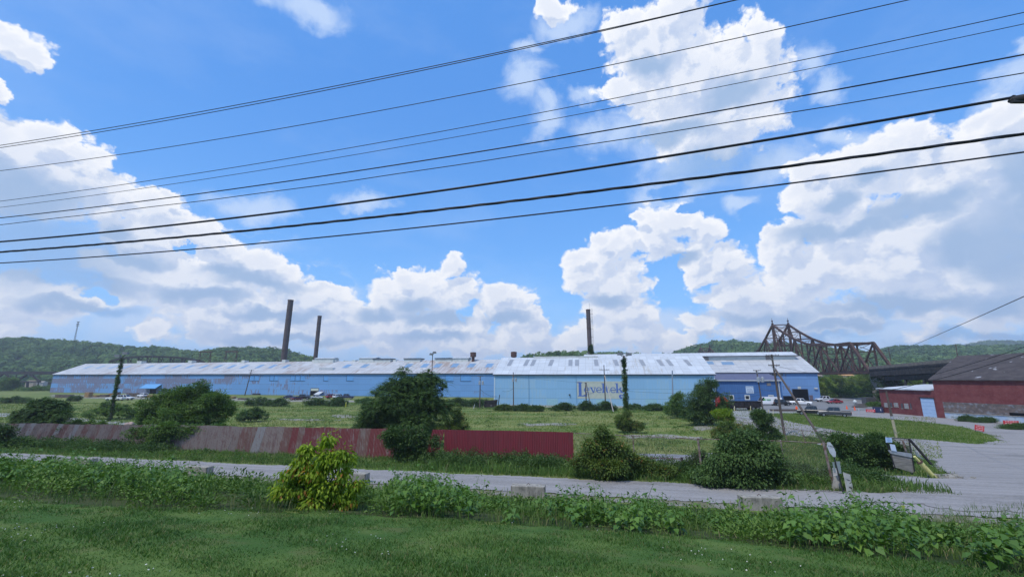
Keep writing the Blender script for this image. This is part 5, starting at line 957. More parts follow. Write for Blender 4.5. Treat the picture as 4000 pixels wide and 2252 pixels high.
# lower annex with the garage door
B1 = atZ(3448, 1611, 0); B1 = Vector((B1.x, B1.y, 0)); AU = (A1 - B1).normalized(); AN = Vector((-AU.y, AU.x, 0)); AL = (A1 - B1).length; aa = math.atan2(AU.y, AU.x)
def an_x(px, py): q_ = onplane(px, py, B1, AN) - B1; return q_.dot(AU), q_.z
hz1 = an_x(3440, 1519)[1]
ax_ = empty('brick_annex', B1, aa, 'low red brick annex with a pale blue garage door and boarded windows', 'annex')
w = MB(); w.add([(0, 0, 0), (AL, 0, 0), (AL, 0, hz1), (0, 0, hz1), (0, 12, 0), (AL, 12, 0), (AL, 12, hz1 + .9), (0, 12, hz1 + .9)], [(0, 1, 2, 3), (4, 0, 3, 7), (5, 4, 7, 6), (1, 5, 6, 2)]); w.build('wall', m_brick, ax_)
a = [(-.4, -.4, hz1), (AL - .55, -.4, hz1), (AL - .55, 12.3, hz1 + .95), (-.4, 12.3, hz1 + .95)]; MB().add(a + [(p_[0], p_[1], p_[2] + .22) for p_ in a], [(3, 2, 1, 0), (4, 5, 6, 7), (0, 1, 5, 4), (1, 2, 6, 5), (3, 0, 4, 7)]).build('roof', m_roof2, ax_)
xa1, _ = an_x(3597, 1560); xb1, zd = an_x(3647, 1556)
gd = MB(); gd.b2((xa1, -.09, 0), (xb1, -.02, zd)); gdo = gd.build('garage_door', mat('door_pale_blue', (.38, .52, .72), (.34, .48, .68), 2), ax_)
mb = MB()
for i in range(1, 5): mb.b2((xa1 + .02, -.11, zd * i / 5 - .02), (xb1 - .02, -.092, zd * i / 5 + .02))
mb.build('panel_joint', mat('joint_blue', (.22, .33, .5)), gdo); MB().b2((xa1 - .2, -.2, zd), (xb1 + .2, -.02, zd + .2)).build('lintel', m_dark, gdo)
for x0, x1 in ((3452, 3470), (3470, 3488), (3490, 3511), (3518, 3530), (3530, 3552), (3553, 3563)):
    u0, zt_ = an_x(x0, 1571 if x0 < 3500 else 1574); u1, zb_ = an_x(x1, 1588 if x0 < 3500 else 1594); k = x0 in (3470, 3518, 3553)
    wo = MB().b2((u0 + .05, -.05, zb_), (u1 - .05, -.01, zt_)).build('window', mat('window_dark', (.07, .075, .085), rough=.3) if k else mat('window_boarded', (.30, .30, .29), (.22, .22, .22), 3), ax_)
    MB().b2((u0, -.09, zb_ - .12), (u1, -.01, zb_ - .002)).build('sill', m_conc, wo)

# houses and trees under the bridge on the right
def house(px, yb, wpx, hpx, Y, wallc, roofc, label):
    p = atY(px, yb, Y); k = Y / 1707; root = empty('house', (p.x, Y, p.z), .3, label, 'house', 'houses among the trees beyond the bridge'); wd, h = wpx * k, hpx * k; MB().b2((-wd / 2, -3, -6), (wd / 2, 3, h * .55)).build('wall', mat('house_wall_' + label.split()[0], wallc), root)
    r = MB(); r.add([(-wd * .55, -3.5, h * .5), (wd * .55, -3.5, h * .5), (wd * .45, 0, h), (-wd * .45, 0, h), (wd * .55, 3.5, h * .5), (-wd * .55, 3.5, h * .5)], [(0, 1, 2, 3), (3, 2, 4, 5), (0, 3, 5), (1, 4, 2), (0, 5, 4, 1)]); r.build('roof', mat('house_roof_' + label.split()[0], roofc), root)
    for s in (-.25, .15): MB().b2((wd * s, -3.05, h * .15), (wd * (s + .14), -3.005, h * .4)).build('window', m_black, root)
house(3305, 1476, 44, 20, 330, (.45, .36, .26), (.55, .30, .12), 'orange roofed house between the trees under the truss bridge'); house(3193, 1474, 22, 14, 330, (.5, .45, .42), (.4, .3, .26), 'cream small house showing beside the mill corner under the bridge')
house(3612, 1482, 30, 20, 320, (.42, .38, .38), (.3, .26, .25), 'grey house seen through the viaduct trestle'); house(125, 1494, 24, 9, 400, (.5, .40, .28), (.45, .36, .26), 'tan house seen through the left railway truss'); house(165, 1495, 20, 7, 400, (.5, .46, .40), (.42, .38, .32), 'pale house right of the tan one behind the railway truss')
leaf_river = leafmat('leaf_river', (.09, .16, .03), (.18, .26, .045), (.32, .40, .09), trans=.3, clump=.12)
tk = [(3210, 1500, 40, 34), (3255, 1490, 40, 28), (3300, 1500, 36, 30), (3345, 1495, 34, 34), (3385, 1480, 26, 30), (3230, 1535, 50, 24), (3290, 1545, 40, 18), (3350, 1535, 50, 26), (3420, 1530, 40, 30), (3600, 1480, 50, 24), (3530, 1492, 26, 18), (3560, 1500, 30, 16), (3650, 1490, 30, 24), (3195, 1525, 26, 26)]
for i, (x, y, rx, ry) in enumerate(tk):
    Yt = (215, 240, 250, 235, 225, 190, 185, 190, 165, 200, 195, 175, 185, 180)[i]; zb_ = 0; b = Vector((ray(x, 1475)[0] / ray(x, 1475)[1] * Yt, Yt, 0)); ml = [(x, y, rx, ry), (x - rx * .5, y + ry * .35, rx * .6, ry * .6), (x + rx * .5, y + ry * .3, rx * .6, ry * .65)]
    plant('riverside_tree', 'tree', ['yellow green riverside tree beneath the truss bridge', 'sunlit pale riverside tree beneath the truss', 'dark riverside tree at the edge of the parking lot', 'mid green tree seen through the viaduct trestle'][0 if i in (0, 3) else 1 if i in (1, 2, 4) else 2 if i in (5, 6, 7, 8, 13) else 3] + [', nearest the mill corner', ', left of the orange roof', ', under the orange roof', ', right of the orange roof', ', against the ivy pier', ', second from the mill', ', middle one', ', right of the middle one', ', in front of the ivy pier', ', largest', ', leftmost', ', lowest', ', rightmost', ', touching the mill corner'][i], b, pxblobs(b, ml, .8), 4200, .55, leaf_river if i not in (5, 6, 7, 8) else leaf_mid, .25, 'riverside trees on the right', tuft=1.3)
for i, (x, y, rx, ry) in enumerate([(20, 1528, 60, 16), (90, 1530, 50, 15), (150, 1524, 40, 18), (195, 1526, 30, 16), (-40, 1515, 60, 26), (35, 1505, 30, 34)]):
    b = Vector((ray(x, 1475)[0] / ray(x, 1475)[1] * 285, 285, 0)); plant('riverside_tree', 'tree', 'mid green tree below the left railway truss, ' + ['second from the edge', 'in its middle', 'left of the mill corner', 'touching the mill corner', 'at the picture edge', 'over the concrete pier'][i], b, pxblobs(b, [(x, y, rx, ry), (x - rx * .5, y + 8, rx * .5, ry * .6), (x + rx * .5, y + 6, rx * .5, ry * .6)], .8), 4200, .6, (leaf_mid, leaf_river, leaf_mid, leaf_mid, leaf_dark, leaf_mid)[i], .25, 'trees below the railway truss', tuft=1.5)
# ------------------------------------------------------------------ corrugated fences
def fence_line(x): return 37.1 - .26 * x
def fence_top(px): return 1.6 * np.sin(px * .021) * np.sin(px * .0077) * (px < 1660) + np.interp(px, [-900, 0, 300, 700, 1000, 1300, 1640, 1690, 2000, 2235], [1640, 1650, 1655, 1659, 1664, 1669, 1675, 1676, 1681, 1687])
def corr_panel(x0, x1, shear, wav=.0, pitch=.14, amp=.022):
    """one sheet between two points of the fence line, leaning along the fence by shear metres"""
    n = max(4, int((x1 - x0) / (pitch / 4))); V = []; Q = []
    for i in range(n + 1):
        x = x0 + (x1 - x0) * i / n; y = fence_line(x); zb = float(tz(x, y)) - .1; ppx = 2000 + x / y * 1707 * 1.0; ztop = atY(ppx, float(fence_top(ppx)), y).z + wav
        o = amp * math.sin(2 * math.pi * x / pitch)
        V.append((x - shear * (ztop - zb) / 2.3, y + o, zb)); V.append((x, y + o, ztop))
    Q = [(2 * i, 2 * i + 2, 2 * i + 3, 2 * i + 1) for i in range(n)]; m = MB(); m.add(V, Q); m.add([(v[0], v[1] + .012, v[2]) for v in V], [q[::-1] for q in Q]); return m
def sheetmat(name, paint, bare, rust, amt):
    m, N, b, out = new_mat(name); tc = N.n('ShaderNodeTexCoord').outputs['Object']
    s1 = N.noise(N.v('MULTIPLY', tc, (9, 1, .35)), 1.2, 7, .7); s2 = N.noise(N.v('MULTIPLY', tc, (1.2, 1, 1.0)), 1.3, 5, .6)
    f = N.ss(N.m('ADD', N.m('MULTIPLY', s1, .6), N.m('MULTIPLY', s2, .4)), .58 - amt, .66 - amt); col = N.mix(f, paint, bare)
    col = N.mix(N.m('MULTIPLY', N.ss(N.noise(N.v('MULTIPLY', tc, (5, 1, .8)), 2.2, 6, .7), .54, .68), .7), col, rust)
    N.put(b, 'Base Color', col); N.put(b, 'Roughness', .75); N.put(b, 'Specular IOR Level', .2); return m
shm = [sheetmat('faded_red_sheet', (.19, .055, .058), (.25, .19, .185), (.14, .07, .065), a) for a in (.06,)] + [sheetmat('bare_grey_sheet', (.19, .12, .115), (.25, .205, .195), (.16, .10, .09), .16), sheetmat('rust_brown_sheet', (.185, .10, .092), (.23, .18, .165), (.14, .08, .07), .10), sheetmat('grey_blue_sheet', (.21, .13, .135), (.27, .26, .27), (.17, .11, .10), .20)]
fl = empty('corrugated_fence', (0, 0, 0), 0, 'long rusty faded red corrugated iron fence leaning along the road', 'fence')
x = -84.; i = 0
while x < -7.9:
    wd = random.uniform(.6, 1.0) if x < -20 else random.uniform(.75, 1.6); x1 = min(x + wd, -7.8); kk = np.interp(x, [-60, -28, -20, -8], [1.0, .7, .3, .25])
    mt = shm[random.choices([0, 1, 2, 3], [.0, 6, 2.2, 1.5] if x < -22 else [5, .8, 3, .5])[0]]
    p = corr_panel(x, x1 + .03, kk, random.uniform(-.03, .03)).build('sheet', mt, fl); x = x1; i += 1
rl = MB()
for xx in np.arange(-84, -8, 3.): y = fence_line(xx) + .12; z = float(tz(xx, y)); rl.bar((xx, y, z), (xx, y, z + 2.1), .09)
for h in (.6, 1.7):
    for xx in np.arange(-84, -9, 4.): rl.bar((xx, fence_line(xx) + .06, float(tz(xx, fence_line(xx))) + h), (xx + 4, fence_line(xx + 4) + .06, float(tz(xx + 4, fence_line(xx + 4))) + h), .07)
rl.build('rail', m_wood, fl)
fr_ = empty('red_fence', (0, 0, 0), 0, 'freshly painted solid dark red corrugated fence section between the vines and the chain link', 'fence')
m_red = mat('fresh_red_sheet', (.19, .03, .042), (.155, .03, .04), .5, .4, .7, .6, 0, .1, 12, stretch=(3, 1, .4), c3=(.13, .05, .05), s3=3, f3=.3)
xs_ = np.linspace(-6.9, 4.86, 12)
for k, (a, b_) in enumerate(zip(xs_[:-1], xs_[1:])):
    corr_panel(a, b_ + .02, .55 if k == 0 else .0).build('sheet', m_red, fr_)
rl = MB()
for h in (.6, 1.7): rl.bar((-6.9, fence_line(-6.9) + .07, float(tz(-6.9, fence_line(-6.9))) + h), (4.8, fence_line(4.8) + .07, float(tz(4.8, fence_line(4.8))) + h), .08)
rl.build('rail', m_wood, fr_)
b = hit(285, 1738); t = atY(316, 1660, b.y - .3); cp = empty('fence_post', (b.x, b.y - .3, b.z), 0, 'pale leaning concrete post standing against the far left fence', 'post'); MB().bar((0, 0, -.2), t - cp.location, .34, .22).build('post', mat('post_pale', (.42, .45, .46), (.34, .36, .36), 2), cp)

# ------------------------------------------------------------------ chain link fences
m_pipe = mat('rusty_pipe', (.15, .09, .075), (.25, .21, .19), 4, .4, .6, .8)
m_wire = mat('fence_wire', (.16, .14, .13), rough=.6, metal=.3)
def chain(name, label, pts, H, posts, mesh=True, sp=.16, postr=.035, rail=True):
    root = empty(name, (0, 0, 0), 0, label, 'fence')
    L = [0]; 
    for a, b_ in zip(pts[:-1], pts[1:]): L.append(L[-1] + (Vector(b_) - Vector(a)).xy.length)
    def at(s, h): 
        i = max(0, min(len(pts) - 2, int(np.searchsorted(L, s)) - 1)); f = (s - L[i]) / (L[i + 1] - L[i]); p = Vector(pts[i]).lerp(Vector(pts[i + 1]), f); return Vector((p.x, p.y, float(tz(p.x, p.y)) + h))
    for s, tilt, rr in posts:
        q = at(s, 0); MB().tube([q - Vector((0, 0, .2)), q + Vector((tilt, 0, H + .05))], rr, 8).build('post', m_pipe, root)
    if rail:
        n = int(L[-1] / 2) + 1; MB().tube([at(L[-1] * i / n, H) for i in range(n + 1)], .026, 6).build('top_rail', m_pipe, root)
    if mesh:
        mb = MB(); s = -H
        while s < L[-1]:
            for d in (1, -1):
                a, b_ = (s, s + H) if d > 0 else (s + H, s); ha, hb = 0., H
                if d > 0:
                    if a < 0: ha = -a; a = 0
                    if b_ > L[-1]: hb = H - (b_ - L[-1]); b_ = L[-1]
                else:
                    if a > L[-1]: ha = a - L[-1]; a = L[-1]
                    if b_ < 0: hb = H + b_; b_ = 0
                if hb > ha + .02: mb.bar(at(a, ha), at(b_, hb), .007)
            s += sp
        o = mb.build('wire_mesh', m_wire, root)
    return root
p0 = Vector((4.95, fence_line(4.95), 0)); p1 = hit(2745, 1866); p2 = hit(3075, 1880); p3 = hit(3262, 1905)
chain('chain_link_fence', 'chain link fence with rusty rail from the red fence to the jersey barrier', [p0, p1, p2, p3], 2.45, [((p1 - p0).xy.length * .52, -.06, .04), ((p1 - p0).xy.length, -.1, .07), ((p1 - p0).xy.length + (p2 - p1).xy.length, -.1, .04), ((p1 - p0).xy.length + (p2 - p1).xy.length + (p3 - p2).xy.length - .05, -.25, .07)])
q = [hit(2872, 1650 + 40), hit(2965, 1700), hit(3150, 1735), hit(3262, 1752)]
chain('leaning_fence', 'overgrown chain link fence with leaning rusty posts beside the gravel drive', q, 1.7, [(.3, -.2, .04), (5.5, -.3, .04), (9, -.35, .05), ((q[1] - q[0]).xy.length + (q[2] - q[1]).xy.length, -.35, .05)], sp=.3)
q = [hit(3262, 1765), hit(3430, 1800), hit(3570, 1852)]
chain('gate_fence', 'wire fence behind the thicket ending at the sign panel', q, 2.3, [(.2, -.25, .05), ((q[1] - q[0]).xy.length, -.25, .04), ((q[1] - q[0]).xy.length + (q[2] - q[1]).xy.length - .1, -.35, .06)], sp=.3)
b = hit(2668, 1850); st = empty('short_post', b, 0, 'short dark post with a sagging rail behind the chain link fence', 'post'); MB().box((0, 0, .5), (.14, .14, 1.2)).build('post', m_wood, st); MB().bar((-3, .2, 1.05), (0, 0, 1.0), .07).build('rail', m_pipe, st)

# ------------------------------------------------------------------ poles
def polexy(bpx, tpx, Y=None):
    b = hit(*bpx)
    if Y: b = g3(ray(*bpx)[0] / ray(*bpx)[1] * Y, Y)
    return b, atY(*tpx, b.y) - b
def utility(bpx, tpx, label, arms=((.97, 1.2),), r=.15, trans=0, name='utility_pole', group='wooden utility poles', Y=None, m_=None):
    b, t = polexy(bpx, tpx, Y); root = empty(name, b, 0, label, 'utility pole', group)
    MB().tube([(0, 0, -.3), t * .5, t], [r * 1.15, r, r * .75], 10).build('pole', m_ or m_wood, root)
    for f, hw in arms:
        c = t * f; a = MB().box((c.x, c.y - r, c.z), (hw * 2, .1, .13)).build('crossarm', m_wood, root); ins = MB()
        for s in (-.92, -.5, .5, .92): ins.lathe([(.02, 0), (.05, .03), (.03, .08), (.05, .13), (.02, .17)], (c.x + s * hw, c.y - r, c.z + .06), 6)
        ins.build('insulator', m_galv, a)
        br_ = MB(); br_.bar((c.x - hw * .5, c.y - r, c.z - .05), (c.x, c.y - r, c.z - .7), .05); br_.bar((c.x + hw * .5, c.y - r, c.z - .05), (c.x, c.y - r, c.z - .7), .05); br_.build('arm_brace', m_galv, root)
    for k in range(trans):
        c = t * .78; s = (k - (trans - 1) / 2) * .95 + .35
        MB().lathe([(.3, -.55), (.34, -.5), (.34, .5), (.3, .55), (.08, .6), (.06, .8)], (c.x + s, c.y - .35, c.z), 14).build('transformer', m_galv, root)
    return root, b, t
up = {}
up['a'] = utility((956, 1541), (983, 1443), 'wooden pole against the blue mill wall, right of the large maple', ((.97, 1.3), (.88, .9)), .2, Y=210)
up['b'] = utility((1874, 1594), (1876, 1467), 'transformer pole by the corner where the blue wall meets the pale hall', ((.99, 1.0),), .17, 2)
up['c'] = utility((2006, 1593), (2005, 1453), 'pole with two grey transformers in front of the left part of the pale hall', ((.90, .5),), .17, 2)
up['d'] = utility((2291, 1600), (2287, 1493), 'short dark pole in front of the first painted letter', ((.99, .3),), .15)
up['e'] = utility((2366, 1600), (2359, 1424), 'tall thin pole crossing the painted name', ((.89, 1.35),), .14)
up['f'] = utility((2981, 1596), (2955, 1444), 'pole with transformers in front of the dark blue office', ((.99, .9),), .15, 2, Y=100)
up['g'] = utility((3065, 1700), (3014, 1383), 'tall leaning pole with two crossarms right of the office', ((.985, 1.0), (.86, .85)), .16)
up['h'] = utility((3502, 1708), (3461, 1527), 'dark pole with a yellow painted foot in front of the brick annex', (), .15)
root, b, t = up['h']; MB().tube([t * .0 + Vector((0, 0, .02)), t * .38], [.185, .17], 12).build('painted_foot', mat('cream_yellow', (.42, .38, .22), (.32, .30, .22), 3), root)
MB().tube([t * .40, t * .46], [.19, .19], 12).build('band', m_galv, root)
def brace(bpx, tpx, Y, name, label, m_, r=.12, cat='brace pole'):
    b = hit(*bpx); t = atY(*tpx, Y); root = empty(name, b, 0, label, cat); MB().tube([(0, 0, -.2), t - b], [r, r * .9], 8).build('pole', m_, root); return root
brace((2311, 1604), (2290, 1495), up['d'][1].y, 'brace_pole', 'slanting brace pole leaning on the short dark pole at the painted sign', m_wood)
brace((2397, 1609), (2362, 1465), up['e'][1].y, 'brace_pole', 'pale slanting brace pole leaning on the tall thin pole at the painted sign', mat('pale_wood', (.40, .38, .36), (.30, .28, .26), 4))
brace((3230, 1742), (3028, 1440), up['g'][1].y, 'brace_pole', 'long slanting brace pole of the tall pole with two crossarms', m_wood, .15)
b, t = polexy((2628, 1602), (2626, 1446), 128); rt = empty('steel_pole', b, 0, 'plain grey steel pole in front of the right half of the pale hall', 'pole'); MB().tube([(0, 0, -1), t], [.22, .17], 10).build('pole', mat('pole_grey_blue', (.22, .27, .34), rough=.5), rt)
def lamp_post(bpx, tpx, label, heads, ivy, r=.17, Y=None, m_=None, leafn=2600):
    b, t = polexy(bpx, tpx, Y); root = empty('lamp_post', b, 0, label, 'lamp post'); MB().tube([(0, 0, -.2), t], [r * 1.2, r * .8], 10).build('pole', m_ or m_wood, root)
    a = MB()
    for dx, dz in heads: a.tube([t * .985, t + Vector((dx * .5, -.1, dz - .25)), t + Vector((dx, -.3, dz))], .05, 6)
    a.build('arm', m_dark, root)
    for dx, dz in heads: 
        h = MB(); c = t + Vector((dx, -.45, dz + .15)); h.box(c, (.95, .7, .42), .2, 0, .8); ho = h.build('floodlight', mat('lamp_casing', (.16, .17, .19), rough=.5), root); MB().box(c - Vector((0, .02, .235)), (.8, .56, .04), .2).build('glass', mat('lamp_glass', (.5, .52, .55), rough=.2), ho)
    if ivy:
        crown('ivy', [(t.x * f, t.y * f, t.z * f, ivy * (1.15 - .5 * f) * random.uniform(.7, 1.2), ivy * .8, t.z / 16) for f in np.linspace(.04, .93, 15)], leafn, .17, leaf_dark, root, shell=.4, tuft=.3)
    return root, b, t
lamp_post((434, 1610), (478, 1394), 'ivy covered wooden lamp post leaning right in the left field', [(.9, .6), (-.5, .1)], .11, Y=86)
lamp_post((2449, 1664), (2437, 1388), 'ivy covered lamp post with two floodlights standing before the painted sign', [(-.75, .15), (.75, .1)], .30, leafn=3800)
lamp_post((1681, 1612), (1690, 1383), 'slim dark lamp mast rising behind the tall tree of heaven', [(.5, .3), (-.25, -.1)], 0, .10, m_=m_dark)

# ------------------------------------------------------------------ overhead cables
m_cab = mat('cable_black', (.012, .013, .02), rough=.5)
WP = Vector((0, 11.4, 0)); WN = Vector((math.sin(R(13)), math.cos(R(13)), 0))
def cable(pts, rad, label, off=0., wob=0., strands=1, group='overhead cables crossing the sky', name='power_cable'):
    P = [onplane(x, y, WP + WN * off, WN) for x, y in pts]; u = Vector((WN.y, -WN.x, 0)); S_ = np.array([(p - WP).dot(u) for p in P]); Z = np.array([p.z for p in P])
    co = np.polyfit(S_, Z, 2); s0, s1 = -58, max(S_) + 8; sv = np.linspace(s0, s1, 150)
    # beyond the known stretch the cable keeps its own sag
    def pt(s, k=0): return WP + WN * off + u * s + Vector((0, 0, float(np.polyval(co, s)) + wob * math.sin(s * 1.3) * .5 + wob * math.sin(s * .37 + 1)))
    c = pt(0.); root = empty(name, c, 0, label, 'overhead cable', group)
    for k in range(strands):
        mb = MB(); pp = []
        for s in sv: a = s * 2.2 + k * 6.28 / strands; o = Vector((0, math.cos(a), math.sin(a))) * rad * (.7 if strands > 1 else 0); pp.append(pt(s) + o - c)
        mb.tube(pp, 1.15 * rad * (.62 if strands > 1 else 1.), 8 if strands == 1 else 6); mb.build('strand' if strands > 1 else 'wire', m_cab, root, smooth=True)
    return root, c, pt
q = 4000 / 2575
CB = [([(0, 568), (1334, 331), (2300, 130), (2873, 0)], .011, 'upper wire of the close topmost pair', .0),
 ([(0, 577), (1334, 341), (2300, 133), (2873, 2)], .011, 'lower wire of the close topmost pair', .2),
 ([(0, 667), (1334, 460), (2667, 195), (3550, 0)], .010, 'single thin wire below the topmost pair', .1),
 ([(0, 786), (1334, 582), (2667, 333), (4000, 48)], .009, 'thin wire, upper of the two faint wires', .0),
 ([(0, 810), (1334, 612), (2667, 370), (4000, 93)], .0075, 'thinnest and faintest wire of all', .0),
 ([(0, 851), (1334, 676), (2667, 459), (4000, 213)], .0155, 'medium cable above the wavy cable', .0),
 ([(0, 877), (1334, 709), (2667, 509), (4000, 283)], .011, 'slightly wavy medium cable', .0),
 ([(0, 944), (1334, 797), (2667, 602), (3930, 385)], .030, 'thickest cable with the black splice clamp', .0),
 ([(0, 984), (1334, 861), (2667, 704), (4000, 522)], .030, 'twisted bundle cable, second from the bottom', .1),
 ([(0, 1027), (1334, 919), (2667, 769), (4000, 594)], .0185, 'lowest smooth black cable', .0)]
for i, (pts, rad, lab, off) in enumerate(CB):
    rt, c, pt = cable(pts, rad, lab, off, wob=.012 if i == 6 else 0, strands=3 if i == 8 else 1)
    if i == 7:
        p = onplane(3985, 385, WP, WN); d = Vector((WN.y, -WN.x, .17)).normalized(); cl = MB(); cl.tube([p - c - d * .22, p - c - d * .15, p - c + d * .5, p - c + d * .6], [.035, .075, .08, .04], 12); cl.box(p - c + Vector((0, 0, -.06)), (.42, .07, .1)); cl.box(p - c - d * .12 + Vector((0, 0, .08)), (.06, .06, .06)); cl.build('splice_clamp', m_dark, rt)
def wire(p, q_, sag, rad, label, name='distant_wire', group='thin wires between the poles', n=14):
    p, q_ = Vector(p), Vector(q_); root = empty(name, p, 0, label, 'wire', group); MB().tube([(q_ - p) * (i / n) - Vector((0, 0, 4 * sag * (i / n) * (1 - i / n))) for i in range(n + 1)], rad, 5).build('wire', m_cab, root)
def ptop(k, f=1.): return up[k][1] + up[k][2] * f
wire(atY(4060, 1130, 24), atY(3440, 1395, 150), .3, .028, 'slanting wire coming down from the right edge to the far end of the viaduct')
wire(atY(4060, 1335, 40), atY(3040, 1575, 90), 1.2, .03, 'upper of two dark wires passing in front of the brick warehouse roof')
wire(atY(4060, 1362, 40), atY(3050, 1560, 90), 1.6, .035, 'lower of two dark wires passing in front of the brick warehouse roof')
wire(ptop('g', .86), atY(3460, 1500, 104), .4, .02, 'wire from the lower crossarm towards the annex')
wire(ptop('f', .6), ptop('g', .55), .3, .03, 'wire from the office pole to the tall leaning pole')
wire(ptop('f', .45), atY(2700, 1560, 100), .5, .03, 'wire from the office pole to the left past the dark tree')
wire(ptop('e', .45), ptop('f', .5), .6, .025, 'wire from the tall thin pole to the office pole')
wire(ptop('d', .55), ptop('e', .5), .2, .025, 'wire between the two poles at the painted sign')
wire(ptop('c', .9), ptop('e', .6), .5, .018, 'faint wire across the pale hall above the painted sign')
wire(ptop('c', .55), hall.location + HUu * 3 + Vector((0, -.2, 5.4)), .5, .03, 'drooping service wire from the transformer pole to the pale hall')
wire(ptop('b', .6), hall.location + HUu * 1 + Vector((0, -.2, 3.6)), .8, .04, 'drooping dark service cable by the hall corner')

# ------------------------------------------------------------------ vehicles
m_tyre = mat('tyre', (.012, .012, .013), rough=.9); m_rim = mat('rim', (.35, .36, .38), rough=.35, metal=.8); m_win = mat('car_glass', (.012, .016, .022), rough=.08, spec=.8)
m_hl = mat('headlight_glass', (.7, .72, .75), rough=.15, spec=.8); m_tl = mat('tail_light', (.35, .01, .012), rough=.2, spec=.6)
def paint(name, c): return mat(name, c, rough=.28, spec=.6, metal=.0)
def vehicle(kind, loc, rz, col, name, label, cat, group=None, topper=False):
    """x forward, wheels on z = 0"""
    L, Wd, belt, H = {'pickup': (5.8, 2.0, 1.22, 2.02), 'sedan': (4.7, 1.82, .92, 1.42), 'suv': (4.8, 1.95, 1.12, 1.85), 'van': (5.9, 2.0, 1.35, 2.55)}[kind]
    root = empty(name, loc, rz, label, cat, group); w = Wd / 2; F_, B_ = L / 2, -L / 2; gl = .42 if kind != 'sedan' else .25
    st = {'pickup': [(F_, .62, .95), (F_ - .12, .45, 1.08), (F_ - .9, gl, 1.16), (F_ - 1.6, gl, belt), (-1.0, gl, belt), (B_ + .1, gl, belt), (B_, gl + .1, belt - .05)],
          'sedan': [(F_, .4, .62), (F_ - .15, .28, .72), (F_ - 1.1, gl, .88), (F_ - 1.5, gl, belt), (-1.3, gl, belt + .04), (B_ + .25, gl, belt + .02), (B_, gl + .15, .8)],
          'suv': [(F_, .5, .85), (F_ - .12, .38, .98), (F_ - .9, gl, 1.08), (F_ - 1.2, gl, belt), (-1, gl, belt), (B_ + .1, gl, belt), (B_, gl + .1, belt - .05)],
          'van': [(F_, .5, .9), (F_ - .1, .4, 1.05), (F_ - .7, gl, 1.22), (F_ - 1.0, gl, belt), (-1, gl, belt), (B_ + .06, gl, belt), (B_, gl + .1, belt)]}[kind]
    V, Q = [], []; nn = 8
    for x, z0, z1 in st:
        e = .9 if x in (st[0][0], st[-1][0]) else 1.; V += [(x, -w * .86 * e, z0), (x, -w * e, z0 + .12), (x, -w * e, z1 - .14), (x, -w * .93 * e, z1), (x, w * .93 * e, z1), (x, w * e, z1 - .14), (x, w * e, z0 + .12), (x, w * .86 * e, z0)]
    for i in range(len(st) - 1): Q += [(i * nn + k, i * nn + (k + 1) % nn, (i + 1) * nn + (k + 1) % nn, (i + 1) * nn + k) for k in range(nn)]
    Q += [tuple(range(nn))[::-1], tuple((len(st) - 1) * nn + k for k in range(nn))]; body = MB().add(V, [q_[::-1] for q_ in Q])
    cab = {'pickup': ((F_ - 1.45, F_ - 2.15), (-1.1, -.92)), 'sedan': ((F_ - 1.25, F_ - 2.0), (B_ + .55, B_ + 1.35)), 'suv': ((F_ - 1.15, F_ - 1.8), (B_ + .08, B_ + .4)), 'van': ((F_ - .75, F_ - 1.55), (B_ + .03, B_ + .08))}[kind]
    (f0, f1), (r0, r1) = cab; wt = w * .80 if kind != 'van' else w * .9; z0, z1 = belt - .02, H
    cv = [(f0, -w * .93, z0), (f0, w * .93, z0), (r0, w * .93, z0), (r0, -w * .93, z0), (f1, -wt, z1), (f1, wt, z1), (r1, wt, z1), (r1, -wt, z1)]
    body.add(cv, [(4, 5, 6, 7)[::1], (0, 1, 5, 4), (1, 2, 6, 5), (2, 3, 7, 6), (3, 0, 4, 7)])
    if kind == 'pickup' and not topper: pass
    if topper: body.add([(-.84, -w * .93, z0), (-.84, w * .93, z0), (B_ + .05, w * .93, z0), (B_ + .05, -w * .93, z0), (-.7, -wt, z1 - .02), (-.7, wt, z1 - .02), (B_ + .3, wt, z1 - .08), (B_ + .3, -wt, z1 - .08)], [(4, 5, 6, 7), (0, 1, 5, 4), (1, 2, 6, 5), (2, 3, 7, 6), (3, 0, 4, 7)])
    body.build('body', col, root)
    def L_(a, b_, t): return Vector(a).lerp(Vector(b_), t)
    def pane(q4, m=.08, out=.012, nm='window'):
        c = sum((Vector(p_) for p_ in q4), Vector()) / 4; n_ = (Vector(q4[1]) - Vector(q4[0])).cross(Vector(q4[3]) - Vector(q4[0])).normalized()
        if n_.dot(c - Vector((c.x * .6, 0, z0 - .4))) < 0: n_ = -n_
        vs = [Vector(p_) + (c - Vector(p_)) * m * 1.6 + n_ * out for p_ in q4]; MB().add(vs + [v_ + n_ * .006 for v_ in vs], [(0, 1, 2, 3), (4, 5, 6, 7), (0, 1, 5, 4), (1, 2, 6, 5), (2, 3, 7, 6), (3, 0, 4, 7)]).build(nm, m_win, root)
    pane([cv[0], cv[1], cv[5], cv[4]], .07, nm='windscreen')
    if kind != 'van': pane([cv[2], cv[3], cv[7], cv[6]], .08, nm='rear_window')
    for s in (1, -1):
        a0, b0, a1, b1 = (cv[0], cv[3], cv[4], cv[7]) if s < 0 else (cv[1], cv[2], cv[5], cv[6])
        if kind == 'van': pane([L_(a0, b0, .03), L_(a0, b0, .2), L_(a1, b1, .14), L_(a1, b1, .0)], .1)
        else:
            for t0, t1 in ((.0, .46), (.5, .97)) if kind != 'suv' else ((.0, .34), (.36, .66), (.68, .98)): pane([L_(a0, b0, t0), L_(a0, b0, t1), L_(a1, b1, t1), L_(a1, b1, t0)], .09)
    if topper:
        for s in (1, -1): pane([(-.95, s * w * .93, z0), (B_ + .2, s * w * .93, z0), (B_ + .4, s * wt, z1 - .06), (-.8, s * wt, z1 - .04)], .12)
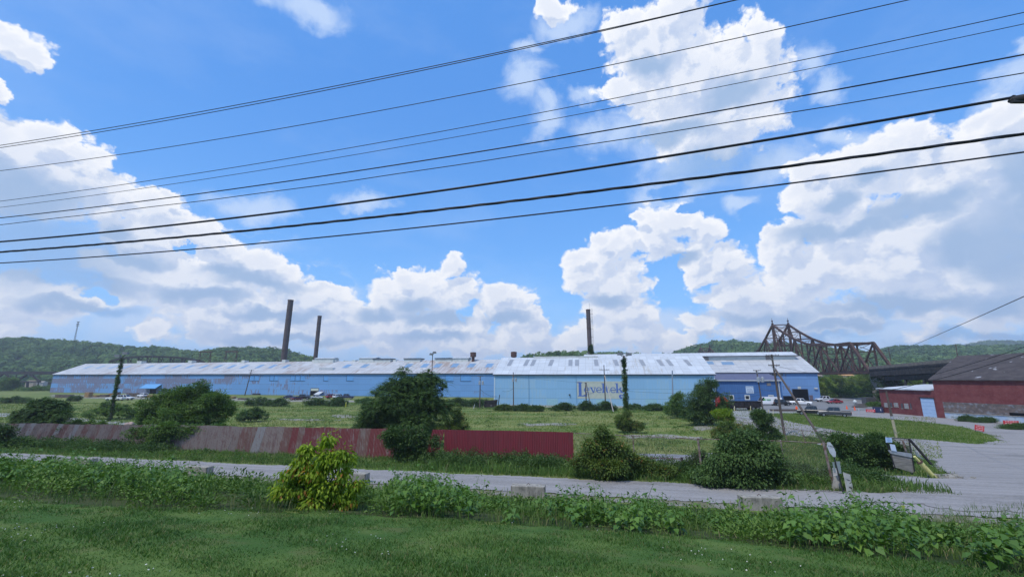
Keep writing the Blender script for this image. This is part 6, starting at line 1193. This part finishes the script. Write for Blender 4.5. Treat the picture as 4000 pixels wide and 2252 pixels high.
    if kind == 'pickup' and not topper: MB().b2((B_ + .12, -w * .82, belt + .002), (-1.2, w * .82, belt + .012)).build('bed', m_black, root)  # black sheet over a closed body paints the shade inside the open bed
    wr = .4 if kind != 'sedan' else .32
    for x in (F_ - .95, B_ + (1.25 if kind == 'pickup' else .95)):
        for s in (-1, 1):
            ty = MB(); n = 18; ty.add([(x + rr * math.cos(6.2832 * k / n), y, wr + rr * math.sin(6.2832 * k / n)) for rr, y in ((wr * .9, s * (w - .26)), (wr, s * (w - .2)), (wr, s * (w + .0)), (wr * .88, s * (w + .03))) for k in range(n)], [(i * n + k, i * n + (k + 1) % n, (i + 1) * n + (k + 1) % n, (i + 1) * n + k) for i in range(3) for k in range(n)] + [tuple(3 * n + k for k in range(n))])
            wo = ty.build('wheel', m_tyre, root); ri = MB(); ri.add([(x + wr * .58 * math.cos(6.2832 * k / n), s * (w + .045), wr + wr * .58 * math.sin(6.2832 * k / n)) for k in range(n)], [tuple(range(n))]); ri.build('rim', m_rim, wo)
    for s in (-1, 1):
        MB().box((F_ - .06, s * w * .66, st[0][2] - .12), (.14, .38, .18)).build('headlight', m_hl, root); MB().box((B_ + .02, s * w * .86, belt - .25), (.08, .16, .3)).build('tail_light', m_tl, root)
        MB().box((f0 - .35, s * (w + .1), z0 + .14), (.14, .2, .18)).build('mirror', m_dark, root)
    MB().box((F_ - .0, 0, st[0][1] + .2), (.06, Wd * .5, .22)).build('grille', m_dark, root)
    bm_ = MB(); bm_.box((F_ + .02, 0, st[0][1] + .0), (.16, Wd * .9, .2)); bm_.box((B_ - .02, 0, gl + .1), (.16, Wd * .9, .2)); bm_.build('bumper', m_galv if kind == 'pickup' else m_dark, root)
    MB().box((B_ - .11, 0, gl + .34), (.02, .32, .16)).build('number_plate', m_white, root)
    return root
white = paint('paint_white', (.74, .76, .80)); black = paint('paint_black', (.008, .009, .012)); grey = paint('paint_dark_grey', (.05, .058, .075)); redp = paint('paint_red', (.28, .015, .03)); navy = paint('paint_navy', (.02, .03, .08)); silver = paint('paint_silver', (.45, .48, .52)); maroon = paint('paint_maroon', (.10, .012, .02))
def at(px, py): v = hit(px, py); return (v.x, v.y, v.z + .05)
G_ = 'vehicles parked in the yard'
vehicle('pickup', at(485, 1562), .05, white, 'pickup_truck', 'white pickup with a covered bed driving past the timber stacks', 'pickup truck', G_, topper=True)
vehicle('pickup', at(450, 1563.5), math.pi + .1, white, 'pickup_truck', 'white pickup half hidden behind the one with the covered bed', 'pickup truck', G_)
vehicle('suv', at(556, 1551), math.pi - .4, white, 'suv', 'white car parked at the loading door under the blue awning', 'car', G_)
for px, py, rz, k, c_, lab in ((1132, 1556, .3, 'sedan', navy, 'dark blue car at the left end of the row by the loading door'), (1158, 1562, 1.2, 'sedan', maroon, 'maroon car beside the black pickup near the big loading door'), (1180, 1560, .25, 'pickup', black, 'black pickup left of the big loading door'), (1202, 1556, 2.0, 'sedan', navy, 'blue and white car just left of the big loading door'), (1238, 1557, .1, 'sedan', silver, 'white car in front of the big loading door'), (1297, 1556, .8, 'suv', redp, 'red car right of the small porch'), (1322, 1556, 1.1, 'suv', white, 'white van-like car between the red and the navy car'), (1352, 1558, .2, 'pickup', navy, 'navy pickup at the right end of the row')):
    vehicle(k, at(px, py), rz, c_, {'sedan': 'sedan', 'pickup': 'pickup_truck', 'suv': 'suv'}[k], lab, {'sedan': 'car', 'pickup': 'pickup truck', 'suv': 'car'}[k], G_)
vn = vehicle('van', at(2997, 1583), math.pi - .12, white, 'panel_van', 'white work van with green lettering and its rear doors open', 'van', G_)
lg = mat('van_green', (.12, .42, .10)); lb_ = mat('van_teal', (.10, .25, .30))
MB().box((1.0, 1.005, 1.75), (.55, .012, .5)).build('logo', lg, vn); MB().box((-.2, 1.005, 1.78), (1.2, .012, .2)).build('lettering', lg, vn); MB().box((-.2, 1.005, 1.52), (1.1, .012, .12)).build('lettering', lb_, vn)
MB().box((-3.35, 1.25, 1.45), (.9, .06, 1.9), -.4).build('rear_door', white, vn); MB().box((-2.2, 1.01, 1.3), (.5, .02, 1.4)).build('doorway', m_black, vn)  # the doorway is a black patch painting the van's dark inside
vehicle('suv', at(3054, 1584), -.15, black, 'suv', 'black hatchback between the white van and the tall pole', 'car', G_)
vehicle('pickup', at(3130, 1582), -.65, white, 'pickup_truck', 'white pickup facing the camera before the big dark doorway', 'pickup truck', G_)
vehicle('pickup', at(3225, 1569), math.pi - .1, white, 'pickup_truck', 'white pickup parked far back beside the red sedan', 'pickup truck', G_)
vehicle('sedan', at(3260, 1575.5), math.pi + .08, redp, 'sedan', 'red sedan parked in front of the far white pickup', 'car', G_)
vehicle('pickup', at(3174, 1621), math.pi - .62, black, 'pickup_truck', 'black pickup on the grass edge, left of the grey one', 'pickup truck', G_)
vehicle('pickup', at(3262, 1627), math.pi - .6, grey, 'pickup_truck', 'dark grey pickup on the grass edge, right of the black one', 'pickup truck', G_)
# dump trailer with red cab
b = Vector(at(2905, 1602)); tr = empty('dump_trailer', b, .0, 'long black dump trailer parked beside the dark dense tree', 'trailer'); k = b.y / 1707
m_tb = mat('trailer_black', (.02, .018, .02), (.04, .032, .032), 1.5, rough=.7)
bx_ = MB(); hL, hH = 62 * k, 34 * k
bx_.add([(-hL, -1.2, .9), (hL, -1.2, .9), (hL, 1.2, .9), (-hL, 1.2, .9), (-hL, -1.3, hH), (hL + .3, -1.3, hH), (hL + .3, 1.3, hH), (-hL, 1.3, hH)], [(0, 3, 2, 1), (0, 1, 5, 4), (1, 2, 6, 5), (2, 3, 7, 6), (3, 0, 4, 7)]); bx_.build('tub', m_tb, tr)
rb_ = MB()
for i in range(9): x = -hL + (2 * hL) * (i + .5) / 9; rb_.box((x, -1.33, (hH + .9) / 2), (.1, .1, hH - 1))
rb_.box((0, -1.35, hH), (2 * hL + .3, .14, .14)); rb_.build('rib', m_tb, tr)
MB().box((0, 0, .75), (2 * hL - .4, 1., .28)).build('chassis', m_rust, tr); 
for x in (hL - 1, hL - 2.2, -hL + 1.2):
    for s in (-1, 1):
        n = 16; ty = MB().add([(x + .5 * math.cos(6.2832 * q_ / n), s * y, .5 + .5 * math.sin(6.2832 * q_ / n)) for y in (.85, 1.2) for q_ in range(n)], [(q_, (q_ + 1) % n, n + (q_ + 1) % n, n + q_) for q_ in range(n)] + [tuple(n + q_ for q_ in range(n))]); wo = ty.build('wheel', m_tyre, tr); MB().add([(x + .28 * math.cos(6.2832 * q_ / n), s * 1.215, .5 + .28 * math.sin(6.2832 * q_ / n)) for q_ in range(n)], [tuple(range(n))]).build('rim', m_rim, wo)
b2_ = Vector(at(2822, 1601)); tk_ = empty('truck_cab', b2_, 0, 'red truck cab with a sloping hood peeping past the dark dense tree', 'truck'); c_ = MB(); c_.add([(-1.2, -1.2, .7), (1.6, -1.2, .7), (1.6, 1.2, .7), (-1.2, 1.2, .7), (-1.2, -1.1, 3.4), (.4, -1.1, 3.4), (.4, 1.1, 3.4), (-1.2, 1.1, 3.4), (1.6, -1.1, 2.2), (1.6, 1.1, 2.2)], [(0, 1, 8, 5, 4), (1, 2, 9, 8), (2, 3, 7, 6, 9), (3, 0, 4, 7), (4, 5, 6, 7), (5, 8, 9, 6)]); c_.build('cab', paint('truck_red', (.55, .02, .02)), tk_)
MB().b2((-.9, -1.24, 2.2), (.2, -1.17, 3.1)).build('window', m_win, tk_)
for s in (-1, 1): MB().box((.9, s * 1.0, .45), (.95, .35, .9)).build('wheel', m_tyre, tk_)

# ------------------------------------------------------------------ timber stacks, bollards, cones, blocks, signs
def crates(px, py, w_, h_, label, colr):
    b = hit(px, py); k = b.y / 1707; W_, H_ = w_ * k, h_ * k; root = empty('timber_stack', b, MA, label, 'timber stack', 'stacks of timber along the mill wall'); n = max(1, round(H_ / 1.0)); cols = max(1, round(W_ / 2.6))
    for j in range(cols):
        for i in range(n):
            if i and random.random() < .18: continue
            mb = MB(); x = -W_ / 2 + W_ / cols * (j + .5); ww = W_ / cols * .93; z = i * H_ / n
            for r_ in range(6):
                mb.box((x + random.uniform(-.08, .08), 0, z + H_ / n * (r_ + .5) / 6.2), (ww, 1.6, H_ / n / 7.5))
            for xx in (-.4, .4): mb.box((x + ww * xx, -.82, z + H_ / n / 2), (.1, .06, H_ / n * .95))
            mb.build('bundle', mat(colr[0], colr[1], colr[2], 1.5), root)
tan = ('timber_tan', (.36, .23, .10), (.26, .17, .09)); old = ('timber_grey', (.15, .12, .10), (.10, .085, .075))
for a_ in ((250, 1552, 80, 12, 'low grey timber stack at the far left end of the wall', old), (345, 1551, 26, 20, 'tall tan timber stack left of the leaning lamp post', tan), (378, 1550, 20, 8, 'low tan timber stack next to the tall one', tan), (408, 1550, 34, 20, 'tall grey timber stack behind the white pickups', old), (446, 1546, 46, 16, 'long grey timber stack right behind the lamp post', old), (440, 1549, 30, 14, 'orange brown timber stack behind the white pickup', tan), (520, 1548, 60, 14, 'long dark timber stack left of the loading awning', old), (585, 1551, 46, 10, 'mixed timber stack in front of the awning door', tan), (655, 1553, 30, 9, 'orange timber stack right of the awning door', tan), (905, 1556, 30, 9, 'tan timber stack left of the wall pole', tan), (950, 1560, 40, 7, 'grey timber stack at the foot of the wall pole', old)): crates(*a_)
m_bol = mat('bollard_yellow', (.55, .48, .24), (.42, .36, .20), 4)
def post(name, px, pb, pt_, wpx, label, cat, m_, group=None, dx=0):
    b = hit(px, pb); t = atY(px + dx, pt_, b.y) - b; r = wpx * b.y / 1707 / 2; root = empty(name, b, 0, label, cat, group); MB().tube([(0, 0, -.1), t * .97, t], [r, r, r * .6], 10).build('post', m_, root); MB().tube([t * .8, t * .88], [r * 1.06] * 2, 10, caps=False).build('band', m_white, root)
for i, (px, pb, pt_, wd) in enumerate([(2869, 1606, 1585, 3.2), (2932, 1605, 1585, 3.2), (2958, 1607, 1594, 2.4), (2970, 1604, 1593, 2.4), (3002, 1612, 1597, 1.8), (3020, 1628, 1598, 2.0), (3103, 1562, 1545, 3.0)]):
    post('bollard', px, pb, pt_, wd, ['pale yellow bollard in front of the middle of the dump trailer', 'pale yellow bollard under the right part of the dump trailer', 'short bollard at the tail of the dump trailer', 'short bollard just right of the trailer tail', 'thin bollard left of the tallest thin one', 'tallest thin bollard beside the leaning pole', 'pale bollard beside the dark doorway'][i], 'bollard', m_bol, 'pale yellow bollards')
post('marker_post', 1351, 1588, 1569, 2.6, 'bright yellow marker post at the end of the bushes in the field', 'marker post', mat('bright_yellow', (.65, .62, .05)), dx=1)
post('marker_post', 1849, 1597, 1578, 2, 'white leaning marker post beside the transformer pole', 'marker post', m_white, dx=5)
post('small_post', 3355, 1620, 1595, 3, 'short white topped post right of the grey pickup', 'post', m_galv)
for i, (px, py) in enumerate([(3111, 1600), (3114.5, 1600.5), (3309, 1598), (3340, 1602)]):
    b = hit(px, py); root = empty('traffic_cone', b, 0, ['orange traffic cone, left of the pair behind the leaning pole', 'orange traffic cone, right of the pair behind the leaning pole', 'orange traffic cone right of the grey pickup', 'orange traffic cone nearer the small white topped post'][i], 'traffic cone', 'orange traffic cones'); MB().lathe([(.26, .03), (.24, .06), (.06, 1.0), (.03, 1.02)], n=14).build('cone', mat('cone_orange', (.85, .12, .03), rough=.5), root); MB().box((0, 0, .02), (.6, .6, .05)).build('base', m_dark, root)
def dumpster(px, py, w_, h_, label):
    b = hit(px, py); k = b.y / 1707; root = empty('dumpster', b, -.8, label, 'dumpster'); W_, H_ = w_ * k, h_ * k; m = MB(); m.add([(-W_ / 2, -.8, .15), (W_ / 2, -.8, .15), (W_ / 2, .8, .15), (-W_ / 2, .8, .15), (-W_ / 2, -1., H_), (W_ / 2, -1., H_), (W_ / 2, 1., H_), (-W_ / 2, 1., H_)], [(0, 3, 2, 1), (0, 1, 5, 4), (1, 2, 6, 5), (2, 3, 7, 6), (3, 0, 4, 7)]); m.build('bin', paint('dumpster_navy', (.015, .03, .10)), root)
    MB().box((0, 0, H_ + .05), (W_ + .1, 2.1, .08)).build('lid', m_dark, root); 
    for s in (-.3, .3): MB().box((W_ * s, -1.05, H_ * .6), (.12, .1, .5)).build('bracket', m_white, root)
dumpster(3433, 1612, 30, 22, 'navy blue dumpster against the corner of the brick annex')
def signboard(px, pb, w_, h_, rz, label, tilt=0., lines=('NO TRESPASSING', 'PRIVATE PROPERTY'), fg=None, mt=None, name='warning_sign', legs=.25, cat='sign', z0=0.):
    b = hit(px, pb); k = b.y / 1707; W_, H_ = w_ * k, h_ * k; root = empty(name, b, rz, label, cat); o = MB().box((0, 0, legs + H_ / 2), (W_, .06, H_)).build('board', mt, root)
    lg_ = MB()
    for s in (-.4, .4): lg_.box((W_ * s, .05, (legs + H_ * .4) / 2), (.06, .05, legs + H_ * .4))
    lg_.build('leg', m_wood, root); n = len(lines)
    for i, tx in enumerate(lines):
        bar_h = H_ / n * .5; z = legs + H_ - H_ / n * (i + .5)
        for j in range(5): ww = W_ * .8 / 5; MB().box((-W_ * .4 + ww * (j + .5), -.034, z), (ww * (.62 + .2 * ((i + j) % 2)), .008, bar_h * (.75 + .2 * ((i * 3 + j) % 2)))).build('lettering', fg, o)
    root.rotation_euler = (0, tilt, rz)
rd = mat('sign_red', (.50, .03, .04), (.42, .04, .05), 3); pk = mat('sign_pink_text', (.62, .38, .40))
signboard(3402, 1612, 28, 10, -.5, 'small bright red sign with pale writing left of the navy dumpster', 0, (1, 1), pk, rd)
signboard(3825, 1687, 26, 20, -.5, 'leaning red sign with faded pale writing on the gravel yard', .2, (1, 1, 1), pk, rd)
signboard(3952, 1662, 44, 14, -.4, 'wide faded red sign under the brick warehouse at the right edge', .0, (1, 1), pk, rd)
# debris behind the red sedan: pallets and a dark container
b = hit(3360, 1592); pl = empty('pallet_pile', b, -.3, 'pile of grey pallets with a pale bag near the annex', 'pallets'); mb = MB()
for i in range(4): mb.box((random.uniform(-.3, .3), 0, .2 + .3 * i), (3.2 - i * .4, 1.6, .14), .1 * i)
mb.build('pallet', m_wood, pl); MB().lathe([(.3, 0), (.5, .4), (.35, .8), (.05, 1.)], (-1, 0, 1.2), 10).build('bag', m_white, pl)
b = hit(3396, 1578); ct = empty('container', b, -.2, 'dark grey steel container near the trees beyond the parking lot', 'container'); k = b.y / 1707; MB().box((0, 0, 14 * k), (34 * k, 2.4, 24 * k)).build('box', mat('container_grey', (.07, .075, .085), (.11, .11, .11), 1.5), ct); mb = MB()
for i in range(9): mb.box((-15 * k + 3.7 * k * i, -1.24, 14 * k), (.12, .07, 23 * k))
mb.build('rib', m_dark, ct)
b = hit(3070, 1607); gr_ = empty('railroad_ties', b, -.02, 'long low dark timber kerb beside the parking lot', 'kerb timber'); MB().box((0, 0, .3), (7.5, .4, .65)).build('timber', m_wood, gr_)
b = hit(1916, 1592); tkk = empty('black_tank', b, .1, 'black scrap skip with a ladder beside the left end of the pale hall', 'skip'); m = MB(); m.add([(-2.1, -1, .3), (1.9, -1, .3), (1.9, 1, .3), (-2.1, 1, .3), (-2.4, -1.1, 2.2), (2.3, -1.1, 2.6), (2.3, 1.1, 2.6), (-2.4, 1.1, 2.2)], [(0, 3, 2, 1), (0, 1, 5, 4), (1, 2, 6, 5), (2, 3, 7, 6), (3, 0, 4, 7)]); m.build('tub', m_tb, tkk); m = MB(); m.bar((2.4, 0, 0), (3.0, 0, 4.2), .25); m.box((0, -1.12, 1.9), (4., .1, .15)); m.build('rim', m_dark, tkk); MB().lathe([(.02, -.03), (.3, -.03), (.3, .03), (.02, .03)], (.2, -1.2, .8), 12).build('emblem', m_white, tkk)
for i, (px, py) in enumerate([(1997, 1588), (1917, 1586)][:1]):
    b = hit(px, py); root = empty('small_sign', b, 0, 'small white square sign on a stake in the brush below the pale hall', 'sign'); MB().box((0, 0, .5), (.06, .06, 1.)).build('stake', m_wood, root); MB().box((0, -.05, 1.), (.8, .04, .7)).build('board', m_white, root)
def block(px, pb, label, i):
    b = hit(px, pb); root = empty('concrete_block', (b.x, b.y + .3, b.z - .02), -.235 + .03 * i, label, 'concrete block', 'concrete blocks along the near side of the road'); me = MB().box((0, 0, .31), (1.83, .61, .62)).build('block', m_conc, root); bv = me.modifiers.new('bevel', 'BEVEL'); bv.width = .035; bv.segments = 2
    MB().tube([(-.09 + .18 * t / 8, 0, .61 + .09 * math.sin(math.pi * t / 8)) for t in range(9)], .012, 6).build('lifting_loop', m_rust, root)
block(313, 1822, 'concrete block mostly hidden behind the knotweed at the far left', 0)
block(762, 1858, 'stained concrete block with lifting loop left of the yellow green tree', 1)
block(1375, 1888, 'concrete block just right of the yellow green tree', 2)
block(2065, 1945, 'pale concrete block at the road edge near the middle', 3)
block(2985, 1995, 'big streaked concrete block partly behind leaves, nearest the right', 4)
# jersey barrier, stop sign seen from behind, reader board
b = hit(3272, 1918); jb = empty('jersey_barrier', b, -1.05, 'grey concrete barrier end standing by the road at the stop sign', 'barrier'); prof = [(-.30, 0), (.30, 0), (.30, .08), (.17, .33), (.10, .84), (-.10, .84), (-.17, .33), (-.30, .08)]
MB().add([(x, -s * 1.3 + 1.2, z) for s in (-1, 1) for x, z in [(a_[1 - 1] * 1., a_[1]) for a_ in prof]], [tuple(range(8))[::-1], tuple(range(8, 16))] + [(i, (i + 1) % 8, 8 + (i + 1) % 8, 8 + i) for i in range(8)]).build('barrier', m_conc, jb)
jb.rotation_euler = (0, 0, -.62); pb_ = empty('plywood_board', (b.x + .38, b.y - .45, b.z), .5, 'pale board with faint writing leaning against the concrete barrier', 'board'); o = MB().box((0, 0, .55), (.55, .03, 1.0)).build('board', mat('board_grey', (.40, .40, .36), (.33, .33, .30), 3), pb_); pb_.rotation_euler = (-.25, .3, .35); MB().box((.05, -.02, .32), (.2, .008, .07)).build('lettering', m_dark, o); MB().box((.0, -.02, .7), (.25, .008, .04)).build('lettering', m_dark, o)
b = hit(3270, 1922); b.y -= .5; t0 = atY(3252, 1760, b.y) - b; ss2 = empty('stop_sign', b, 0, 'eight sided road sign on a leaning dark post, its pale back to the camera', 'road sign'); MB().tube([(0, 0, -.1), t0 * .95], [.035, .035], 8).build('post', m_dark, ss2)
c = atY(3247, 1754, b.y - .05) - b; oc = MB(); rr = .37; vs = [(c.x + rr * math.cos(R(22.5 + 45 * k)) * .50 - rr * .30 * math.sin(R(22.5 + 45 * k)), c.y - .03, c.z + rr * 1.12 * math.sin(R(22.5 + 45 * k))) for k in range(8)]; oc.add(vs + [(x, y + .02, z) for x, y, z in vs], [tuple(range(8)), tuple(range(8, 16))[::-1]] + [(i, (i + 1) % 8, 8 + (i + 1) % 8, 8 + i) for i in range(8)]); so_ = oc.build('sign_plate', mat('plate_back', (.50, .54, .58), (.42, .45, .48), 3, rough=.5), ss2)
for j in range(4): MB().box((c.x - .14 + .085 * j, c.y - .038, c.z + .2 - .02 * j), (.05, .006, .035)).build('lettering', m_dark, ss2)
c2 = t0 * .62; MB().box((c2.x + .13, c2.y + .03, c2.z), (.20, .02, .62), 0, 0).build('side_plate', mat('plate_grey', (.22, .27, .28)), ss2); MB().box((c2.x - .12, c2.y + .04, c2.z), (.10, .02, .55)).build('side_plate', MATS['plate_grey'], ss2)
b = hit(3525, 1852); b.y -= .3; k = b.y / 1760; rbd = empty('wooden_gate', b, 0, 'leaning wooden gate panel with a grey top board beside the yellow pipe', 'gate')
def q3(px, py, dy=0.): return atY(px, py, b.y + dy) - b
def quad(pts, th=.05): vs = [q3(*p_) for p_ in pts]; return MB().add(vs + [v_ + Vector((0, th, 0)) for v_ in vs], [(0, 1, 2, 3), (7, 6, 5, 4), (0, 4, 5, 1), (1, 5, 6, 2), (2, 6, 7, 3), (3, 7, 4, 0)])
quad([(3492, 1822), (3572, 1847), (3563, 1783), (3484, 1768)]).build('plank_panel', mat('weathered_planks', (.26, .245, .23), (.18, .17, .16), 2.5, .4, .6, .95, 0, .5, 10, stretch=(.5, 1, 5)), rbd)
quad([(3478, 1769, -.06), (3563, 1786, -.06), (3561, 1770, -.06), (3469, 1756, -.06)]).build('top_board', m_galv, rbd)
fr2 = MB(); fr2.bar(q3(3573, 1848), q3(3550, 1712), .07); fr2.bar(q3(3496, 1826), q3(3459, 1708), .06); fr2.bar(q3(3459, 1708), q3(3552, 1713), .05); fr2.bar(q3(3553, 1715), q3(3638, 1812), .12); fr2.build('frame', m_dark, rbd)
quad([(3583, 1781, .05), (3611, 1795, .05), (3576, 1760, .05), (3571, 1752, .05)]).build('brace_plate', mat('plate_grey', (.22, .27, .28)), rbd)
for i, (pts, lab, mt) in enumerate((([(3461, 1727), (3486, 1727), (3483, 1709), (3459, 1707)], 'upper pale blue sign plate hanging on the gate frame', ((.42, .58, .78), (.36, .52, .74))), ([(3482, 1758), (3503, 1762), (3496, 1736), (3476, 1732)], 'lower plain white sign plate hanging on the gate frame', ((.55, .66, .80), (.50, .60, .76))))):
    rt = empty('sign_plate', b, 0, lab, 'sign', 'plates on the gate frame'); vs = [q3(px, py, -.12) for px, py in pts]; o = MB().add(vs + [v_ + Vector((0, .02, 0)) for v_ in vs], [(0, 1, 2, 3), (7, 6, 5, 4), (0, 4, 5, 1), (1, 5, 6, 2), (2, 6, 7, 3), (3, 7, 4, 0)]).build('plate', mat('plate_blue' if i == 0 else 'plate_white', *mt), rt)
    if i == 0:
        for j in range(3): c = (vs[0] + vs[1] + vs[2] + vs[3]) / 4; MB().box((c.x, c.y - .008, c.z + .11 - .1 * j), (.26, .006, .035)).build('lettering', mat('plate_text', (.2, .34, .6)), o)
bb = hit(3660, 1866); yp = empty('yellow_pipe', bb, 0, 'fat leaning yellow pipe bollard with rust blotches beside the gate', 'pipe bollard'); tA = atY(3592, 1802, bb.y) - bb; tB = atY(3572, 1781, bb.y) - bb
def yellowmat():
    m, N, b_, out = new_mat('pipe_yellow'); tc = N.n('ShaderNodeTexCoord').outputs['Object']; f = N.ss(N.noise(tc, 3.0, 6, .7), .56, .64); N.put(b_, 'Base Color', N.mix(f, (.62, .58, .22), (.12, .05, .03))); N.put(b_, 'Roughness', .5); return m
ym = yellowmat(); MB().tube([(0, 0, -.2), tA], [.15, .15], 14).build('pipe', ym, yp); MB().tube([tA, tB], [.075, .075], 12).build('pipe_end', ym, yp); MB().tube([tA * .97, tA * 1.02], [.18, .17], 14).build('collar', m_rust, yp)
b = hit(3730, 1868); mb = MB()
for i in range(26): s = random.uniform(.08, .28); mb.box((random.gauss(0, .6), random.gauss(0, .3), s * .4), (s * 1.6, s, s), random.random() * 3, 0, random.uniform(.5, .9))
rk = mb.build('rubble_heap', m_conc); rk.location = b; tag(rk, 'small heap of pale broken concrete beside the yellow pipe', 'rubble', kind='stuff')
for i, (px, py, s) in enumerate([(505, 1662, 1.1), (318, 1656, .8), (335, 1652, .7)]):
    b = hit(px, py); rk = empty('boulder', b, .5 * i, ['pinkish lump of concrete at the left edge of the maple', 'broken kerb lump left of the lamp post bush', 'smaller broken kerb lump touching the lamp post bush'][i], 'concrete lump'); bm = bmesh.new(); bmesh.ops.create_icosphere(bm, subdivisions=3, radius=s * .5)
    for v in bm.verts: v.co = v.co * (1 + .25 * math.sin(v.co.x * 7 + i) * math.cos(v.co.y * 6)); v.co.z = v.co.z * .7 + .25; v.co.x *= 1.4
    me = bpy.data.meshes.new('lump'); bm.to_mesh(me); bm.free(); me.materials.append(m_conc if i else mat('pink_concrete', (.42, .30, .27), (.34, .25, .22), 3)); o = bpy.data.objects.new('lump', me); C.objects.link(o); o.parent = rk
b = hit(3218, 1762); 
tg = empty('barrier_arm', hit(3228, 1765), 0, 'small pale and orange striped barrier arm hanging on the gate post', 'barrier arm'); yb_ = tg.location.y; a_ = atY(3195, 1731, yb_) - tg.location; c_ = atY(3216, 1734, yb_) - tg.location; d_ = atY(3228, 1738, yb_) - tg.location; MB().bar(a_, a_.lerp(c_, .45), .16, .16).build('white_stripe', m_white, tg); MB().bar(a_.lerp(c_, .45), c_, .16, .16).build('orange_stripe', mat('arm_orange', (.55, .33, .14)), tg); MB().tube([(0, 0, -.1), d_], .05, 8).build('post', m_pipe, tg)

# ------------------------------------------------------------------ haze over the valley
hm = bpy.data.materials.new('haze_air'); hm.use_nodes = True; hm.node_tree.nodes.clear(); N = NT(hm.node_tree); ho = N.n('ShaderNodeOutputMaterial'); pv_ = N.n('ShaderNodeVolumePrincipled')
pv_.inputs['Color'].default_value = (.80, .88, 1.0, 1); pv_.inputs['Density'].default_value = .00028; pv_.inputs['Anisotropy'].default_value = .2
hm.node_tree.links.new(pv_.outputs[0], ho.inputs['Volume'])
tag(MB().b2((-2700, -330, -12), (2700, 2880, 150)).build('haze', hm), 'thin bluish summer haze filling the valley', 'haze', kind='stuff')
